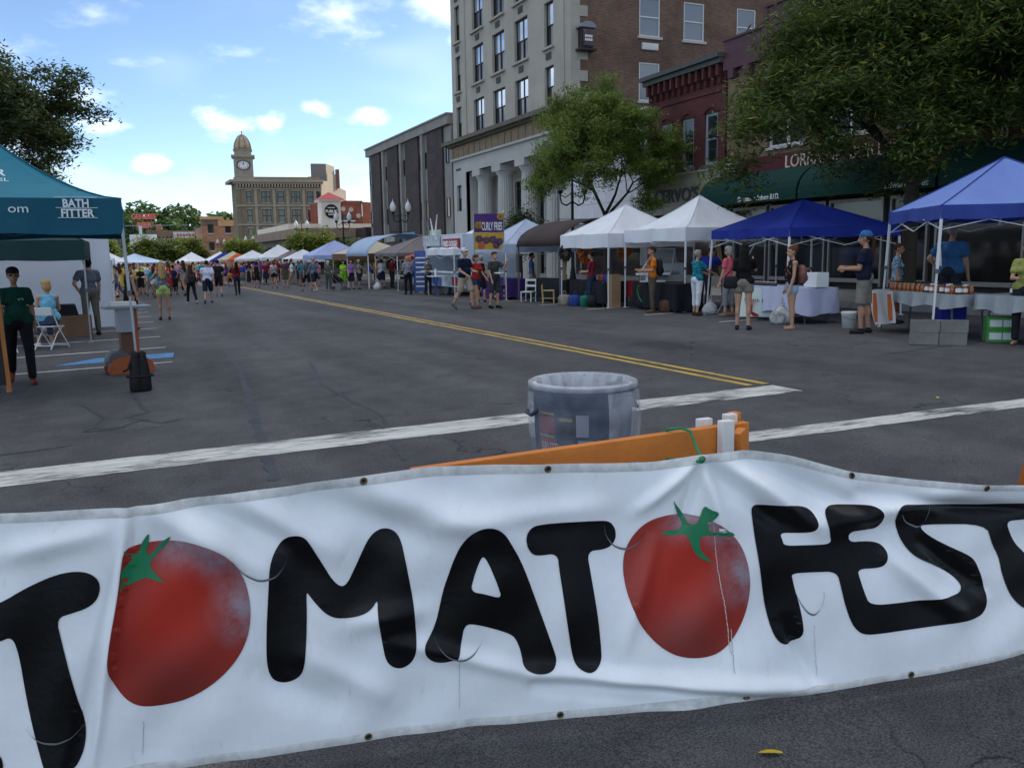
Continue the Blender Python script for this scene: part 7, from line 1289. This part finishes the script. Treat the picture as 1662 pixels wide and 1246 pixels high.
P18=person('big man in navy T-shirt, cargo shorts and blue bandana from behind',12.2,11.8,215,1.86,'hold','m',(.011,.014,.034),(.19,.18,.155),'brown',1,(.015,.015,.017),hair='pony',hat='beanie',hatc=(.03,.13,.3),build=1.28)
P19=person('woman in pale blue patterned top behind honey table',14.2,12.9,40,1.62,'stand','f',(.22,.33,.42),(.2,.05,.03),'brown',1,spat='print',bottom='capri',build=1.1)
P20=person('large man in blue shirt behind honey table with one hand raised',14.5,11.9,110,1.95,'hip','m',(.035,.11,.23),(.02,.022,.03),'grey',1,bottom='pants',build=1.35)
P21=person('person in olive yellow shirt at the right picture edge',12.55,8.95,300,1.6,'hold','f',(.25,.26,.08),(.02,.02,.025),'brown',0,(.25,.14,.1),bottom='pants',shoes=False)
# worn and held things
def pack(label,P,face,m,dx=0,dy=.16,w_=.3,h=.44,z=.98):
    r0_=P[0]; c,s=math.cos(R_(face)),math.sin(R_(face)); x,y=r0_.location.x+c*dx-s*dy,r0_.location.y+s*dx+c*dy; r=empty('backpack',(x,y,r0_.location.z+z*P[2]),R_(face),label,'backpack')
    b=MB(); b.loft([[(w_/2*k*math.cos(t),.085*k2*math.sin(t)+.02,zz) for t in [2*math.pi*i/16 for i in range(16)]] for zz,k,k2 in ((0,.7,.7),(.04,.95,1),(h*.45,1,1.15),(h*.8,.9,.95),(h*.95,.6,.7),(h,.25,.3))]); b.build('pack_body',m,r,True)
    b=MB(); b.ball((0,.1,h*.3),(w_*.36,.04,h*.2),12,8); b.build('front_pocket',m,r,True)
    for sx in(-1,1): MB().tube([(sx*w_*.3,-.06,h*.05),(sx*w_*.32,-.16,h*.3),(sx*w_*.32,-.28,h*.75),(sx*w_*.3,-.2,h*1.02),(sx*w_*.28,-.05,h*.93)],.017,6).build('strap',m,r,True)
pack('black backpack worn by the man in orange',P11,250,mat('black_pack',(.012,.014,.018),.7,.2,8)); pack('rose and cream flowered backpack on girl in black tank top',P17,245,mat('flower_pack',(.22,.09,.08),.7,.7,12),w_=.26,h=.36,z=.96)
def shoulder_bag(label,P,face,dx,dy,z,m,s=.3):
    r0_=P[0]; c,sn=math.cos(R_(face)),math.sin(R_(face)); r=empty('shoulder_bag',(r0_.location.x+c*dx-sn*dy,r0_.location.y+sn*dx+c*dy,r0_.location.z+z),R_(face),label,'bag'); b=MB(); b.loft([[(s/2*k*math.cos(t),.06*math.sin(t)*k,zz) for t in [2*math.pi*i/14 for i in range(14)]] for zz,k in ((0,.7),(.03,1),(s*.7,.9),(s*.8,.6))]); b.build('bag_body',m,r,True); MB().tube([(-s*.4,0,s*.75),(-dx*.7,-dy,1.42*P[2]-z),(s*.4,0,s*.75)],.012,6).build('strap',m,r,True)
shoulder_bag('black shoulder bag of the long haired woman',P15,130,.24,.08,.82,BLK); shoulder_bag('dark handbag of woman in coral pink top',P14,200,-.26,.02,.82,BLK,.28)
def held(name,label,P,side,builder,m,cat,off=(0,-.33,1.02)):
    r0_=P[0]; a=r0_.rotation_euler.z; c,s=math.cos(a),math.sin(a); x,y,z=off; r=empty(name,(r0_.location.x+(c*x-s*y)*P[2],r0_.location.y+(s*x+c*y)*P[2],r0_.location.z+z*P[2]),a,label,cat); b=MB(); builder(b); b.build('dish',m,r,True); return r
held('food_tray','white paper food tray held by young man in charcoal',P3,1,lambda b:b.b2((-.13,-.09,0),(.13,.09,.035)),PAPR,'tray',(-.12,-.36,1.08)); held('paper_plate','paper plate held by man in navy polo',P1,1,lambda b:b.lathe((0,0,0),[(.06,0),(.1,.02),(.105,.03)],14),PAPR,'plate',(.06,-.34,1.06)); held('paper_plate','paper plate held by woman at fried dough stand',P7,1,lambda b:b.lathe((0,0,0),[(.06,0),(.1,.02),(.105,.03)],14),PAPR,'plate',(0,-.34,1.08))
r0_=P20[0]; pb_=empty('paper_flyer',(r0_.location.x-.32,r0_.location.y-.0,r0_.location.z+1.35),R_(70),'crumpled white paper held up by large man in blue','paper'); b=MB(); b.add([(-.1,0,-.2),(.08,.03,-.16),(.12,-.02,.16),(-.06,.02,.2),(0,.06,0)],[(0,1,4),(1,2,4),(2,3,4),(3,0,4)]); b.build('sheet',PAPR,pb_)
# left
L1=person('woman in dark green polo, black cap and sunglasses walking forward',-1.46,13.87,8,1.64,'walk','f',(.008,.05,.035),(.009,.009,.012),'black',1,(.16,.03,.025),bottom='pants',hat='cap',hatc=(.02,.018,.022),build=1.25); shades(*L1)
b=MB(); b.b2((.03,-.135,1.24),(.1,-.13,1.265)); b.build('polo_emblem',mat('pale_emblem',(.3,.36,.34),.7,0),L1[0])
L2=person('seated blond woman in light blue sleeveless top',-1.5,19.6,-160,.98,'sit','f',(.16,.42,.58),(.05,.07,.12),'blond',0,(.5,.5,.5),sleeve='none',bottom='capri',hair='bob',build=1.25,z=-.0)
L3=person('man in rolled sleeve grey shirt and olive trousers seen from behind',-.85,22.7,205,1.86,'hip','m',(.10,.12,.15),(.115,.105,.085),'black',0,(.03,.025,.02),bottom='pants',hair='bob',build=1.08)
L4=person('woman in black sleeveless dress behind the podium',.02,23.9,120,1.68,'stand','f',(.012,.012,.014),(.01,.01,.01),'auburn',0,(.02,.02,.02),bottom='dress',sleeve='none',hair='bun',build=1.1)
L5=person('woman in grey tank top and lime shorts raising a camera',.92,27.4,185,1.72,'photo','f',(.16,.19,.22),(.38,.48,.16),'blond',1,(.02,.02,.02),spat='print',bottom='minishorts',sleeve='none',hair='long',build=1.12)
L6=person('girl in dark plaid shirt with black backpack in street',2.33,37.6,190,1.58,'walk','f',(.22,.10,.12),(.012,.012,.015),'brown',0,(.35,.35,.36),spat='plaid',bottom='pants',sleeve='long',hair='long')
pack('black backpack worn by girl in plaid shirt',L6,190,BLK,w_=.28,h=.36,z=.9)
L7=person('man in pale lavender white T-shirt and navy shorts walking away',2.97,37.5,172,1.74,'walk2','m',(.56,.58,.72),(.018,.02,.035),'black',0,(.06,.07,.09),build=1.22)
L8=person('man in black T-shirt and black shorts walking away',4.05,44.7,175,1.78,'walk','m',(.014,.014,.016),(.01,.01,.012),'black',0,(.1,.1,.11),build=1.15)
L9=person('woman in dark red top with blue bag walking away',4.99,45.3,182,1.64,'walk2','f',(.20,.012,.022),(.02,.022,.03),'black',1,(.02,.02,.02),bottom='pants',hair='long'); shoulder_bag('slate blue bag of woman in dark red top',L9,182,-.24,.05,.72,mat('slate_bag',(.06,.08,.12),.7,.2))
L10=person('small child in orange shirt walking beside red topped woman',6.28,61.,178,1.1,'walk','m',(.5,.17,.04),(.02,.02,.03),'black',1,hi=False)
mids=[(7.5,57.,170,1.64,'stand','f',(.012,.012,.014),(.02,.02,.02),'woman in black tank top standing in mid street','dress','black'),(7.1,57.8,5,1.3,'stand','f',(.02,.02,.022),(.02,.02,.02),'girl in black print dress facing the camera','dress','black'),(8.15,54.2,175,1.64,'walk','f',(.3,.27,.3),(.015,.015,.018),'woman in pale pink top and black shorts','minishorts','auburn'),(8.87,54.5,185,1.76,'stand','m',(.12,.06,.08),(.1,.09,.06),'man in dark plaid shirt and olive shorts','shorts','brown'),(8.95,45.9,205,1.74,'walk2','m',(.16,.22,.30),(.02,.022,.04),'stout man in blue check shirt striding with white socks','shorts','grey'),(8.75,47.,200,1.66,'walk','f',(.1,.12,.15),(.015,.016,.03),'woman in slate top beside man in check shirt','shorts','grey'),(11.,62.,10,1.62,'stand','f',(.05,.35,.52),(.3,.27,.22),'woman in turquoise T-shirt facing the camera','shorts','brown'),(9.7,45.9,150,1.6,'stand','f',(.08,.10,.075),(.07,.085,.065),'older woman in olive green outfit','pants','white'),(10.7,46.8,20,1.6,'hold','f',(.30,.65,.04),(.2,.5,.03),'person in neon lime top','shorts','black'),(11.0,46.3,20,1.64,'stand','f',(.26,.14,.36),(.02,.02,.03),'person in purple T-shirt','shorts','brown'),(11.5,46.6,100,1.6,'lean','f',(.22,.2,.18),(.03,.03,.035),'woman in beige shirt leaning forward','shorts','grey'),(12.2,47.,110,1.64,'hold','f',(.02,.05,.3),(.33,.32,.3),'woman in royal blue tank top and white visor','capri','brown'),(12.9,48.,20,1.68,'stand','m',(.5,.25,.03),(.04,.04,.05),'man in mustard yellow shirt','shorts','black'),(12.65,46.1,190,1.62,'stand','f',(.6,.62,.68),(.02,.025,.06),'woman in white T-shirt and navy shorts from behind','shorts','black'),(13.3,46.4,120,1.66,'lean','m',(.22,.02,.03),(.03,.03,.03),'man in maroon shirt at the serving table','pants','brown')]
for x,y,f_,h,po,sx,sc_,bc,l,bo,hc_ in mids: person(l,x,y,f_,h,po,sx,sc_,bc,hc_,rnd.randint(0,2),rnd.choice([(.02,.02,.02),(.4,.4,.4),(.15,.1,.08)]),bottom=bo,sleeve='none' if 'tank' in l or 'dress' in l else 'short',hair='bob' if sx=='f' else 'short',hi=False,build=1.1,spat='plaid' if ('plaid' in l or 'check' in l) else None)
# pushchair beside the neon top
st=ground_empty('pushchair',10.3,46.5,R_(60),'dark pushchair beside person in neon lime top','pushchair'); MB().loft([[(-.22,-.3,.45),(.22,-.3,.45),(.22,.15,.35),(-.22,.15,.35)],[(-.22,-.2,.6),(.22,-.2,.6),(.22,.3,.95),(-.22,.3,.95)]]).build('seat',BLK,st); MB().tube([(-.2,.3,.9),(-.2,.5,1.05),(.2,.5,1.05),(.2,.3,.9)],.015,6).build('handle',LEGD,st)
for sx in(-1,1):
    for sy in(-.35,.3): w_=MB(); w_.lathe((0,0,0),[(.03,-.02),(.1,-.02),(.1,.02),(.03,.02)],12); o=w_.build('wheel',LEGD,st); o.rotation_euler=(0,math.pi/2,0); o.location=(sx*.22,sy,.1)
    MB().bar((sx*.22,-.35,.1),(sx*.22,.3,.85),.02,.02).build('frame',LEGG,st)
# ---------------------------------------------------------------- the far crowd
CN=[('red',(.40,.02,.025)),('white',(.62,.62,.64)),('black',(.015,.015,.018)),('navy',(.015,.02,.06)),('grey',(.2,.2,.21)),('sky blue',(.2,.4,.62)),('royal blue',(.02,.06,.34)),('pink',(.55,.2,.3)),('orange',(.6,.17,.02)),('maroon',(.16,.015,.03)),('lime',(.35,.6,.06)),('teal',(.02,.24,.27)),('purple',(.17,.06,.28)),('khaki',(.28,.23,.14)),('yellow',(.6,.44,.06))]
BN=[('black',(.015,.015,.018)),('navy',(.02,.025,.06)),('khaki',(.28,.24,.17)),('denim',(.06,.1,.2)),('grey',(.12,.12,.12)),('white',(.5,.5,.5))]
q=random.Random(99); spots=[]; cfg=[('stand','m','shorts','short'),('walk','m','shorts','short'),('walk2','f','minishorts','long'),('stand','f','capri','bob'),('walk','f','pants','pony'),('walk2','m','pants','short'),('hold','f','shorts','bob'),('stand','f','dress','long'),('hip','m','shorts','short')]
def busy(x,y,d): return any((x-a)**2+(y-b)**2<d*d for a,b in spots)
tries=0
while len(spots)<298 and tries<6000:
    tries+=1; y=46+84*q.random()**1.35; xc=-2.2+q.random()*(14.5+2.)
    if y<62 and -.2<xc<9.6+.5: 
        if not (xc<2.6+.02*(y-44)): continue
    if y<52 and xc>9: continue
    if xc>9.6 and y<92 and xc>11.2: continue
    if y>92 and xc>9.4: continue
    if busy(xc,y,.55 if y<80 else .45): continue
    spots.append((xc,y))
for i,(x,y) in enumerate(spots):
    po,sx,bo,ha=cfg[i%len(cfg)]; cn,cc_=CN[int(q.random()**1.25*len(CN))]; bn2,bc=BN[int(q.random()**1.3*len(BN))]; kid=q.random()<.07; fc=q.choice([0,180,180,175,10,90,260,200,160])+q.uniform(-25,25); hn=q.choice(['brown','black','blond','brown','grey','auburn'])
    where='left side' if x<3 else 'middle' if x<8 else 'right side'; dist='near' if y<70 else 'mid' if y<95 else 'far'
    person('%s in %s top and %s %s, %s hair, %s crowd %s'%('child' if kid else 'person',cn,bn2,'bottoms' if bo!='dress' else 'trim',hn,dist,where),x,y,fc,q.uniform(1.15,1.35) if kid else q.uniform(1.56,1.84),po,sx,cc_,bc,hn,q.choice([0,0,1,2,3]),q.choice([(.02,.02,.02),(.4,.4,.42),(.2,.12,.08)]),group='people in the far street crowd',bottom=bo,hair=ha,hi=False,build=1. if sx=='f' else 1.1,hat=None)
